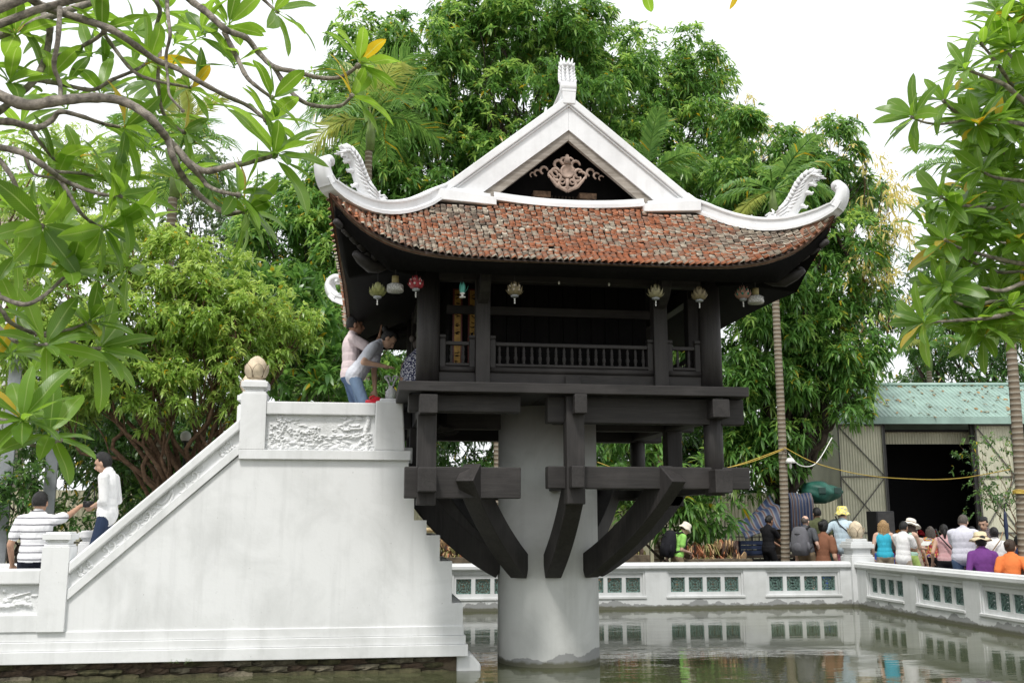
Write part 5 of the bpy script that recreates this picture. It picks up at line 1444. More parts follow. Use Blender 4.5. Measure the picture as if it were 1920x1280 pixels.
# ---------------------------------------------------------------- plumeria trees in the foreground
def plumeria_leaf(seed):
    r = random.Random(seed)
    L, W = 1.0, r.uniform(0.26, 0.31); droop = r.uniform(0.1, 0.42); fold = r.uniform(0.08, 0.22); tw = r.uniform(-0.25, 0.25)
    V = []; F = []; UV = []
    nl, nw = 11, 4
    for i in range(nl + 1):
        t = i / nl
        if t < 0.10: w = 0.012 + 0.02 * t
        else:
            q = (t - 0.10) / 0.90
            w = W * 0.5 * (math.sin(PI * q ** 0.85) ** 0.62) * (0.72 + 0.42 * q) * (1 if q < 0.96 else 0.8) + 0.003
        for j in range(nw + 1):
            s = (j / nw) * 2 - 1
            x = s * w; z = fold * abs(s) * w * 1.2 - droop * t * t + 0.012 * math.sin(t * 11 + s)
            a = tw * t
            V.append((x * math.cos(a), t * (1 - 0.18 * droop * t), z + x * math.sin(a))); UV.append((j / nw, t))
    for i in range(nl):
        for j in range(nw):
            a = i * (nw + 1) + j; F.append((a, a + 1, a + nw + 2, a + nw + 1))
    me = bpy.data.meshes.new('leaf'); me.from_pydata(V, [], F); me.materials.append(M['plumeria'])
    uv = me.uv_layers.new(name='UVMap')
    li = np.empty(len(me.loops), np.int32); me.loops.foreach_get('vertex_index', li)
    uv.data.foreach_set('uv', np.array(UV, np.float32)[li].ravel())
    me.polygons.foreach_set('use_smooth', np.ones(len(F), bool)); me.update()
    return me
PL = [plumeria_leaf(100 + i) for i in range(9)]
def plumeria(label, base, branches, rosettes, seed, lsize, limit=300):
    """branches: (pixel points, distance start, distance end, radius start, radius end); rosettes: (px, py, dist, direction px, n)"""
    r = random.Random(seed)
    root = empty('plumeria_tree', base, 0, label, 'tree', 'plumeria trees on the near bank'); b = Vector(base)
    m = MB(); roots = []
    for pts, d0, d1, r0, r1 in branches:
        n = len(pts)
        w = [atD(p[0], p[1], lerp(d0, d1, i / max(1, n - 1)) + 0.06 * math.sin(i * 1.7 + d0 * 9)) - b for i, p in enumerate(pts)]
        c = catmull(w, 5); k = len(c)
        m.tube(c, [0.54 * lerp(r0, r1, i / (k - 1)) * (1 + 0.07 * math.sin(i * 2.3) + 0.05 * math.sin(i * 5.1)) for i in range(k)], 9)
        m.ell(c[-1], (r1 * 0.95,) * 3, 8, 6)
        if pts[0][0] < 0 or pts[0][0] > 1920 or pts[0][1] < -20: roots.append((w[0], r0))
    # trunk and boughs that carry the branches in from outside the frame
    top = Vector((0, 0, 0)) + Vector((0.1, 0.1, 1.15))
    m.tube(catmull([Vector((0, 0, -0.15)), Vector((0.03, 0.02, 0.5)), top], 4), [0.19, 0.15, 0.15, 0.14, 0.14, 0.14, 0.13, 0.13, 0.125], 12)
    for w0, rr in roots:
        if rr < 0.017: continue
        mid = top.lerp(w0, 0.5) + Vector((math.cos(TH), -math.sin(TH), 0)) * (1.0 if b.x > 0 else -1.0) + Vector((0, 0, 0.25))
        wv = lambda q: Vector((r.uniform(-q, q), r.uniform(-q, q), r.uniform(-q, q)))
        c = catmull([top - Vector((0, 0, 0.1)), top.lerp(mid, 0.5) + wv(0.12) + Vector((0, 0, 0.2)), mid + wv(0.22), mid.lerp(w0, 0.55) + wv(0.16), w0], 5); k = len(c)
        m.tube(c, [lerp(max(0.032, rr * 0.95), rr * 0.7, i / (k - 1)) for i in range(k)], 8)
    m.build('trunk', M['bark'], root, fix=False)
    cnt = 0; rest = []
    for (px, py, d, ax, n, sc) in rosettes:
        p = atD(px, py, d)
        A = Vector(ax).normalized()
        t1 = A.cross(Vector((0.31, 0.2, 0.93))).normalized(); t2 = A.cross(t1)
        ph0 = r.uniform(0, 6.28)
        for i in range(n):
            ph = ph0 + i * 2.399; el = lerp(0.45, 1.5, (i + 0.5) / n) + r.uniform(-0.15, 0.15)
            D = (A * math.cos(el) + (t1 * math.cos(ph) + t2 * math.sin(ph)) * math.sin(el)).normalized()
            up = (A + Vector((0, 0, 0.5))).normalized()
            X = D.cross(up); X.normalize(); Z = X.cross(D)
            rot = Matrix((X, D, Z)).transposed().to_4x4() @ Matrix.Rotation(r.uniform(-0.4, 0.4), 4, 'Y')
            s = lsize * sc * r.uniform(0.72, 1.12)
            mt = Matrix.Translation(p - b - A * 0.03 * r.random()) @ rot @ Matrix.Diagonal((s * r.uniform(0.9, 1.15), s, s, 1))
            if cnt < limit:
                o = link('leaf', r.choice(PL), root); o.matrix_local = mt; cnt += 1
            else: rest.append((r.choice(PL), mt))
    if rest:
        bm = bmesh.new()
        for me, mt in rest:
            t_ = me.copy(); t_.transform(mt); bm.from_mesh(t_); bpy.data.meshes.remove(t_)
        me = bpy.data.meshes.new('leaves'); bm.to_mesh(me); bm.free(); me.materials.append(M['plumeria'])
        o = link('leaves', me, root); o['kind'] = 'stuff'
    return root
def left_plumeria():
    z = lambda L: [(x * 0.375, y * 0.375) for x, y in L]
    y8 = lambda L: [(x * 0.3438, 440 + y * 0.3438) for x, y in L]
    br = [
     (z([(-160, 440), (-60, 455), (130, 525), (280, 505), (480, 490), (620, 510), (740, 580), (810, 660), (860, 720), (1000, 850), (1150, 830), (1290, 800), (1370, 775)]), 4.2, 4.75, 0.050, 0.022),
     (z([(840, 700), (870, 800), (920, 890), (1000, 980), (1090, 1045), (1140, 1070), (1220, 1055)]), 4.55, 4.75, 0.030, 0.019),
     (z([(880, 740), (940, 820), (1000, 880), (1040, 930), (1110, 960), (1190, 975)]), 4.6, 4.6, 0.026, 0.016),
     (z([(60, -90), (160, 0), (260, 50), (420, 100), (560, 150), (680, 230), (780, 300), (900, 350), (1000, 410), (1130, 480), (1240, 530), (1330, 600)]), 4.6, 5.0, 0.040, 0.017),
     (z([(850, -110), (950, 0), (1030, 60), (1130, 150), (1230, 190), (1290, 260), (1370, 335), (1480, 360), (1600, 390), (1707, 385), (1790, 330)]), 4.9, 5.2, 0.036, 0.018),
     (z([(1370, 335), (1430, 430), (1500, 500), (1580, 530), (1700, 530), (1760, 480)]), 5.0, 5.1, 0.024, 0.016),
     (z([(1120, 160), (1180, 280), (1230, 380), (1280, 430), (1360, 490)]), 4.95, 4.8, 0.026, 0.015),
     (z([(830, -90), (835, 0), (840, 80), (850, 180), (830, 280), (840, 400), (850, 480), (915, 555)]), 4.9, 4.7, 0.020, 0.010),
     (z([(770, -90), (780, 0), (800, 60), (780, 150), (800, 250), (790, 400), (810, 550), (860, 620), (920, 660)]), 5.2, 5.2, 0.022, 0.015),
     (z([(140, -80), (190, 20), (240, 110), (250, 150), (230, 280), (180, 390), (100, 470), (30, 530), (-60, 600)]), 5.0, 4.6, 0.030, 0.030),
     (z([(300, 40), (290, 200), (270, 330), (300, 420), (300, 500)]), 4.5, 4.4, 0.022, 0.018),
     (z([(240, 300), (350, 260), (470, 200), (520, 160)]), 4.9, 4.8, 0.022, 0.016),
     (z([(520, 170), (570, 240), (660, 350), (760, 400), (960, 440)]), 4.9, 5.0, 0.02, 0.013),
     (z([(170, 400), (300, 420), (460, 450), (560, 400), (680, 350), (740, 310)]), 4.8, 5.1, 0.022, 0.014),
     (z([(-160, 610), (-40, 610), (60, 610), (180, 640), (260, 600), (300, 560), (400, 580), (520, 620), (630, 640)]), 4.3, 4.7, 0.034, 0.014),
     (z([(150, 640), (190, 700), (270, 800)]), 4.5, 4.6, 0.018, 0.013),
     (z([(-160, 700), (-40, 730), (100, 760), (220, 830), (300, 890), (380, 930), (500, 970), (600, 985)]), 4.2, 4.5, 0.032, 0.014),
     (z([(290, 890), (340, 960), (400, 1060), (470, 1120), (520, 1140)]), 4.4, 4.5, 0.018, 0.013),
     (z([(-140, 700), (-40, 760), (50, 870), (100, 980), (130, 1060), (210, 1130)]), 4.3, 4.4, 0.024, 0.013),
     (z([(130, 790), (170, 870), (280, 890)]), 4.4, 4.6, 0.013, 0.011),
     (z([(260, 850), (300, 860), (420, 870), (560, 910)]), 4.5, 4.7, 0.016, 0.012),
     (y8([(-120, 290), (0, 340), (130, 380), (230, 340), (320, 260), (380, 200)]), 4.3, 4.5, 0.024, 0.012),
     (y8([(-120, 330), (0, 400), (60, 480), (200, 540), (360, 570), (450, 610), (540, 620)]), 4.4, 4.7, 0.022, 0.012),
     (y8([(-120, 430), (0, 510), (100, 590), (250, 600)]), 4.3, 4.4, 0.019, 0.012),
     (y8([(200, 540), (300, 530), (400, 510), (490, 470)]), 4.5, 4.6, 0.014, 0.011),
     (y8([(-120, 960), (0, 1010), (90, 1010), (120, 1000)]), 3.9, 4.0, 0.020, 0.013),
     (y8([(-120, 1080), (0, 1120), (90, 1130), (220, 1150), (330, 1120)]), 4.0, 4.2, 0.020, 0.011),
     ([(500, -200), (800, -190), (1050, -150), (1195, -75)], 4.7, 4.3, 0.03, 0.014),
     ([(430, -120), (470, -30), (500, 5), (520, 22)], 4.6, 4.5, 0.017, 0.012),
    ]
    u = (0, 0, 1)
    R_ = []
    def ro(px, py, d, ax, n=10, sc=1.0): R_.append((px, py, d, ax, n, sc))
    ro(517, 289, 4.75, (0.6, -0.5, 0.55), 13, 1.12); ro(460, 396, 4.75, (0.8, -0.2, -0.1), 13, 0.95); ro(448, 365, 4.6, (0.9, -0.3, 0.3), 9, 0.9)
    ro(503, 225, 5.0, (0.4, -0.2, 1), 9, 1.0); ro(676, 118, 5.2, (0.7, -0.1, 0.8), 12, 1.0); ro(662, 178, 5.1, (0.8, -0.3, 0.4), 10, 0.9)
    ro(512, 186, 4.8, (0.7, 0.1, 0.5), 7, 0.85); ro(345, 248, 5.2, (0.8, -0.3, 0.0), 9, 0.8); ro(362, 166, 5.0, (0.7, 0, 0.5), 8, 0.85)
    ro(279, 114, 5.1, (0.5, 0.2, 0.8), 8, 0.9); ro(237, 240, 4.7, (0.7, -0.2, 0.1), 12, 0.95); ro(102, 300, 4.6, (0.4, -0.2, 0.6), 9, 0.9)
    ro(226, 369, 4.5, (0.8, -0.3, 0.3), 12, 1.0); ro(196, 428, 4.5, (0.6, -0.2, -0.4), 11, 1.0); ro(80, 424, 4.4, (0.4, -0.4, -0.3), 10, 1.0)
    ro(210, 341, 4.7, (0.6, 0, 0.6), 8, 0.9); ro(106, 333, 4.6, (0.5, -0.5, 0.1), 7, 0.8); ro(131, 508, 4.5, (0.4, -0.3, 0.7), 11, 0.95)
    ro(186, 653, 4.7, (0.7, -0.4, 0.2), 12, 0.98); ro(86, 646, 4.4, (0.5, -0.5, 0.3), 11, 0.95); ro(169, 601, 4.6, (0.5, -0.2, 0.8), 10, 0.9)
    ro(42, 784, 4.0, (0.1, -0.6, 0.5), 14, 0.95); ro(95, 815, 4.2, (0.4, -0.5, 0.3), 11, 0.9); ro(195, 60, 4.8, (0.3, 0.2, 0.9), 10, 0.95)
    ro(30, 60, 4.7, (-0.1, 0.1, 0.9), 10, 1.0); ro(20, 150, 4.6, (0.2, -0.4, 0.7), 10, 0.95); ro(150, 30, 5.2, (0.2, 0.3, 0.8), 8, 0.9)
    ro(310, 20, 5.3, (0.4, 0.1, 0.7), 9, 0.9); ro(520, 20, 4.5, (0.6, -0.2, 0.2), 8, 0.8); ro(430, 45, 5.2, (0.2, 0.2, 0.7), 8, 0.9)
    ro(1207, -38, 4.3, (0.0, -0.3, -1.0), 2, 0.8); ro(1390, -50, 4.3, (0.1, -0.3, -1.0), 2, 0.75); ro(90, 150, 4.9, (0.2, 0.1, 0.8), 9, 0.9)
    for x, y in ((20, 20), (90, 60), (170, 100), (250, 60), (330, 80), (40, 240), (120, 200), (190, 170), (60, 330), (150, 290), (270, 280), (300, 210), (20, 390), (110, 430), (170, 380), (260, 420), (330, 330), (30, 480), (100, 540), (30, 590), (240, 500), (380, 60), (440, 120), (60, 700), (20, 660), (140, 470), (290, 150)):
        ro(x, y, rnd.uniform(5.0, 6.2), (rnd.uniform(-0.5, 0.6), -0.3, rnd.uniform(0.0, 0.9)), 8, rnd.uniform(0.85, 1.0))
    for q in range(46):
        ro(rnd.uniform(-900, -90), rnd.uniform(-150, 780), rnd.uniform(3.9, 5.4), (rnd.uniform(-0.5, 0.6), -0.2, rnd.uniform(0.2, 0.9)), 10, rnd.uniform(0.85, 1.05))
    plumeria('plumeria tree with knotted bare grey branches and big leaves reaching in over the staircase', (-2.7, 3.3, 0.1), br, R_, 3, 0.285)
def right_plumeria():
    z = lambda L: [(1520 + x * 0.5, y * 0.5) for x, y in L]
    br = [
     (z([(900, 440), (800, 380), (730, 320), (660, 290), (580, 260)]), 5.8, 5.6, 0.036, 0.014),
     (z([(900, 470), (700, 460), (590, 440), (530, 410), (500, 380)]), 5.9, 5.5, 0.034, 0.013),
     (z([(600, 445), (500, 465), (430, 460), (380, 440)]), 5.6, 5.4, 0.015, 0.011),
     (z([(760, 330), (700, 240), (640, 165)]), 5.8, 5.7, 0.022, 0.012), (z([(900, 270), (800, 250), (740, 200), (700, 150)]), 6.0, 5.9, 0.022, 0.012),
     (z([(900, 600), (800, 590), (750, 585), (690, 560)]), 6.1, 6.0, 0.022, 0.012),
     (z([(900, 700), (800, 680), (690, 665), (640, 640)]), 5.9, 5.7, 0.024, 0.012),
     (z([(900, 760), (800, 770), (700, 780), (620, 775), (540, 765), (490, 740)]), 6.0, 5.6, 0.03, 0.012),
     (z([(900, 1000), (800, 990), (700, 970), (560, 930), (505, 900)]), 5.9, 5.5, 0.032, 0.012),
     (z([(900, 1040), (800, 1020), (700, 1020), (620, 990), (560, 960)]), 6.1, 5.9, 0.024, 0.012),
     (z([(900, 900), (800, 890), (680, 860)]), 6.0, 5.8, 0.022, 0.012),
     (z([(900, 1040), (800, 1060), (720, 1090), (640, 1080), (500, 1070)]), 5.8, 5.5, 0.03, 0.012),
     (z([(900, 1160), (700, 1130), (600, 1150), (480, 1105)]), 5.9, 5.6, 0.03, 0.012),
     (z([(900, 1140), (800, 1160), (680, 1190), (560, 1200), (420, 1210)]), 5.7, 5.4, 0.03, 0.012),
     (z([(900, 120), (800, 110), (720, 90)]), 6.0, 5.9, 0.02, 0.012),
    ]
    R_ = []
    def ro(x, y, d, ax=(-0.6, -0.3, 0.5), n=10, sc=1.0): R_.append((1520 + x * 0.5, y * 0.5, d, ax, n, sc))
    ro(580, 260, 5.6, (-0.7, -0.3, 0.5), 12); ro(500, 380, 5.5, (-0.8, -0.3, 0.3), 11); ro(385, 440, 5.4, (-0.9, -0.2, 0.0), 12, 1.0); ro(640, 165, 5.7, (-0.4, -0.2, 0.8), 11)
    ro(700, 150, 5.9, (-0.1, -0.3, 0.8), 9); ro(690, 560, 6.0, (-0.5, -0.3, 0.5), 9); ro(640, 640, 5.7, (-0.6, -0.4, 0.4), 11); ro(490, 740, 5.6, (-0.8, -0.3, 0.3), 12, 1.05)
    ro(505, 900, 5.5, (-0.6, -0.5, 0.4), 12); ro(560, 960, 5.9, (-0.5, -0.3, 0.5), 9); ro(680, 860, 5.8, (-0.3, -0.6, 0.5), 10); ro(500, 1070, 5.5, (-0.8, -0.3, 0.2), 12)
    ro(480, 1105, 5.6, (-0.6, -0.4, -0.3), 10); ro(420, 1210, 5.4, (-0.8, -0.2, 0.0), 12); ro(720, 90, 5.9, (-0.3, -0.1, 0.8), 10)
    for x, y in ((780, 60), (770, 190), (760, 430), (640, 470), (780, 540), (740, 740), (620, 820), (770, 820), (730, 930), (640, 1010), (770, 1010), (600, 1180), (700, 1240), (760, 1130), (560, 690), (460, 830), (600, 560), (680, 60), (800, 300), (700, 380), (800, 640), (690, 700), (560, 860), (800, 900), (640, 920), (560, 1010), (700, 1080), (800, 1080), (640, 1240), (780, 1220), (520, 1180), (740, 640), (660, 780), (560, 800), (780, 130), (720, 480), (800, 20), (620, 330), (760, 350), (720, 250), (560, 430), (800, 430), (620, 480), (700, 600), (800, 740), (600, 880), (800, 960), (720, 1180), (640, 1130), (800, 1180), (540, 1130), (470, 960)):
        for q in range(2): ro(x + rnd.uniform(-25, 25), y + rnd.uniform(-25, 25), rnd.uniform(5.6, 6.8), (rnd.uniform(-0.7, 0.2), -0.4, rnd.uniform(0.1, 0.8)), 11, rnd.uniform(0.85, 1.05))
    for q in range(60):
        R_.append((rnd.uniform(2000, 2750), rnd.uniform(-150, 640), rnd.uniform(4.8, 6.6), (rnd.uniform(-0.6, 0.5), -0.3, rnd.uniform(0.2, 0.9)), 10, rnd.uniform(0.9, 1.1)))
    plumeria('full leafy plumeria tree overhanging the pond in front of the shed', (4.4, 3.0, 0.1), br, R_, 4, 0.235)
left_plumeria(); right_plumeria()
# ================================================================ shed, fences and things behind the pond
def corrugated(x0, x1, z0, z1, pitch=0.075, amp=0.012, axis='v'):
    """vertical-ribbed sheet in the xz plane at y = 0"""
    m = MB(); n = int((x1 - x0) / pitch * 4); rows = []
    prof = [0, amp, amp, 0]
    for i in range(n + 1):
        x = x0 + (x1 - x0) * i / n
        rows.append([(x, -prof[i % 4], z0), (x, -prof[i % 4], z1)])
    m.strip(rows, 0, False); return m
def shed():
    a = atY(1585, 785, 24.6); b = atY(1925, 775, 23.9)
    d = Vector((b.x - a.x, b.y - a.y, 0)); rz = math.atan2(d.y, d.x)
    s = empty('shed', (a.x, a.y, 0.1), rz, 'open metal shed with green corrugated roof and beige doors beyond the crowd', 'shed')
    W = 10.0; ze = a.z - 0.1; zr = ze + 1.12; dep = 1.9
    # roof: two slopes of ribbed sheets, each sheet its own piece
    ns = 10; sw = (W + 0.6) / ns
    for i in range(ns):
        m = MB(); k = 9; rows = []
        for j in range(k * 4 + 1):
            x = -0.35 + i * sw + sw * j / (k * 4) ; u = (0, 0.03, 0.03, 0)[j % 4]
            rows.append([(x, -0.28, ze + u), (x, dep, zr + u)])
        m.strip(rows, 0, False); m.build('roof_sheet', M['green_sheet'], s, fix=False)
    MB().add([(-0.35, dep, zr), (W + 0.25, dep, zr), (W + 0.25, dep + 3.5, ze), (-0.35, dep + 3.5, ze)], [(0, 1, 2, 3)]).build('back_roof', M['green_sheet'], s)
    MB().box(-0.38, W + 0.28, -0.32, -0.285, ze - 0.16, ze + 0.02).build('fascia', M['green_sheet'], s)
    MB().tube([(-0.38, dep, zr + 0.04), (W + 0.28, dep, zr + 0.04)], 0.06, 8).build('ridge_cap', M['green_sheet'], s)
    # fallen leaves lying on the sheets
    rr = np.random.default_rng(4); n = 150
    t = rr.random(n); x = rr.random(n) ** 1.2 * W * 0.6 + 0.2
    Bp = np.stack([x, -0.28 + t * (dep + 0.28), ze + 0.045 + t * (zr - ze)], 1)
    D = np.stack([rr.normal(0, 1, n), rr.normal(0, 0.6, n), rr.normal(0, 0.05, n)], 1)
    D[:, 2] = D[:, 1] * 0.5
    me = leaf_mesh('fallen_leaves', Bp, D, np.full(n, 0.16), np.full(n, 0.06), np.zeros(n), M['litter'], None, 6)
    o = link('fallen_leaves', me, s); o['kind'] = 'stuff'
    # walls and interior
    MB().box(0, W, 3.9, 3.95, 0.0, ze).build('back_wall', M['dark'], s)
    MB().box(0.0, 0.05, 0.1, 3.9, 0.0, ze).build('side_wall', M['sheet'], s)
    MB().box(W - 0.05, W, 0.1, 3.9, 0.0, ze).build('side_wall', M['sheet'], s)
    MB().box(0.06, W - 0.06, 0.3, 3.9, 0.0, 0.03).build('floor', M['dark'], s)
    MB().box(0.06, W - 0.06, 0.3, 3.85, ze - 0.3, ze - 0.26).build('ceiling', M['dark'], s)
    for x in (0.0, 0.98, 3.33, 4.9, 7.4, W): MB().box(x - 0.05, x + 0.05, 0.02, 0.12, 0, ze - 0.1).build('post', M['iron'], s)
    corrugated(0.06, W - 0.06, ze - 0.62, ze - 0.3).build('inner_valance', M['sheet'], s).location = (0, 0.6, 0)
    # dark green sheeting right of the door
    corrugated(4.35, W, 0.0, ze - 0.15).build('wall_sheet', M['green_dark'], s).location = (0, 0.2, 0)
    # doors: ribbed leaf in an iron frame with crossed braces
    def door(x0, x1, y):
        dr = link('door', None, s, (x0, y, 0)); w = x1 - x0; h = ze - 0.16
        n = 3; 
        corrugated(0, w, 0.02, h, 0.07, 0.01).build('door_sheet', M['sheet'], dr)
        zs = [0.05, h * 0.42, h * 0.75, h]
        zs = [0.05, h * 0.30, h * 0.66, h - 0.02]
        for z in zs: MB().bar((0, -0.03, z), (w, -0.03, z), 0.03, 0.035).build('frame_bar', M['iron_grey'], dr)
        for x in (0.015, w - 0.015): MB().bar((x, -0.028, 0.03), (x, -0.028, h), 0.03, 0.03).build('frame_bar', M['iron_grey'], dr)
        for i in range(3):
            MB().bar((0.02, -0.034, zs[i + 1] - 0.02), (w - 0.02, -0.034, zs[i] + 0.02), 0.018, 0.025).build('brace', M['iron_grey'], dr)
            if i < 2: MB().bar((0.02, -0.044, zs[i] + 0.02), (w - 0.02, -0.044, zs[i + 1] - 0.02), 0.018, 0.025).build('brace', M['iron_grey'], dr)
    door(-0.25, 0.93, -0.05); door(3.36, 4.32, -0.05)
    # altar goods glimpsed inside
    r = random.Random(3)
    al = empty('altar_table', s.matrix_world @ Vector((0, 0, 0)), 0, 'dim altar table covered in red cloth inside the open shed', 'altar')
    mt = Matrix.Translation((a.x, a.y, 0.1)) @ Matrix.Rotation(rz, 4, 'Z')
    al.matrix_world = mt @ Matrix.Translation((2.3, 2.2, 0.0))
    MB().box(-1.0, 1.0, -0.35, 0.35, 0.74, 0.8).build('table_top', M['red_cloth'], al); MB().box(-0.98, 0.98, -0.33, 0.33, 0.03, 0.739).build('cloth_skirt', M['red_cloth'], al, 0.01)
    for k in range(9):
        x = -0.85 + k * 0.21
        m = MB(); m.lathe([(0.05, 0), (0.07, 0.08), (0.03, 0.14), (0.06, 0.22)], 10)
        for q in range(9): m.ell((r.uniform(-0.1, 0.1), r.uniform(-0.08, 0.08), 0.28 + r.uniform(0, 0.14)), (0.045, 0.045, 0.04), 6, 5, 1)
        v = m.build('flower_vase', [M['gold'], M[r.choice(['red_plastic', 'fruit', 'palm_green'])]]); v.matrix_world = al.matrix_world @ Matrix.Translation((x, r.uniform(-0.15, 0.15), 0.801))
        tag(v, 'small dim vase of flowers on the red altar table in the shed', 'vase', 'offerings on the altar')
    return mt
M['litter'] = m_leaf('dry_leaf', (0.20, 0.12, 0.04), (0.34, 0.20, 0.06), None, trans=0.1, yellow=0.1)
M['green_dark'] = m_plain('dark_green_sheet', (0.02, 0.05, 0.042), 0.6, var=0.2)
M['iron_grey'] = m_plain('grey_iron_brace', (0.11, 0.11, 0.10), 0.6, 0.2, var=0.2)
M['red_cloth'] = m_plain('red_cloth', (0.20, 0.012, 0.02), 0.8, var=0.3)
M['gold'] = m_plain('brass', (0.45, 0.28, 0.07), 0.35, 0.8, var=0.2)
M['fruit'] = m_plain('orange_fruit', (0.55, 0.22, 0.03), 0.5, var=0.2)
SH = shed()

def fence(name, label, p0, p1, h, z=0.1):
    d = Vector((p1[0] - p0[0], p1[1] - p0[1], 0)); L = d.length
    f = empty(name, (p0[0], p0[1], z), math.atan2(d.y, d.x), label, 'fence', 'corrugated fences behind the garden')
    n = max(1, int(L / 1.9)); w = L / n
    for i in range(n):
        corrugated(i * w + 0.004, (i + 1) * w - 0.004, 0.05, h + 0.02 * math.sin(i * 2.1), 0.09, 0.012).build('fence_sheet', M['fence'], f, fix=False)
        MB().bar((i * w, -0.04, 0), (i * w, -0.04, h * 0.62), 0.02, 0.02, (0, 1, 0)).build('stake', M['iron'], f)
    for zz in (h * 0.5,): MB().bar((0, -0.03, zz), (L, -0.03, zz), 0.02, 0.025).build('fence_rail', M['iron_grey'], f)
M['fence'] = m_plain('pale_yellow_sheet', (0.60, 0.58, 0.42), 0.6, 0.0, var=0.12, scale=1.4)
a, b = atY(-60, 950, 20), atY(900, 950, 25)
fence('sheet_fence', 'pale yellow corrugated fence behind the staircase and the white-shirted man', (a.x - 3, a.y), (b.x, b.y), 2.15)
a, b = atY(900, 950, 25.2), atY(1570, 950, 24.6)
fence('sheet_fence', 'pale yellow corrugated fence behind the pagoda pillar and the striped tarpaulin', (a.x, a.y), (b.x, b.y), 2.2)

def spiked_railing(x0, x1, Y, h):
    f = empty('iron_railing', (x0, Y, 0.1), 0, 'thin dark iron railing with upright spikes before the yellow fence', 'railing')
    n = int((x1 - x0) / 0.17)
    me = MB().tube([(0, 0, 0), (0, 0, h)], 0.012, 5).mesh('bar', M['iron'])
    for i in range(n): link('bar', me, f, (i * 0.17, 0, 0))
    for z in (0.2, h - 0.15): MB().bar((0, -0.014, z), (x1 - x0, -0.014, z), 0.016, 0.03).build('rail', M['iron'], f)
a, b = atY(1400, 950, 22.6), atY(1500, 950, 22.6)
spiked_railing(a.x - 2.2, b.x, 23.2, 1.5)

def steel_post(px, Y, w, zt, label):
    c = atY(px, 960, Y); z = 3.9
    p = empty('steel_post', (c.x, Y, 0.1), 0.25, label, 'post', 'grey steel posts left of the stairs')
    MB().box(-w, w, -w, w, 0, zt).build('shaft', M['steel'], p, 0.01)
    MB().box(-w * 1.8, w * 1.8, -w * 1.8, w * 1.8, 0, 0.025).build('base_plate', M['steel'], p)
steel_post(90, 15.6, 0.085, 4.8, 'grey square steel post behind the man in the striped shirt'); steel_post(6, 15.2, 0.085, 4.6, 'grey square steel post beside the potted shrub left of the striped man')

# house far left: brown tiled eave and white column
def house():
    c = atY(110, 420, 21)
    h = empty('house', (c.x - 2.6, 21.5, 0.1), 0.2, 'low house with brown tiled eave and white column behind the plumeria', 'house')
    z = c.z - 0.1
    MB().box(-3, 1.6, 1.0, 4, 0, z).build('wall', M['cream'], h)
    for i in range(14):
        MB().add([(-3.4 + i * 0.42, -0.5, z - 0.05), (-3.4 + i * 0.42 + 0.41, -0.5, z - 0.05), (-3.4 + i * 0.42 + 0.41, 2.5, z + 1.5), (-3.4 + i * 0.42, 2.5, z + 1.5), (-3.4 + i * 0.42, -0.5, z - 0.12), (-3.4 + i * 0.42 + 0.41, -0.5, z - 0.12), (-3.4 + i * 0.42 + 0.41, 2.5, z + 1.43), (-3.4 + i * 0.42, 2.5, z + 1.43)], [(0, 1, 2, 3), (7, 6, 5, 4), (0, 4, 5, 1), (1, 5, 6, 2), (3, 7, 4, 0)]).build('roof_strip', M['clay_grey'], h)
    for x in (-2.6, -0.5, 1.5): MB().lathe([(0.14, 0), (0.12, z - 0.1)], 14, (x, 0.1, 0)).build('column', M['lime'], h)
    MB().box(-0.6, 0.3, 0.97, 1.0, 0, 2.1).build('door', M['bark_dark'], h)
M['cream'] = m_plain('cream_wall', (0.5, 0.47, 0.38), 0.85, var=0.1, scale=2)
house()

# piles of roof tiles on the bank
def tile_pile(px0, px1, py_top, Y, n, seed, label, dark=0.0):
    r = random.Random(seed)
    a, b = atY(px0, 1050, Y), atY(px1, 1050, Y); top = atY((px0 + px1) / 2, py_top, Y).z - 0.1
    p = empty('tile_pile', ((a.x + b.x) / 2, Y + 0.3, 0.1), 0, label, 'tile pile', 'stacks of old roof tiles on the bank')
    L = b.x - a.x
    vs_ = []
    for q, mm in enumerate(('pt1', 'pt2', 'pt3', 'pt4')):
        m = MB(); m.prism([(-0.085, 0), (0.085, 0), (0.085, 0.2), (0.05, 0.245), (0, 0.26), (-0.05, 0.245), (-0.085, 0.2)], -0.009, 0.009); vs_.append(m.mesh('stacked_tile', M[mm]))
    MB().box(-L / 2 + 0.12, L / 2 - 0.12, 0.06, 0.5, 0, max(0.2, top - 0.30)).build('pile_core', M['soil'], p)
    # runs of tiles leaning one against the next, course upon course
    cnt = 0
    layers = max(2, int(top / 0.11)); per = n // layers
    for j in range(layers, -1, -1):
        x = -L / 2; lean_ = r.choice((-1, 1)) * r.uniform(0.5, 1.25); left = r.randint(5, 14)
        zb = top * j / (layers + 0.4) - 0.10
        while x < L / 2 and cnt < 190:
            if left <= 0: lean_ = r.choice((-1, 1)) * r.uniform(0.45, 1.35); left = r.randint(4, 14); x += 0.05
            edge = min(1.0, (L / 2 - abs(x)) / 0.25)
            link('stacked_tile', r.choice(vs_), p, (x, -0.03 + r.uniform(-0.06, 0.06) + 0.07 * j, zb * (0.5 + 0.5 * edge) + r.uniform(-0.03, 0.03)), (r.uniform(-0.35, 0.35), lean_ + r.uniform(-0.16, 0.16), PI / 2 * r.choice((0.55, 0.8, 1.0)) + r.uniform(-0.25, 0.25)))
            x += r.uniform(0.02, 0.045) * L / 1.3; left -= 1; cnt += 1
    return p
M['pt1'] = m_plain('stack_tile_orange', (0.42, 0.17, 0.085), 0.9, var=0.3, scale=18, bump=0.4)
M['pt2'] = m_plain('stack_tile_tan', (0.46, 0.31, 0.17), 0.9, var=0.3, scale=18, bump=0.4)
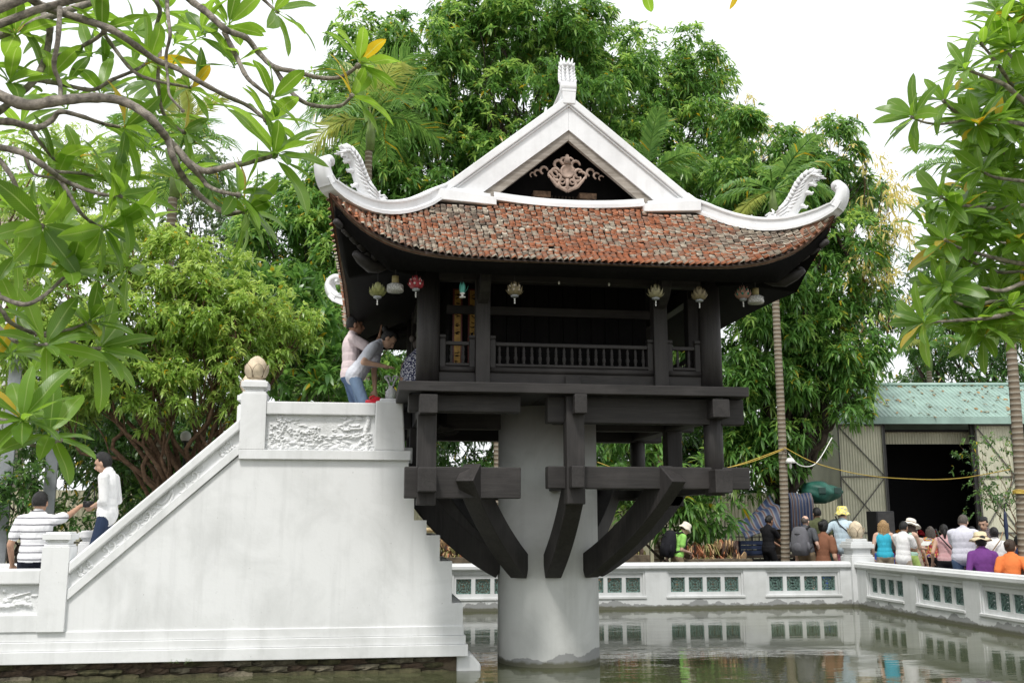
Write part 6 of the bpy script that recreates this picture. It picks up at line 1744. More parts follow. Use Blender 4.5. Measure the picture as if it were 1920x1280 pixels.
M['pt3'] = m_plain('stack_tile_mossy', (0.26, 0.24, 0.09), 0.9, var=0.4, scale=18, bump=0.4)
M['pt4'] = m_plain('stack_tile_dark', (0.14, 0.095, 0.075), 0.9, var=0.4, scale=18, bump=0.4)
tile_pile(815, 945, 1016, 19.0, 110, 1, 'stack of thin old roof tiles behind the struts, below the bamboo poles')
tile_pile(1150, 1240, 1012, 19.1, 70, 2, 'stack of orange roof tiles behind the man with the black backpack')
tile_pile(1272, 1435, 1020, 19.0, 110, 3, 'long low stack of mossy roof tiles right of the man in the white bucket hat')

def poles():
    r = random.Random(2)
    for i, (py, px0, px1, rad) in enumerate(((993, 760, 870, 0.045), (1006, 765, 905, 0.03), (1011, 770, 910, 0.042), (1018, 770, 915, 0.036), (1026, 775, 925, 0.034))):
        a, b = atY(px0, py, 19.9 + 0.02 * i), atY(px1 + 40, py, 19.9 + 0.02 * i)
        o = empty('bamboo_pole', (a.x, a.y, a.z), 0, 'pale bamboo pole lying in the stack above the old roof tiles', 'pole', 'bamboo poles in a stack')
        m = MB(); n = 9; pts = []; rd = []
        for k in range(n * 2 + 1):
            pts.append((b - a) * (k / (n * 2))); rd.append(rad * (1.08 if k % 2 else 1.0))
        m.tube(pts, rd, 10); m.build('culm', M['bamboo'], o)
        m2 = MB(); m2.tube([pts[0], pts[0] - Vector((0.005, 0, 0))], [rad * 0.7, rad * 0.7], 10); m2.build('cut_end', M['bark_dark'], o)
    a = atY(840, 1020, 20.2)
    s = empty('timber_rack', (a.x, 20.15, 0.1), 0, 'low dark timber rack under the bamboo poles', 'rack')
    for x in (-0.9, 0.0, 0.95): MB().box(x - 0.05, x + 0.05, -0.05, 0.05, 0, a.z + 0.2).build('leg', M['bark_dark'], s)
    MB().box(-1.1, 1.1, 0.06, 0.16, 0.45, 0.62).build('board', M['bark_dark'], s); MB().box(-1.1, 1.1, 0.06, 0.16, 0.75, 0.9).build('board', M['bark_dark'], s)
poles()

def striped_cloth():
    t = NT('striped_tarpaulin'); v = t.n('UVMap'); sp = t.n('SeparateXYZ'); t.l(v.outputs[0], sp.inputs[0])
    c = t.ramp(t.math('FRACT', t.math('MULTIPLY', sp.outputs[0], 7.0)), [(0.0, (0.018, 0.03, 0.075)), (0.33, (0.018, 0.03, 0.075)), (0.34, (0.11, 0.115, 0.13)), (0.5, (0.11, 0.115, 0.13)), (0.51, (0.09, 0.04, 0.034)), (0.68, (0.09, 0.04, 0.034)), (0.69, (0.12, 0.125, 0.14)), (0.85, (0.09, 0.10, 0.13)), (0.86, (0.03, 0.05, 0.10))], 'CONSTANT')  # stripe colours darkened: the shade over the stall is put into them
    t.bsdf(c, 0.55, 0, t.bump(t.noise(t.coord('Object'), 5, 4), 0.4, 0.05), 0.4); return t.m
M['tarp'] = striped_cloth()
def draped(name, W, H, nx, nz, fn, mat):
    V = []; UV = []; F = []
    for i in range(nx + 1):
        for j in range(nz + 1):
            V.append(fn(i / nx, j / nz)); UV.append((i / nx, j / nz))
    for i in range(nx):
        for j in range(nz): a = i * (nz + 1) + j; F.append((a, a + nz + 1, a + nz + 2, a + 1))
    me = bpy.data.meshes.new(name); me.from_pydata(V, [], F); me.materials.append(mat)
    uv = me.uv_layers.new(name='UVMap'); li = np.empty(len(me.loops), np.int32); me.loops.foreach_get('vertex_index', li)
    uv.data.foreach_set('uv', np.array(UV, np.float32)[li].ravel())
    me.polygons.foreach_set('use_smooth', np.ones(len(F), bool)); me.update(); return me
def stall():
    c0, c1 = atY(1478, 925, 21.6), atY(1512, 925, 21.6)
    # upright covered stack
    zt = c0.z - 0.1
    w = atY(1513, 925, 21.6).x - atY(1470, 925, 21.6).x
    me = draped('striped_tarpaulin', 1, 1, 40, 16, lambda u, v: ((u - 0.5) * w, -0.35 + 0.05 * math.sin(u * 38) * (1.2 - v) + 0.35 * max(0, v - 0.8) * 4, zt * min(1, v * 1.15) + 0.02 * math.sin(u * 9)), M['tarp'])
    x = atY(1491, 925, 21.6).x
    o = link('striped_tarpaulin', me, None, (x, 21.6, 0.1)); tag(o, 'blue and red striped tarpaulin hanging over a tall stack beside the palm trunk', 'tarpaulin')
    sol = o.modifiers.new('thick', 'SOLIDIFY'); sol.thickness = 0.01
    # sloping tarpaulin over the stall on the left of the palm
    p0, p1 = atY(1390, 975, 21.2), atY(1470, 935, 21.2)
    L = p1.x - p0.x
    me = draped('striped_tarpaulin', 1, 1, 30, 14, lambda u, v: (u * L, 1.0 * v - 0.2, (p0.z - 0.1 - 0.15) + (p1.z - p0.z + 0.25) * u ** 1.2 * (0.4 + 0.6 * v) + 0.06 * math.sin(v * 9 + u * 4) - 0.25 * (1 - v) ** 2), M['tarp'])
    o = link('striped_tarpaulin', me, None, (p0.x, 21.2, 0.1)); tag(o, 'striped tarpaulin sagging over the dark market stall left of the palm trunk', 'tarpaulin')
    sol = o.modifiers.new('thick', 'SOLIDIFY'); sol.thickness = 0.01
    # stall counter with crates
    s = empty('stall_table', (p0.x + 0.6, 21.3, 0.1), 0, 'dark wooden stall table under the sagging striped tarpaulin', 'table')
    MB().box(-1.5, 1.0, -0.4, 0.5, 0.72, 0.77).build('table_top', M['bark_dark'], s)
    for xx in (-1.45, 0.95):
        for yy in (-0.35, 0.45): MB().box(xx - 0.03, xx + 0.03, yy - 0.03, yy + 0.03, 0, 0.72).build('leg', M['bark_dark'], s)
    MB().box(-1.45, 0.95, -0.395, -0.37, 0.1, 0.7).build('front_board', M['shade_black'], s)
    for k, (xx, mm, lab) in enumerate(((-1.05, 'crate_red', 'dark red plastic crate on the stall table beside the bush'), (-0.45, 'crate_blue', 'dark blue plastic crate on the stall table next to the red one'))):
        c = empty('crate', (p0.x + 0.6 + xx, 21.2, 0.87), 0.05, lab, 'crate')
        for zz in (0.03, 0.13, 0.23): MB().box(-0.28, 0.28, -0.2, -0.18, zz, zz + 0.075).build('slat', M[mm], c); 
        for zz in (0.03, 0.13, 0.23): MB().box(-0.28, 0.28, 0.18, 0.2, zz, zz + 0.075).build('slat', M[mm], c)
        for q in (-1, 1): MB().box(q * 0.27 - 0.012, q * 0.27 + 0.012, -0.179, 0.179, 0.0, 0.31).build('end_panel', M[mm], c)
        MB().box(-0.257, 0.257, -0.179, 0.179, 0.0, 0.02).build('base', M[mm], c)
    # grey slabs propped behind the tiles
    a, b = atY(1275, 1030, 20.0), atY(1420, 1030, 20.0)
    for k in range(6):
        q = MB().box(-0.35, 0.35, -0.02, 0.02, 0, 0.62).build('cement_slab', M['slab']); q.location = (lerp(a.x, b.x, k / 5), 20.0 + 0.03 * k, 0.1); q.rotation_euler = (-0.5, 0.12 * math.sin(k * 2), 0.1 * math.sin(k))
        tag(q, 'grey cement sheet leaning behind the mossy tile stack', 'slab', 'leaning cement sheets')
    # green bundle on top of dark bags
    c = atY(1540, 915, 21.9)
    g = empty('green_bundle', (c.x, 21.9, c.z - 0.35), 0.1, 'dark green tarpaulin bundle tied over the pile beside the shed door', 'bundle')
    m = MB(); r = random.Random(6); m.ell((0, 0, 0.26), (0.46, 0.36, 0.24), 48, 28)
    out = []
    for x, y, z in m.v:
        f = 1 + 0.10 * math.sin(5 * x + 1.0) * math.cos(6 * z) + 0.05 * math.sin(17 * x + 9 * y) + 0.035 * math.sin(31 * z + 13 * x)
        out.append((x * f * 1.05 + 0.06 * z, y * f, max(0.0, 0.26 + (z - 0.26) * f * (1.15 if x < 0 else 0.85))))
    m.v = out; m.build('cover', M['green_tarp'], g)
    for q in (-0.2, 0.2):
        MB().box(q - 0.09, q + 0.09, -0.375, -0.35, 0.22, 0.36).build('patch', M['green_dark'], g, 0.01)
    p = empty('bag_pile', (c.x, 22.0, 0.1), 0, 'heap of dark bags under the green bundle', 'bags')
    for k in range(9):
        z = (k // 3) * 0.5 + 0.28
        MB().ell((-0.35 + (k % 3) * 0.36, r.uniform(-0.1, 0.1), z), (0.26, 0.3, 0.28), 12, 8).build('bag', M['black_plastic'] if k % 2 else M['green_dark'], p)
M['crate_red'] = m_plain('dark_red_plastic', (0.13, 0.022, 0.018), 0.5, var=0.2)
M['crate_blue'] = m_plain('dark_blue_plastic', (0.018, 0.03, 0.07), 0.5, var=0.2)
M['slab'] = m_plain('cement_sheet', (0.13, 0.145, 0.15), 0.9, var=0.2)
M['green_tarp'] = m_plain('green_tarpaulin', (0.02, 0.10, 0.075), 0.5, var=0.25, scale=5, bump=0.4)
stall()

def stool(x, y, label):
    s = empty('plastic_stool', (x, y, 0.1), 0.3, label, 'stool', 'blue plastic stools')
    MB().box(-0.15, 0.15, -0.15, 0.15, 0.40, 0.43).build('seat', M['blue_plastic'], s, 0.01)
    MB().box(-0.148, 0.148, -0.148, 0.148, 0.36, 0.399).build('apron', M['blue_plastic'], s, 0.005)
    for sx in (-1, 1):
        for sy in (-1, 1): MB().bar((sx * 0.13, sy * 0.13, 0.36), (sx * 0.165, sy * 0.165, 0.0), 0.05, 0.02).build('leg', M['blue_plastic'], s)
def chair(x, y, rz, label):
    s = empty('plastic_chair', (x, y, 0.1), rz, label, 'chair')
    MB().box(-0.2, 0.2, -0.2, 0.2, 0.42, 0.45).build('seat', M['blue_plastic'], s, 0.01)
    MB().box(-0.2, 0.2, -0.23, -0.201, 0.5, 0.88).build('backrest', M['blue_plastic'], s, 0.01)
    for sx in (-1, 1):
        MB().bar((sx * 0.18, -0.215, 0.45), (sx * 0.18, -0.215, 0.6), 0.04, 0.03).build('back_post', M['blue_plastic'], s)
        for sy in (-1, 1): MB().bar((sx * 0.17, sy * 0.17, 0.42), (sx * 0.2, sy * 0.2, 0.0), 0.05, 0.03).build('leg', M['blue_plastic'], s)
chair(10.15, 18.75, 2.9, 'blue plastic chair behind the woman in the turquoise top')
stool(10.3, 16.9, 'blue plastic stool between the striped and the polo shirt'); stool(9.95, 15.75, 'blue plastic stool beside the man in the pale polo shirt'); stool(9.15, 19.35, 'blue plastic stool beside the man with the grey backpack')

def speaker():
    c = atY(1652, 985, 20.5)
    s = empty('loudspeaker', (c.x, 20.5, 0.1), 0.1, 'tall black loudspeaker behind the curly-haired woman', 'loudspeaker')
    zt = atY(1652, 958, 20.5).z - 0.1
    MB().box(-0.22, 0.22, -0.18, 0.2, zt - 0.85, zt).build('cabinet', M['black_plastic'], s, 0.015)
    MB().box(-0.2, 0.2, -0.2, -0.181, zt - 0.82, zt - 0.03).build('grille', M['iron'], s, 0.006)
    MB().box(-0.17, 0.17, -0.195, -0.19, zt - 0.25, zt - 0.2).build('badge', M['black_plastic'], s)
    MB().tube([(0, 0, 0.05), (0, 0, zt - 0.85)], 0.02, 8).build('pole', M['iron'], s)
    for k in range(3): a = k * 2.1; MB().tube([(0, 0, 0.45), (0.35 * math.cos(a), 0.35 * math.sin(a), 0.01)], 0.013, 6).build('leg', M['iron'], s)
speaker()

# lamps, cables
def lamps():
    c = atY(1482, 868, 19.85)
    l = empty('garden_lamp', (c.x, 19.85, c.z), 0, 'white bell lamp fixed to the ringed palm trunk', 'lamp')
    MB().lathe([(0.005, 0.12), (0.05, 0.11), (0.09, 0.06), (0.105, 0.0), (0.095, 0.0), (0.08, 0.05), (0.004, 0.095)], 18).build('shade', M['white_plastic'], l)
    MB().lathe([(0.02, 0.06), (0.022, 0.0), (0.03, -0.05), (0.024, -0.10), (0.004, -0.12)], 12).build('bulb', M['frosted'], l)
    MB().tube(catmull([(0, 0, 0.12), (0, 0.0, 0.2), (-0.06, 0.05, 0.24), (-0.12, 0.13, 0.2)], 4), 0.01, 6).build('bracket', M['iron'], l)
    c = atY(348, 818, 16.2)
    l = empty('garden_lamp', (c.x, 16.2, 0.1), 0, 'white globe lamp on a thin post among the bare branches left of the stairs', 'lamp')
    z = c.z - 0.1
    MB().ell((0, 0, z), (0.085, 0.085, 0.09), 16, 10).build('globe', M['white_plastic'], l); MB().tube([(0, 0, 0), (0, 0, z - 0.08)], 0.02, 8).build('pole', M['iron'], l)
    MB().lathe([(0.03, z - 0.1), (0.06, z - 0.085), (0.06, z - 0.07)], 12).build('collar', M['iron'], l)
    def cable(pts, label, rad=0.009, n=8):
        o = MB().tube(catmull(pts, n), rad, 6).build('cable', M['yellow_cable']); tag(o, label, 'cable', 'yellow cables strung between the palms'); return o
    p = lambda x, y, Y: atY(x, y, Y)
    cable([p(1120, 866, 19.0), p(1250, 905, 19.3), p(1380, 872, 19.6), p(1470, 840, 19.89)], 'yellow cable sagging from the palm trunk past the pagoda beams')
    cable([p(1300, 888, 19.3), p(1400, 868, 19.6), p(1470, 842, 19.90)], 'thin second yellow cable tied to the palm beside the lamp', 0.008)
    cable([p(1470, 838, 19.88), p(1530, 868, 18.9), p(1620, 890, 17.6), p(1720, 898, 16.3), p(1800, 896, 15.5), p(1893, 880, 14.5)], 'long yellow cable hanging from palm to palm before the shed', 0.008)
    cable([p(1905, 924, 14.5), p(1990, 926, 14.3)], 'yellow cable tied round the right palm trunk, running out of the frame', 0.011)
    for k, zz in enumerate((2.1, 2.13, 2.16)):
        pass
    c = p(1901, 924, 14.6)
    m = MB()
    for k in range(3): m.tube([(10.22 + 0.1 * math.cos(a), 14.6 + 0.1 * math.sin(a), c.z + 0.02 * k + 0.01 * math.sin(a * 2)) for a in np.linspace(0, 2 * PI, 15)], 0.01, 5)
    o = m.build('cable_knot', M['yellow_cable']); tag(o, 'yellow cable wound round the ringed palm trunk', 'cable')
    o = MB().tube(catmull([p(1478, 850, 19.8), p(1500, 872, 19.8), p(1530, 868, 19.9), p(1560, 820, 20.2)], 6), 0.01, 6).build('cable', M['white_plastic']); tag(o, 'white cable looping up from the palm lamp into the tree', 'cable')
M['frosted'] = m_plain('frosted_bulb', (0.7, 0.7, 0.68), 0.4, var=0.05)
lamps()

# furled umbrella on the right shed door
def umbrella():
    c = atY(1884, 960, 20.2); zt = atY(1884, 945, 20.2).z; zb = 0.95
    u = empty('umbrella', (c.x, 20.2, zb), 0, 'furled dark blue umbrella with hooked handle hanging by the shed door', 'umbrella')
    h = zt - zb
    MB().lathe([(0.006, 0.0), (0.02, 0.08), (0.045, h * 0.55), (0.03, h * 0.8), (0.012, h * 0.85)], 10).build('canopy', M['crate_blue'], u)
    MB().tube(catmull([(0, 0, h * 0.83), (0, 0, h * 0.97), (0.03, 0, h + 0.03), (0.07, 0, h + 0.02), (0.08, 0, h - 0.04)], 4), 0.012, 6).build('handle', M['black_plastic'], u)
umbrella()

# ---------------------------------------------------------------- lanterns under the eave
def lanterns():
    G = 'lanterns hung under the front eave'
    def petals(m, n, z0, r0, ln, wd, el, mi, ph=0.0, r=None):
        for k in range(n):
            a = 2 * PI * k / n + ph
            e = el
            D = Vector((math.cos(a) * math.cos(e), math.sin(a) * math.cos(e), math.sin(e))); T = Vector((-math.sin(a), math.cos(a), 0)); U = T.cross(D) * -1
            rows = []
            for i in range(5):
                t = i / 4; w = wd * math.sin(PI * (0.2 + 0.78 * t)) ; c = Vector((math.cos(a) * r0, math.sin(a) * r0, z0)) + D * ln * t - Vector((math.cos(a), math.sin(a), 0)) * 0.25 * ln * t * t + Vector((0, 0, 0.2 * ln * t * t))
                rows.append([c - T * w, c + U * w * 0.35 * -1, c + T * w])
            m.strip(rows, mi)
    def lotus_lamp(px, py, Y, col, lab, inner=None, gems=None, size=1.0, cord_to=4.22):
        c = atY(px, py, Y)
        l = empty('lotus_lantern', tuple(c), rnd.uniform(0, 1), lab, 'lantern', G)
        mt = m_plain('lantern_petal', col, 0.5, var=0.2, scale=40)
        m = MB()
        petals(m, 8, -0.055 * size, 0.03 * size, 0.095 * size, 0.026 * size, 0.35, 0)
        petals(m, 8, -0.05 * size, 0.035 * size, 0.10 * size, 0.026 * size, 0.75, 0, 0.39)
        petals(m, 7, -0.035 * size, 0.03 * size, 0.10 * size, 0.024 * size, 1.1, 0, 0.2)
        petals(m, 5, -0.02 * size, 0.018 * size, 0.095 * size, 0.02 * size, 1.35, 0, 0.5)
        m.ell((0, 0, -0.005), (0.045 * size, 0.045 * size, 0.055 * size), 12, 8)
        m.build('petals', mt, l)
        MB().lathe([(0.012, -0.085), (0.04 * size, -0.075), (0.042 * size, -0.06), (0.02, -0.05)], 14).build('base_ring', M['steel'], l)
        if gems is not None:
            gm = m_plain('lantern_gem', gems, 0.25, var=0.1)
            q = MB()
            for rr_, zz, nn in ((0.066, -0.012, 7), (0.055, 0.035, 6)):
                for k in range(nn): a = 2 * PI * k / nn + zz * 9; q.ell((math.cos(a) * rr_ * size, math.sin(a) * rr_ * size, zz * size), (0.014, 0.014, 0.015), 8, 6)
            q.build('glass_bead', gm, l)
        MB().tube([(0, 0, 0.07), (0, 0, max(0.1, cord_to - c.z))], 0.003, 4).build('cord', M['iron'], l)
        q = MB()
        for k in range(3): q.ell((0, 0, -0.10 - 0.02 * k), (0.009, 0.009, 0.009), 6, 5)
        q.build('bead_string', M['white_plastic'], l)
    olive, bronze, cream = (0.24, 0.25, 0.09), (0.26, 0.215, 0.13), (0.36, 0.33, 0.20)
    lotus_lamp(708, 545, 9.85, olive, 'olive green lotus lantern under the left roof corner', size=1.0)
    lotus_lamp(780, 531, 9.9, (0.42, 0.05, 0.07), 'red lotus lantern with glass beads under the eave', gems=(0.75, 0.6, 0.58), size=0.95)
    lotus_lamp(965, 543, 9.9, bronze, 'bronze lotus lantern hanging alone left of the middle of the eave', gems=(0.55, 0.5, 0.4))
    lotus_lamp(1229, 548, 9.9, cream, 'tilted pale yellow lotus lantern beside the right bracket')
    lotus_lamp(1311, 552, 9.9, bronze, 'dull bronze lotus lantern with bead string before the right corner column')
    lotus_lamp(1393, 550, 9.95, (0.45, 0.27, 0.22), 'pink lotus lantern with green glass beads under the right roof corner', gems=(0.02, 0.30, 0.22))
    def bell(px, py, lab):
        c = atY(px, py, 9.95)
        l = empty('bell_lamp', tuple(c), 0, lab, 'lamp', 'cream glass bell lamps')
        MB().lathe([(0.036, 0.05), (0.036, 0.125), (0.02, 0.13)], 16).build('neck', M['lampneck'], l)
        MB().lathe([(0.036, 0.05), (0.055, 0.045), (0.085, 0.028), (0.088, -0.03), (0.08, -0.042), (0.02, -0.045)], 24).build('glass_shade', M['lampglass'], l)
        MB().tube([(0, 0, 0.13), (0, 0, 0.3)], 0.006, 5).build('cord', M['iron'], l)
    bell(741, 540, 'cream glass bell lamp between the olive and the red lotus lanterns'); bell(1417, 562, 'cream glass bell lamp beside the pink lotus lantern')
    c = atY(867, 543, 9.95)
    l = empty('lotus_lantern', tuple(c), 0, 'turquoise lotus bud lantern on a white stem under the left bay', 'lantern', G)
    m = MB(); petals(m, 5, -0.035, 0.012, 0.10, 0.024, 1.2, 0); petals(m, 1, -0.03, 0.018, 0.10, 0.02, 0.75, 0, 0.2); m.ell((0, 0, 0), (0.03, 0.03, 0.045), 10, 8); m.build('petals', m_plain('turquoise_petal', (0.10, 0.42, 0.36), 0.4, var=0.2), l)
    MB().lathe([(0.03, -0.085), (0.035, -0.075), (0.012, -0.07), (0.012, -0.05), (0.03, -0.04), (0.02, -0.03)], 12).build('stem', M['white_plastic'], l)
    MB().tube([(0, 0, 0.07), (0, 0, 0.22)], 0.003, 4).build('cord', M['iron'], l)
    for px, py, lab in ((1048, 530, 'small bare bulb on a wire left of the eave middle'), (1142, 533, 'small bare bulb on a wire right of the eave middle')):
        c = atY(px, py, 9.95); l = empty('bulb', tuple(c), 0, lab, 'bulb', 'bare bulbs under the eave')
        MB().ell((0, 0, 0), (0.012, 0.012, 0.02), 8, 6).build('glass', M['frosted'], l); MB().tube([(0, 0, 0.02), (0.005, 0, 0.16)], 0.003, 4).build('wire', M['iron'], l)
    # diagonal bamboo stick leaning at the head of the stairs
    a, b = atY(682, 705, 12.9), atY(740, 640, 12.9)
    o = MB().tube([a, b], 0.008, 6).build('stick', M['bamboo']); tag(o, 'thin pale stick leaning at the head of the stairs', 'stick')
M['lampneck'] = m_plain('brass_lamp_neck', (0.42, 0.36, 0.17), 0.5, var=0.1)
def bell_glass():
    t = NT('beaded_glass'); v = t.coord('Object', (1, 1, 1)); vo = t.n('TexVoronoi'); vo.inputs['Scale'].default_value = 70; t.l(v, vo.inputs[0])
    c = t.ramp(vo.outputs[0], [(0.1, (0.72, 0.72, 0.68)), (0.6, (0.36, 0.36, 0.34))]); t.bsdf(c, 0.25, 0, t.bump(vo.outputs[0], 0.5, 0.01), 0.5); return t.m
M['lampglass'] = bell_glass()
lanterns()
# ================================================================ people
def m_cloth(name, col, kind=None, col2=(0, 0, 0), scale=1.0):
    t = NT(name); v = t.coord('Object')
    w = t.noise(t.coord('Object', (1, 1, 0.55)), 7.0, 4, 0.6, 1.0)
    base = col
    if kind == 'stripes':
        sp = t.n('SeparateXYZ'); t.l(v, sp.inputs[0])
        z = t.math('ADD', sp.outputs[2], t.math('MULTIPLY', t.noise(v, 4, 2), 0.012))
        f = t.ramp(t.math('FRACT', t.math('MULTIPLY', z, scale)), [(0.0, (1, 1, 1)), (0.17, (1, 1, 1)), (0.19, (0, 0, 0)), (0.98, (0, 0, 0))])
        base = t.mix(f, col, col2)
    elif kind == 'finestripes':
        sp = t.n('SeparateXYZ'); t.l(v, sp.inputs[0])
        f = t.ramp(t.math('FRACT', t.math('MULTIPLY', sp.outputs[2], scale)), [(0.45, (0, 0, 0)), (0.55, (1, 1, 1))])
        base = t.mix(f, col, col2)
    elif kind == 'dots':
        vo = t.n('TexVoronoi'); vo.inputs['Scale'].default_value = scale; t.l(v, vo.inputs[0])
        f = t.ramp(vo.outputs[0], [(0.40, (1, 1, 1)), (0.5, (0, 0, 0))]); base = t.mix(f, col, col2)
    elif kind == 'floral':
        n = t.noise(v, scale, 3); base = t.ramp(n, [(0.35, col), (0.45, col2), (0.55, (0.75, 0.6, 0.1)), (0.62, (0.1, 0.2, 0.5)), (0.7, col)])
    c = t.mix(t.math('MULTIPLY', t.ramp(w, [(0.35, (1, 1, 1)), (0.6, (0, 0, 0))]), 0.18), base, tuple(x * 0.55 for x in col))
    t.bsdf(c, 0.85, 0, t.bump(w, 0.55, 0.035), 0.15); return t.m
SKIN = {k: m_plain('skin_' + k, c, 0.55, var=0.08, scale=14, bump=0.05, spec=0.35) for k, c in dict(a=(0.44, 0.26, 0.175), b=(0.52, 0.33, 0.235), c=(0.36, 0.20, 0.13), d=(0.58, 0.38, 0.29)).items()}
HAIR = {k: m_plain('hair_' + k, c, 0.45, var=0.3, scale=60, bump=0.6) for k, c in dict(black=(0.010, 0.009, 0.009), brown=(0.05, 0.03, 0.02), blond=(0.38, 0.24, 0.11), grey=(0.09, 0.075, 0.065)).items()}
M['shoe'] = m_plain('dark_shoe', (0.03, 0.028, 0.027), 0.6)
DG = None
def ik(a, b, l1, l2, hint):
    a, b, h = Vector(a), Vector(b), Vector(hint); d = b - a; L = d.length
    if L > (l1 + l2) * 0.995: b = a + d * ((l1 + l2) * 0.995 / L); d = b - a; L = d.length
    x = (l1 * l1 - l2 * l2 + L * L) / (2 * L); y = math.sqrt(max(0, l1 * l1 - x * x))
    d.normalize(); h = h - d * h.dot(d)
    if h.length < 1e-4: h = Vector((0, 0, -1)) - d * d.dot(Vector((0, 0, -1)))
    h.normalize(); return a + d * x + h * y, b

def person(label, loc, rz, height=1.68, shirt=None, pants=None, skin='a', hair='black', style='short', lean=0.0, side=0.0, sit=False,
           rh=None, lh=None, rhint=(0.3, -0.6, -0.5), lhint=(-0.3, -0.6, -0.5), sleeve='short', legs='long', head_pitch=0.0, head_yaw=0.0,
           build=1.0, voxel=0.013, hat=None, feet=None, shirt_len=0.0, shorts=None, group=None, tank=False, female=False, fing='relaxed', rpalm=None, lpalm=None, spread=None):
    k = height / 1.70
    prims = []          # (kind, data, material key)
    def cap(a, b, r0, r1, mk): prims.append(('c', (Vector(a), Vector(b), r0, r1), mk))
    def ell(c, r, mk, rot=None): prims.append(('e', (Vector(c), r, rot), mk))
    bw = build
    pz = 0.93 if not sit else 0.50
    pel = Vector((0, 0, pz))
    RL = Matrix.Rotation(-lean, 3, 'X') @ Matrix.Rotation(side, 3, 'Y')
    def T(x, y, z): return pel + RL @ Vector((x, y, z))       # torso frame, z from the pelvis
    rot = RL
    # torso
    ell(T(0, -0.01, 0.0), (0.165 * bw * (1.06 if female else 1), 0.118 * bw, 0.125), 'pants', rot)
    ell(T(0, 0.0, 0.15), (0.148 * bw * (0.93 if female else 1), 0.108 * bw, 0.16), 'shirt', rot)
    ell(T(0, 0.0, 0.34), (0.168 * bw, 0.118 * bw, 0.19), 'shirt', rot)
    ell(T(0, 0.0, 0.24), (0.158 * bw * (0.95 if female else 1), 0.114 * bw, 0.2), 'shirt', rot); ell(T(0, 0.0, 0.10), (0.163 * bw * (0.97 if female else 1), 0.12 * bw, 0.15), 'shirt', rot)
    ell(T(0, 0.0, 0.05 - shirt_len * 0.5), (0.174 * bw * (1.05 if female else 1), 0.13 * bw, 0.10 + shirt_len * 0.6), 'shirt', rot)
    if female: ell(T(0.07, 0.085, 0.32), (0.062, 0.05, 0.06), 'shirt', rot); ell(T(-0.07, 0.085, 0.32), (0.062, 0.05, 0.06), 'shirt', rot)
    sw = 0.168 * (0.92 if female else 1.0) * (0.6 + 0.4 * bw)
    cap(T(-sw * 0.9, 0, 0.438), T(sw * 0.9, 0, 0.438), 0.058 * (0.5 + 0.5 * bw), 0.058 * (0.5 + 0.5 * bw), 'shirt' if not tank else 'skin')
    cap(T(-0.05, 0, 0.475), T(0.05, 0, 0.475), 0.062, 0.062, 'shirt' if not tank else 'skin')
    # neck and head
    nb = T(0, 0.005, 0.47)
    HR = RL @ Matrix.Rotation(head_yaw, 3, 'Z') @ Matrix.Rotation(head_pitch, 3, 'X')
    hc = T(0, 0.02, 0.50) + HR @ Vector((0, 0.018, 0.125))
    def Hd(x, y, z): return hc + HR @ Vector((x, y, z))
    cap(nb, Hd(0, -0.015, -0.06), 0.056, 0.052, 'skin')
    ell(Hd(0, -0.008, 0.02), (0.074, 0.092, 0.10), 'skin', HR)
    ell(Hd(0, 0.024, -0.045), (0.056, 0.066, 0.068), 'skin', HR)
    ell(Hd(0, 0.055, -0.088), (0.028, 0.024, 0.022), 'skin', HR)
    cap(Hd(0, 0.083, 0.008), Hd(0, 0.103, -0.034), 0.011, 0.0165, 'skin')
    cap(Hd(-0.035, 0.074, 0.028), Hd(0.035, 0.074, 0.028), 0.014, 0.014, 'skin')
    cap(Hd(-0.016, 0.083, -0.063), Hd(0.016, 0.083, -0.063), 0.0125, 0.0125, 'skin')
    for s in (-1, 1): ell(Hd(s * 0.077, -0.008, -0.012), (0.014, 0.024, 0.034), 'skin', HR)
    if sleeve != 'none' and not tank: cap(nb + Vector((0, 0, -0.01)), nb + RL @ Vector((0, 0.0, 0.035)), 0.066, 0.062, 'shirt')
    # arms
    l1, l2 = 0.285, 0.25
    for s, tgt, hint, palm in ((1, rh, rhint, rpalm), (-1, lh, lhint, lpalm)):
        S = T(s * sw * 1.08, 0, 0.425)
        if tgt is None: tgt = S + Vector((s * 0.07, 0.05, -0.50))
        E, Wp = ik(S, tgt, l1, l2, hint)
        up_m = {'short': None, 'long': 'shirt', 'none': 'skin', 'three': 'shirt'}[sleeve]
        if sleeve == 'short':
            cap(S, S.lerp(E, 0.62), 0.064, 0.066, 'shirt'); cap(S.lerp(E, 0.5), E, 0.043, 0.038, 'skin')
            cap(E, Wp, 0.038, 0.026, 'skin')
        elif sleeve == 'three':
            cap(S, E, 0.062, 0.052, 'shirt'); cap(E, E.lerp(Wp, 0.28), 0.052, 0.047, 'shirt'); cap(E.lerp(Wp, 0.2), Wp, 0.036, 0.026, 'skin')
        elif sleeve == 'long':
            cap(S, E, 0.062, 0.05, 'shirt'); cap(E, Wp, 0.05, 0.038, 'shirt')
        else:
            cap(S, E, 0.05, 0.038, 'skin'); cap(E, Wp, 0.038, 0.026, 'skin')
        d = (Wp - E).normalized()
        side_v = d.cross(Vector((0, 0, 1)))
        if side_v.length < 0.2: side_v = Vector((s, 0, 0))
        side_v.normalize()
        if palm is not None:
            nv = Vector(palm); nv = (nv - d * nv.dot(d)).normalized(); side_v = d.cross(nv)
        else: nv = side_v.cross(d)
        if fing == 'up' : d = (Vector((0, 0.15, 1))).normalized(); nv = Vector((0, 1, 0)); side_v = d.cross(nv)
        C = Wp + d * 0.045
        ell(C, (0.038, 0.05, 0.018), 'skin', Matrix((side_v, d, nv)).transposed())
        cap(Wp - d * 0.02, C, 0.025, 0.024, 'skin')
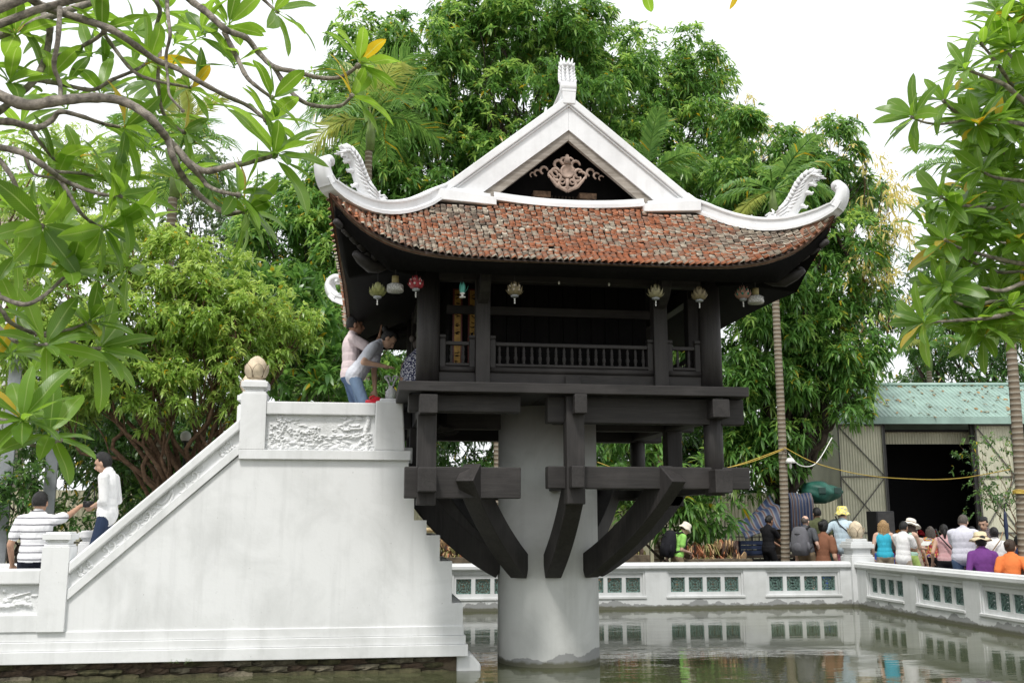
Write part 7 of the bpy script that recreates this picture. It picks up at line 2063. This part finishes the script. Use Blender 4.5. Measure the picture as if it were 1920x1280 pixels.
        curl = 0.10 if fing in ('up', 'spread') else 0.45
        for q, (o, L) in enumerate(((-0.029, 0.062), (-0.010, 0.074), (0.010, 0.07), (0.028, 0.054))):
            fan = (o / 0.03) * (0.35 if fing in ('up', 'spread') else 0.12)
            b0 = C + side_v * o + d * 0.035
            dd = (d + side_v * fan - nv * curl * 0.5).normalized(); b1 = b0 + dd * L * 0.55
            d2 = (d + side_v * fan - nv * curl * 1.6).normalized(); b2 = b1 + d2 * L * 0.5
            cap(b0, b1, 0.0095, 0.009, 'skin'); cap(b1, b2, 0.009, 0.0078, 'skin')
        th0 = Wp + d * 0.02 - side_v * s * 0.03
        cap(th0, th0 - side_v * s * 0.028 + d * 0.035 - nv * 0.01, 0.013, 0.011, 'skin'); cap(th0 - side_v * s * 0.028 + d * 0.035 - nv * 0.01, th0 - side_v * s * 0.034 + d * 0.068 - nv * 0.015, 0.011, 0.0085, 'skin')
    # legs
    for s in (-1, 1):
        H = pel + Vector((s * 0.085 * bw, 0, -0.04))
        if sit: A = Vector((s * 0.12, 0.40, 0.09)); hint = (0, 0.3, 1)
        else:
            A = Vector((s * (0.10 if spread is None else spread), 0.0 + (0.06 * s if feet is None else feet * s), 0.09)); hint = (s * 0.1, 1, 0)
        K, A = ik(H, A, 0.425, 0.42, hint)
        lm = 'pants'
        if legs == 'long':
            cap(H, K, 0.088 * bw, 0.06, 'pants'); cap(K, A, 0.06, 0.05, 'pants')
        elif legs == 'shorts':
            cap(H, K.lerp(H, 0.02), 0.092 * bw, 0.075, 'pants'); cap(K, A, 0.05, 0.034, 'skin'); cap(K.lerp(H, 0.2), K, 0.054, 0.052, 'skin')
        ell(A + Vector((0, 0.065, -0.04)), (0.045, 0.125, 0.042), 'shoe'); ell(A + Vector((0, 0.0, -0.02)), (0.042, 0.055, 0.05), 'shoe' if legs == 'long' else 'skin')
    # surface: union of the shapes, one continuous skin
    m = MB()
    for kd, dt, mk in prims:
        if kd == 'c':
            a, b, r0, r1 = dt; d = b - a; L = max(d.length, 1e-4); u = d / L
            m.tube([a - u * r0 * 0.92, a - u * r0 * 0.6, a, b, b + u * r1 * 0.6, b + u * r1 * 0.92], [r0 * 0.4, r0 * 0.8, r0, r1, r1 * 0.8, r1 * 0.4], 12)
        else:
            c, r, ro = dt; m.ell(c, r, 14, 10, 0, ro)
    me = m.mesh('tmp', M['shoe'])
    bm = bmesh.new(); bm.from_mesh(me); bmesh.ops.recalc_face_normals(bm, faces=bm.faces); bm.to_mesh(me); bm.free()
    ob = link('tmp', me)
    md = ob.modifiers.new('r', 'REMESH'); md.mode = 'VOXEL'; md.voxel_size = voxel; md.use_smooth_shade = True
    sm = ob.modifiers.new('s', 'SMOOTH'); sm.factor = 0.5; sm.iterations = 3
    dg = bpy.context.evaluated_depsgraph_get(); dg.update()
    body = bpy.data.meshes.new_from_object(ob.evaluated_get(dg))
    bpy.data.objects.remove(ob)
    # which garment each face belongs to: the nearest shape
    nf = len(body.polygons); cen = np.empty(nf * 3, np.float32); body.polygons.foreach_get('center', cen); cen = cen.reshape(-1, 3)
    keys = ['skin', 'shirt', 'pants', 'shoe']; best = np.full(nf, 1e9); idx = np.zeros(nf, np.int32)
    for kd, dt, mk in prims:
        if kd == 'c':
            a, b, r0, r1 = dt; a = np.array(a); b = np.array(b); d = b - a; L2 = max(float(d @ d), 1e-9)
            t = np.clip(((cen - a) @ d) / L2, 0, 1); ds = np.linalg.norm(cen - (a + t[:, None] * d), axis=1) - (r0 + (r1 - r0) * t)
        else:
            c, r, ro = dt; q = cen - np.array(c)
            if ro is not None: q = q @ np.array(ro)
            rr = np.array(r); kx = np.linalg.norm(q / rr, axis=1); k2 = np.linalg.norm(q / (rr * rr), axis=1) + 1e-9
            ds = kx * (kx - 1.0) / k2
        if mk == 'shirt': ds = ds - 0.004
        w = ds < best; best[w] = ds[w]; idx[w] = keys.index(mk)
    body.materials.clear()
    for mm in (SKIN[skin], shirt, pants or shirt, M['shoe']): body.materials.append(mm)
    body.polygons.foreach_set('material_index', idx); body.polygons.foreach_set('use_smooth', np.ones(nf, bool)); body.update()
    body.name = 'person'
    o = link('person', body, None, loc, (0, 0, rz)); o.scale = (k, k, k)
    tag(o, label, 'person', group)
    # hair: a cap that dips under the skin where the face is
    r = random.Random(hash(label) % 9999)
    h = MB()
    if style != 'hidden':
        h.ell((0, 0, 0), (1, 1, 1), 40, 28)
        out = []
        for p in h.v:
            v = Vector(p); x, y, z = v
            face = (y > 0.25 and z < 0.52 - 0.10 * abs(x)) or (y > -0.08 and z < -0.05) or z < (-0.62 if style in ('short', 'bald', 'cap') else -0.8)
            if style == 'bald': face = face or (z > 0.35 and y > -0.75)
            s = 1.0 + 0.035 * math.sin(23 * x + 17 * z) * math.sin(19 * y) + r.uniform(-0.015, 0.02)
            if face: s = 0.80
            rx, ry, rzz = 0.085, 0.104, 0.113
            if style == 'thick': rx, ry, rzz = 0.09, 0.108, 0.122
            if style == 'bald': rx, ry, rzz = 0.079, 0.097, 0.105
            out.append(Hd(x * rx * s, -0.010 + y * ry * s, 0.020 + z * rzz * s))
        h.v = [tuple(q) for q in out]
        if style == 'bun':
            h.ell(Hd(0, -0.135, 0.045), (0.045, 0.04, 0.045), 14, 10); h.ell(Hd(0, -0.105, 0.04), (0.04, 0.035, 0.035), 10, 8)
        if style == 'pony':
            h.tube([Hd(0, -0.09, 0.02), Hd(0, -0.135, 0.0), Hd(0, -0.14, -0.08), Hd(0, -0.125, -0.17)], [0.03, 0.035, 0.033, 0.01], 10)
        if style in ('long', 'curly'):
            for i in range(26 if style == 'curly' else 14):
                a = lerp(-1.9, 1.9, (i % 13) / 12.0 if style == 'curly' else i / 13.0) - PI / 2
                z1 = -0.22 if style == 'curly' else -0.17
                rr = 0.088
                pts = []
                for q in range(8):
                    t = q / 7; wv = (0.016 * math.sin(q * 2.4 + i * 1.7)) if style == 'curly' else 0.004 * math.sin(i)
                    pts.append(Hd(math.cos(a) * (rr + 0.02 * t + wv), math.sin(a) * (rr + 0.022 * t + wv) - 0.01, 0.06 + (z1 - 0.06 - 0.02 * (i % 3)) * t))
                h.tube(pts, [0.016, 0.02, 0.022, 0.022, 0.022, 0.02, 0.016, 0.006], 6)
        h.build('hair', HAIR[hair], o, fix=False)
    # face
    e = MB()
    for s in (-1, 1): e.ell(Hd(s * 0.031, 0.079, 0.006), (0.012, 0.006, 0.0065), 8, 6)
    e.build('eye', M['eye'], o) if False else None
    for s in (-1, 1):
        q = MB(); q.ell(Hd(s * 0.031, 0.0805, 0.006), (0.0125, 0.006, 0.0068), 8, 6); q.build('eye', HAIR['black'], o)
        q = MB(); q.tube([Hd(s * 0.015, 0.088, 0.026), Hd(s * 0.032, 0.086, 0.031), Hd(s * 0.05, 0.074, 0.026)], [0.003, 0.005, 0.002], 5); q.build('eyebrow', HAIR['black' if hair == 'black' else 'brown'], o)
    q = MB(); q.tube([Hd(-0.024, 0.087, -0.064), Hd(0, 0.096, -0.062), Hd(0.024, 0.087, -0.064)], [0.002, 0.0055, 0.002], 6); q.build('mouth', M['lip'], o)
    # hats
    if hat:
        hk, mt_ = hat
        q = MB()
        if hk == 'bucket': prof = [(0.140, -0.035), (0.142, -0.028), (0.102, 0.03), (0.098, 0.04), (0.092, 0.112), (0.07, 0.128), (0.002, 0.13)]
        elif hk == 'sun': prof = [(0.20, -0.02), (0.203, -0.012), (0.15, 0.028), (0.103, 0.045), (0.10, 0.06), (0.093, 0.12), (0.065, 0.138), (0.002, 0.142)]
        else: prof = [(0.165, -0.005), (0.167, 0.003), (0.105, 0.045), (0.098, 0.06), (0.09, 0.12), (0.06, 0.135), (0.002, 0.138)]
        q.lathe(prof, 28)
        q.v = [tuple(Hd(x, y * 1.12 - 0.008, z + 0.022 + 0.012 * math.sin(6 * math.atan2(y, x)) * (x * x + y * y > 0.0121))) for x, y, z in q.v]
        q.build('hat', mt_, o, fix=False)
        if hk in ('sun', 'straw'):
            q = MB(); q.tube([Hd(0.104 * math.cos(a), 0.104 * 1.12 * math.sin(a) - 0.008, 0.075) for a in np.linspace(0, 2 * PI, 25)], 0.008, 5, cap=False); q.build('hat_band', M['band'], o)
    o['_k'] = k
    return o, dict(T=T, Hd=Hd, k=k)
M['lip'] = m_plain('lip', (0.30, 0.11, 0.09), 0.5); M['band'] = m_plain('hat_band', (0.28, 0.18, 0.10), 0.7); M['eye'] = HAIR['black']
C = lambda n, c, *a: m_cloth(n, c, *a)

def backpack(pr, info, label, mat, size=1.0, name='backpack'):
    """rucksack on a person's back, placed in world space"""
    k = info['k']; T = info['T']
    mw = Matrix.Translation(pr.location) @ Matrix.Rotation(pr.rotation_euler[2], 4, 'Z') @ Matrix.Diagonal((k, k, k, 1))
    b = empty(name, tuple(mw @ T(0, -0.22, 0.05)), pr.rotation_euler[2], label, 'backpack')
    c0 = T(0, -0.22, 0.05)
    def L(x, y, z): return Vector((T(x, y, z) - c0)) * k
    m = MB(); rows = []
    for z, w, d in ((-0.08, 0.10, 0.05), (-0.06, 0.15, 0.10), (0.1, 0.165, 0.13), (0.28, 0.16, 0.115), (0.42, 0.14, 0.09), (0.50, 0.10, 0.06), (0.52, 0.04, 0.03)):
        rows.append([L(w * size * (abs(math.cos(a)) ** 0.6) * (1 if math.cos(a) > 0 else -1), -0.245 + d * size * (abs(math.sin(a)) ** 0.7) * (1 if math.sin(a) > 0 else -1), z) for a in [2 * PI * i / 20 for i in range(20)]])
    m.strip(rows, 0, True, True); n0 = len(m.v) - 140
    m.f += [tuple(n0 + i for i in range(20)), tuple(n0 + 139 - i for i in range(20))]; m.mi += [0, 0]; m.sm += [True, True]
    m.build('pack_body', mat, b)
    m = MB(); m.ell(L(0, -0.35, 0.10), (0.11 * size * k, 0.05 * size * k, 0.12 * k), 16, 10); m.build('front_pocket', mat, b)
    for s in (-1, 1):
        MB().tube([L(s * 0.09, -0.13, 0.46), L(s * 0.105, -0.03, 0.535), L(s * 0.115, 0.085, 0.44), L(s * 0.135, 0.115, 0.28), L(s * 0.16, 0.02, 0.12), L(s * 0.14, -0.12, 0.06)], 0.02, 6).build('strap', M['black_plastic'], b)
        MB().tube([L(s * 0.17 * size, -0.25, 0.0), L(s * 0.175 * size, -0.27, 0.12), L(s * 0.165 * size, -0.26, 0.2)], [0.03, 0.035, 0.02], 8).build('side_pocket', mat, b)
    MB().tube([L(-0.15, -0.3, 0.36), L(0, -0.365 * (0.6 + 0.4 * size), 0.37), L(0.15, -0.3, 0.36)], 0.008, 5).build('compression_strap', M['black_plastic'], b)

def people():
    jean = C('blue_jeans', (0.10, 0.15, 0.25)); dark_jean = C('dark_jeans', (0.018, 0.02, 0.032)); navy = C('navy_trousers', (0.03, 0.045, 0.085)); black = C('black_cloth', (0.014, 0.014, 0.016))
    khaki = C('khaki_trousers', (0.22, 0.17, 0.11)); white = C('white_cotton', (0.80, 0.80, 0.80)); grey = C('grey_cotton', (0.085, 0.09, 0.10)); beige = C('beige_cotton', (0.5, 0.42, 0.34))
    def P(px, py, Y=None, X=None):
        if Y is None:
            r = ray(px, py); p = r * (X / r.x); p.z += EYE
        else: p = atY(px, py, Y)
        return p
    FINE = 0.0075
    # --- staircase: striped shirt hands a camera to white shirt
    p = P(75, 918, 11.9); g0 = 0.30
    cam_p = P(166, 945, 12.42)
    rz = -0.12
    def to_local(w, base, rz, k): return (Matrix.Rotation(-rz, 3, 'Z') @ (Vector(w) - Vector(base))) / k
    base = (p.x, 11.9, g0); h = (p.z - g0)
    pr, inf = person('man in a white polo shirt with dark stripes passing a camera, seen from behind', base, rz, h, C('striped_polo', (0.78, 0.78, 0.80), 'stripes', (0.10, 0.10, 0.12), 13.0), dark_jean, 'a', 'black', 'short',
        rh=to_local(cam_p - Vector((0.085, 0.03, 0.03)), base, rz, h / 1.70), rhint=(0.2, -0.1, -1), lh=(-0.27, 0.06, 0.86), sleeve='short', shirt_len=0.06, voxel=FINE, build=1.08)
    p = P(200, 843, 12.35); g1 = 0.84
    base = (p.x + 0.06, 12.35, g1); h = p.z - g1; rz = PI / 2 - 0.15
    pr, inf = person('young man in an untucked white shirt on the steps taking the camera', base, rz, h, white, navy, 'b', 'black', 'thick', lean=0.03, head_pitch=-0.38,
        rh=to_local(cam_p + Vector((0.08, 0.05, 0.0)), base, rz, h / 1.70), lh=to_local(cam_p + Vector((0.075, -0.05, -0.02)), base, rz, h / 1.70), rhint=(0.3, -0.5, -1), lhint=(-0.3, -0.5, -1), sleeve='three', shirt_len=0.11, voxel=FINE, build=0.95)
    k = h / 1.70
    c = empty('camera', tuple(cam_p), 0.2, 'small black camera passing between the two men on the stairs', 'camera')
    MB().box(-0.06, 0.06, -0.03, 0.03, -0.035, 0.04).build('camera_body', M['black_plastic'], c, 0.008); MB().lathe([(0.03, 0), (0.032, 0.05), (0.026, 0.055)], 14).build('lens', M['black_plastic'], c).rotation_euler = (PI / 2, 0, 0)
    MB().tube(catmull([(0.06, 0, 0.03), (0.055, 0, 0.15), (0.03, 0, 0.22), (0.0, 0, 0.14), (-0.05, 0, 0.03)], 4), 0.006, 5).build('strap', M['black_plastic'], c)
    wpos = cam_p + Vector((0.185, -0.045, 0.0))
    wt = MB().tube([Vector((0.0, 0.034 * math.cos(a), 0.034 * math.sin(a))) for a in np.linspace(0, 2 * PI, 15)], 0.011, 5, cap=False).build('wristwatch', M['black_plastic']); wt.location = wpos; tag(wt, 'dark wristwatch on the wrist of the young man in white', 'watch')
    # --- head of the stairs
    p = P(661, 588, 12.45); g2 = 2.46
    base = (p.x, 12.45, g2); h = p.z - g2; rz = -PI / 2 + 0.1
    person('man in a pale pink shirt raising both palms before the shrine', base, rz, h, C('pink_grey_shirt', (0.66, 0.56, 0.57)), jean, 'c', 'black', 'short', rh=(0.10, 0.33, 1.40), lh=(-0.06, 0.35, 1.40), rhint=(0.6, 0.1, -1), lhint=(-0.6, 0.1, -1), sleeve='short', shirt_len=0.06, fing='up', voxel=FINE)
    base = (P(668, 752, 11.9).x - 0.02, 11.92, g2); h = 1.62; rz = -PI / 2 - 0.1
    person('woman in a grey T-shirt and jeans bending forward over the parapet', base, rz, h, C('light_grey_tee', (0.58, 0.60, 0.66)), C('washed_jeans', (0.16, 0.23, 0.34)), 'b', 'black', 'bun', lean=0.62, head_pitch=-0.25, female=True,
        rh=(0.20, 0.36, 1.02), lh=(-0.08, 0.24, 0.72), rhint=(0.4, -0.7, -0.3), lhint=(-0.3, -0.6, -0.2), sleeve='short', shirt_len=0.08, voxel=FINE, build=0.95, fing='spread')
    p = P(772, 600, 11.9)
    person('person in a navy and white patterned blouse sitting on the pagoda floor', (0.46, 11.75, FZ - 0.38), -PI / 2 + 0.5, 1.6, C('patterned_blouse', (0.04, 0.045, 0.10), 'dots', (0.62, 0.63, 0.68), 42), black, 'a', 'grey', 'bun', sit=True, lean=0.15, female=True, voxel=0.011, build=1.05, shirt_len=0.05)
    person('person in dark clothes with a beige scarf sitting deeper inside the pagoda', (0.52, 12.35, FZ - 0.38), -PI / 2, 1.62, black, black, 'c', 'black', 'short', sit=True, lean=0.1, sleeve='long')
    sc = MB().tube(catmull([(0.44, 12.28, 3.56), (0.40, 12.20, 3.50), (0.38, 12.18, 3.38), (0.37, 12.17, 3.2)], 5), [0.05, 0.055, 0.06, 0.06, 0.06, 0.06, 0.055, 0.05, 0.05, 0.05, 0.05, 0.05, 0.05, 0.05, 0.05, 0.045], 8).build('scarf', C('beige_scarf', (0.30, 0.22, 0.19), 'dots', (0.06, 0.04, 0.04), 24)); tag(sc, 'beige patterned scarf hanging from the shoulder of the dark-clothed worshipper', 'scarf')
    # --- behind the back balustrade
    gr = 0.10
    def stand(px, py, Y=None, X=None): 
        p = P(px, py, Y, X); return (p.x, p.y, gr), p.z - gr
    base, h = stand(1268, 985, 19.35)
    pr, inf = person('man in a lime green T-shirt and white bucket hat carrying a big black backpack', base, -PI / 2 + 0.1, h + 0.10, C('lime_tee', (0.30, 0.62, 0.14)), khaki, 'd', 'brown', 'short', lean=0.22, head_pitch=-0.35, rh=(0.05, 0.24, 1.02), lh=(-0.08, 0.26, 1.0), sleeve='short', shirt_len=0.05, hat=('bucket', C('cream_hat', (0.74, 0.69, 0.58))), build=1.05, voxel=0.0115)
    backpack(pr, inf, 'big black backpack on the man in the lime green T-shirt', C('black_nylon', (0.016, 0.016, 0.02)), 1.2)
    base, h = stand(1438, 953, 20.6)
    person('woman in dark clothes standing in the shade behind the stall by the palm', base, -PI / 2 + 0.4, h - 0.12, black, black, 'c', 'black', 'short', rh=(0.1, 0.42, 1.05), lh=(-0.1, 0.40, 1.02), sleeve='short', head_pitch=-0.2, female=True)
    base, h = stand(1508, 964, 19.55)
    pr, inf = person('balding man in a dark grey T-shirt with a grey travel rucksack', base, -0.9, h, grey, khaki, 'd', 'grey', 'bald', rh=(0.30, 0.10, 0.88), sleeve='short', shirt_len=0.05, build=1.12, voxel=0.0115, legs='shorts')
    backpack(pr, inf, 'grey travel rucksack on the balding man in dark grey', C('grey_nylon', (0.13, 0.13, 0.145)), 1.15)
    base, h = stand(1532, 944, 20.7)
    person('man in an olive shirt with his back turned behind the balding man', base, 0.1, h - 0.06, C('olive_shirt', (0.09, 0.10, 0.05)), black, 'a', 'black', 'short', build=1.1)
    base, h = stand(1540, 980, 19.35)
    person('woman in a brown top sitting between the grey rucksack and the pink shorts', (base[0], base[1], gr), -0.9, h / (1.20 / 1.70) * 1.0, C('brown_top', (0.22, 0.10, 0.06)), black, 'b', 'black', 'bun', sit=True, lean=0.06, female=True, head_pitch=-0.1, build=0.82)
    base, h = stand(1577, 946, 19.2)
    pr, inf = person('man in a pale blue T-shirt, pink shorts and a flowered bucket hat, hand on hip', base, -0.75, h - 0.03, C('pale_blue_tee', (0.52, 0.64, 0.72)), C('pink_shorts', (0.62, 0.24, 0.32)), 'd', 'brown', 'short', rh=(0.17, 0.06, 1.0), lh=(-0.21, 0.05, 1.0), rhint=(1, -0.6, 0), lhint=(-1, -0.5, 0), sleeve='short', shirt_len=0.10, legs='shorts', hat=('bucket', C('flowered_hat', (0.75, 0.72, 0.5), 'floral', (0.8, 0.75, 0.2), 26)), build=1.08, voxel=0.0115, head_yaw=-0.4)
    mw = Matrix.Translation(base) @ Matrix.Rotation(-0.75, 4, 'Z')
    b = empty('shoulder_bag', tuple(mw @ Vector((0.24, 0.14, 1.02))), -0.75, 'small black shoulder bag on the man in pale blue', 'bag')
    MB().ell((0, 0, 0), (0.07, 0.05, 0.08), 14, 10).build('pouch', M['black_plastic'], b)
    MB().tube([Vector((0, 0, 0.05)), Vector((-0.05, -0.22, 0.22)), Vector((-0.25, -0.29, 0.42)), Vector((-0.36, -0.18, 0.58))], 0.012, 6).build('strap', M['black_plastic'], b)
    # --- beside the right balustrade
    base, h = stand(1655, 973, X=10.0)
    person('woman with curly blond hair in a turquoise tank top', base, -0.5, h, C('turquoise_top', (0.05, 0.45, 0.62)), C('beige_shorts', (0.45, 0.38, 0.29)), 'd', 'blond', 'curly', sleeve='none', tank=True, female=True, legs='shorts', rh=(0.24, 0.0, 0.92), shirt_len=0.06, head_yaw=-0.4, voxel=0.0115)
    base, h = stand(1689, 975, X=9.85)
    person('young man in a plain white T-shirt with arms crossed', base, -1.1, h, white, beige, 'a', 'black', 'short', rh=(-0.02, 0.22, 1.12), lh=(0.05, 0.24, 1.08), rhint=(1, -0.2, -0.4), lhint=(-1, 0, -0.4), shirt_len=0.10, voxel=0.0115, side=0.06)
    base, h = stand(1702, 970, X=10.35)
    person('woman in a white sun hat and mint tank top reading a sheet of paper', base, -1.2, h - 0.02, C('mint_top', (0.42, 0.62, 0.52)), C('lime_shorts', (0.42, 0.58, 0.18)), 'd', 'brown', 'long', sleeve='none', tank=True, female=True, rh=(0.08, 0.36, 1.08), lh=(-0.06, 0.38, 1.08), hat=('sun', C('white_hat', (0.78, 0.75, 0.68))), head_pitch=-0.3, legs='shorts')
    mw = Matrix.Translation(base) @ Matrix.Rotation(-1.2, 4, 'Z')
    sp = MB().box(-0.1, 0.1, -0.07, 0.07, -0.002, 0.002).build('paper', M['white_plastic']); sp.matrix_world = mw @ Matrix.Translation((0.0, 0.47, 1.08)) @ Matrix.Rotation(0.6, 4, 'X'); tag(sp, 'white sheet of paper held by the woman in the sun hat', 'paper')
    base, h = stand(1712, 985, X=10.9)
    person('person in a beige shirt partly hidden behind the sun hat', base, -1.0, h, beige, beige, 'b', 'black', 'short')
    base, h = stand(1744, 985, X=11.4)
    person('woman in a red flowered blouse facing the shed', base, -0.4, h, C('red_floral', (0.30, 0.03, 0.05), 'floral', (0.5, 0.08, 0.1), 14), black, 'a', 'grey', 'long', female=True, sleeve='long')
    base, h = stand(1769, 981, X=10.3)
    person('woman in a red and white striped top with a black shoulder strap', base, -0.45, h, C('red_striped', (0.52, 0.20, 0.22), 'finestripes', (0.66, 0.52, 0.52), 42), black, 'b', 'black', 'pony', sleeve='none', female=True, rh=(0.2, 0.22, 0.98), lh=(-0.26, 0.06, 0.9), build=1.0, legs='shorts')
    base2 = base
    mw = Matrix.Translation(base) @ Matrix.Rotation(-0.45, 4, 'Z')
    s = MB().tube([mw @ Vector(v) for v in ((-0.14, -0.02, 1.37), (-0.10, -0.13, 1.25), (0.06, -0.15, 1.05), (0.19, -0.08, 0.92))], 0.014, 6).build('bag_strap', M['black_plastic']); tag(s, 'black bag strap across the striped red and white top', 'strap')
    base, h = stand(1803, 962, X=10.05)
    person('heavy man with cropped grey hair in a pale lavender polo shirt and jeans', base, -0.55, h, C('lavender_polo', (0.60, 0.60, 0.68)), jean, 'd', 'grey', 'short', build=1.32, rh=(0.2, 0.34, 1.02), lh=(-0.1, 0.38, 1.04), shirt_len=0.08, head_pitch=-0.25, head_yaw=-0.35, voxel=0.0115)
    base, h = stand(1845, 963, X=10.95)
    person('woman vendor with hair in a bun facing the customers', base, 2.2, h - 0.02, C('dark_print_top', (0.10, 0.085, 0.10), 'dots', (0.3, 0.25, 0.25), 60), black, 'b', 'black', 'bun', female=True, head_pitch=-0.35, rh=(0.12, 0.3, 1.05), lh=(-0.1, 0.32, 1.05), voxel=0.0115)
    base, h = stand(1863, 986, X=10.35)
    person('woman in a white top with a thin brown shoulder strap', base, -0.5, h, white, dark_jean, 'a', 'black', 'bun', female=True, rh=(0.18, 0.25, 1.0))
    mw = Matrix.Translation(base) @ Matrix.Rotation(-0.5, 4, 'Z')
    s = MB().tube([mw @ Vector(v) for v in ((0.13, -0.02, 1.34), (0.08, -0.13, 1.22), (-0.06, -0.15, 1.03), (-0.17, -0.06, 0.92))], 0.01, 6).build('bag_strap', M['band']); tag(s, 'thin brown bag strap across the white top', 'strap')
    base, h = stand(1841, 1003, X=9.95)
    person('woman in a purple jacket and cream straw hat sitting by the balustrade', base, -0.35, (h + 0.0) / (1.22 / 1.70), C('purple_jacket', (0.16, 0.05, 0.22)), dark_jean, 'b', 'black', 'bun', sit=True, sleeve='long', female=True, lean=0.12, hat=('straw', C('straw_hat', (0.72, 0.62, 0.42))), build=0.95, voxel=0.0115, shirt_len=0.05)
    base, h = stand(1893, 1016, X=9.95)
    person('woman in an orange T-shirt with tied-back hair sitting at the balustrade', base, -0.6, h / (1.20 / 1.70), C('orange_tee', (0.72, 0.20, 0.06)), dark_jean, 'b', 'brown', 'bun', sit=True, female=True, lean=0.12, head_yaw=-0.4, voxel=0.0115, rh=(0.3, 0.1, 0.55), build=0.85)
    base, h = stand(1822, 985, X=11.0)
    person('dark-haired person in black standing behind the heavy man in the polo shirt', base, -0.3, h, black, black, 'a', 'black', 'short')
    base, h = stand(1912, 1008, X=10.9)
    person('person in a dark blue top sitting beside the right palm trunk', base, -0.3, h / (1.20 / 1.70), C('dark_blue_top', (0.02, 0.03, 0.08)), black, 'a', 'black', 'short', sit=True, sleeve='long')
    # things left on the post at the stair head
    c = P(733, 746, 11.42)
    b = empty('plastic_bag', (0.22, 11.42, 3.006), 0, 'clear plastic bag with looped handles on the end post of the stairs', 'bag')
    t = NT('thin_clear_plastic'); p_ = t.bsdf((0.86, 0.86, 0.88), 0.25, 0, t.bump(t.noise(t.coord('Object'), 40, 4), 0.6, 0.02), 0.6)
    p_.inputs['Transmission Weight'].default_value = 0.55; p_.inputs['IOR'].default_value = 1.2
    m = MB(); m.lathe([(0.05, 0.0), (0.07, 0.03), (0.065, 0.09), (0.03, 0.13), (0.035, 0.15)], 16); m.v = [(x * (1 + 0.12 * math.sin(5 * math.atan2(y, x))), y * (1 + 0.12 * math.sin(4 * math.atan2(y, x))), z) for x, y, z in m.v]; m.build('pouch', t.m, b)
    for s_, a in ((-1, 0.25), (1, 0.05)):
        m = MB()
        for q in range(3): m.tube(catmull([(s_ * 0.012, 0.01 * q, 0.13), (s_ * 0.035, 0.01 * q, 0.2), (s_ * (0.06 + 0.01 * q), 0.0, 0.255), (s_ * 0.025, 0.0, 0.265), (s_ * 0.008, 0.01, 0.2)], 4), [0.012] * 5 + [0.009] * 7 + [0.012] * 5, 6)
        m.build('handle_loop', t.m, b)
    b = empty('red_bag', (0.02, 11.47, 2.946), 0.3, 'red plastic bag lying on the parapet beside the end post', 'bag')
    m = MB(); m.ell((0, 0, 0.035), (0.10, 0.06, 0.045), 16, 10); m.v = [(x, y, max(0, z + 0.02 * math.sin(30 * x + 20 * y))) for x, y, z in m.v]; m.build('pouch', M['red_plastic'], b)
    MB().tube(catmull([(0.03, 0, 0.06), (0.0, 0.01, 0.10), (-0.05, 0.0, 0.07)], 4), 0.012, 6).build('handle', M['red_plastic'], b)
people()
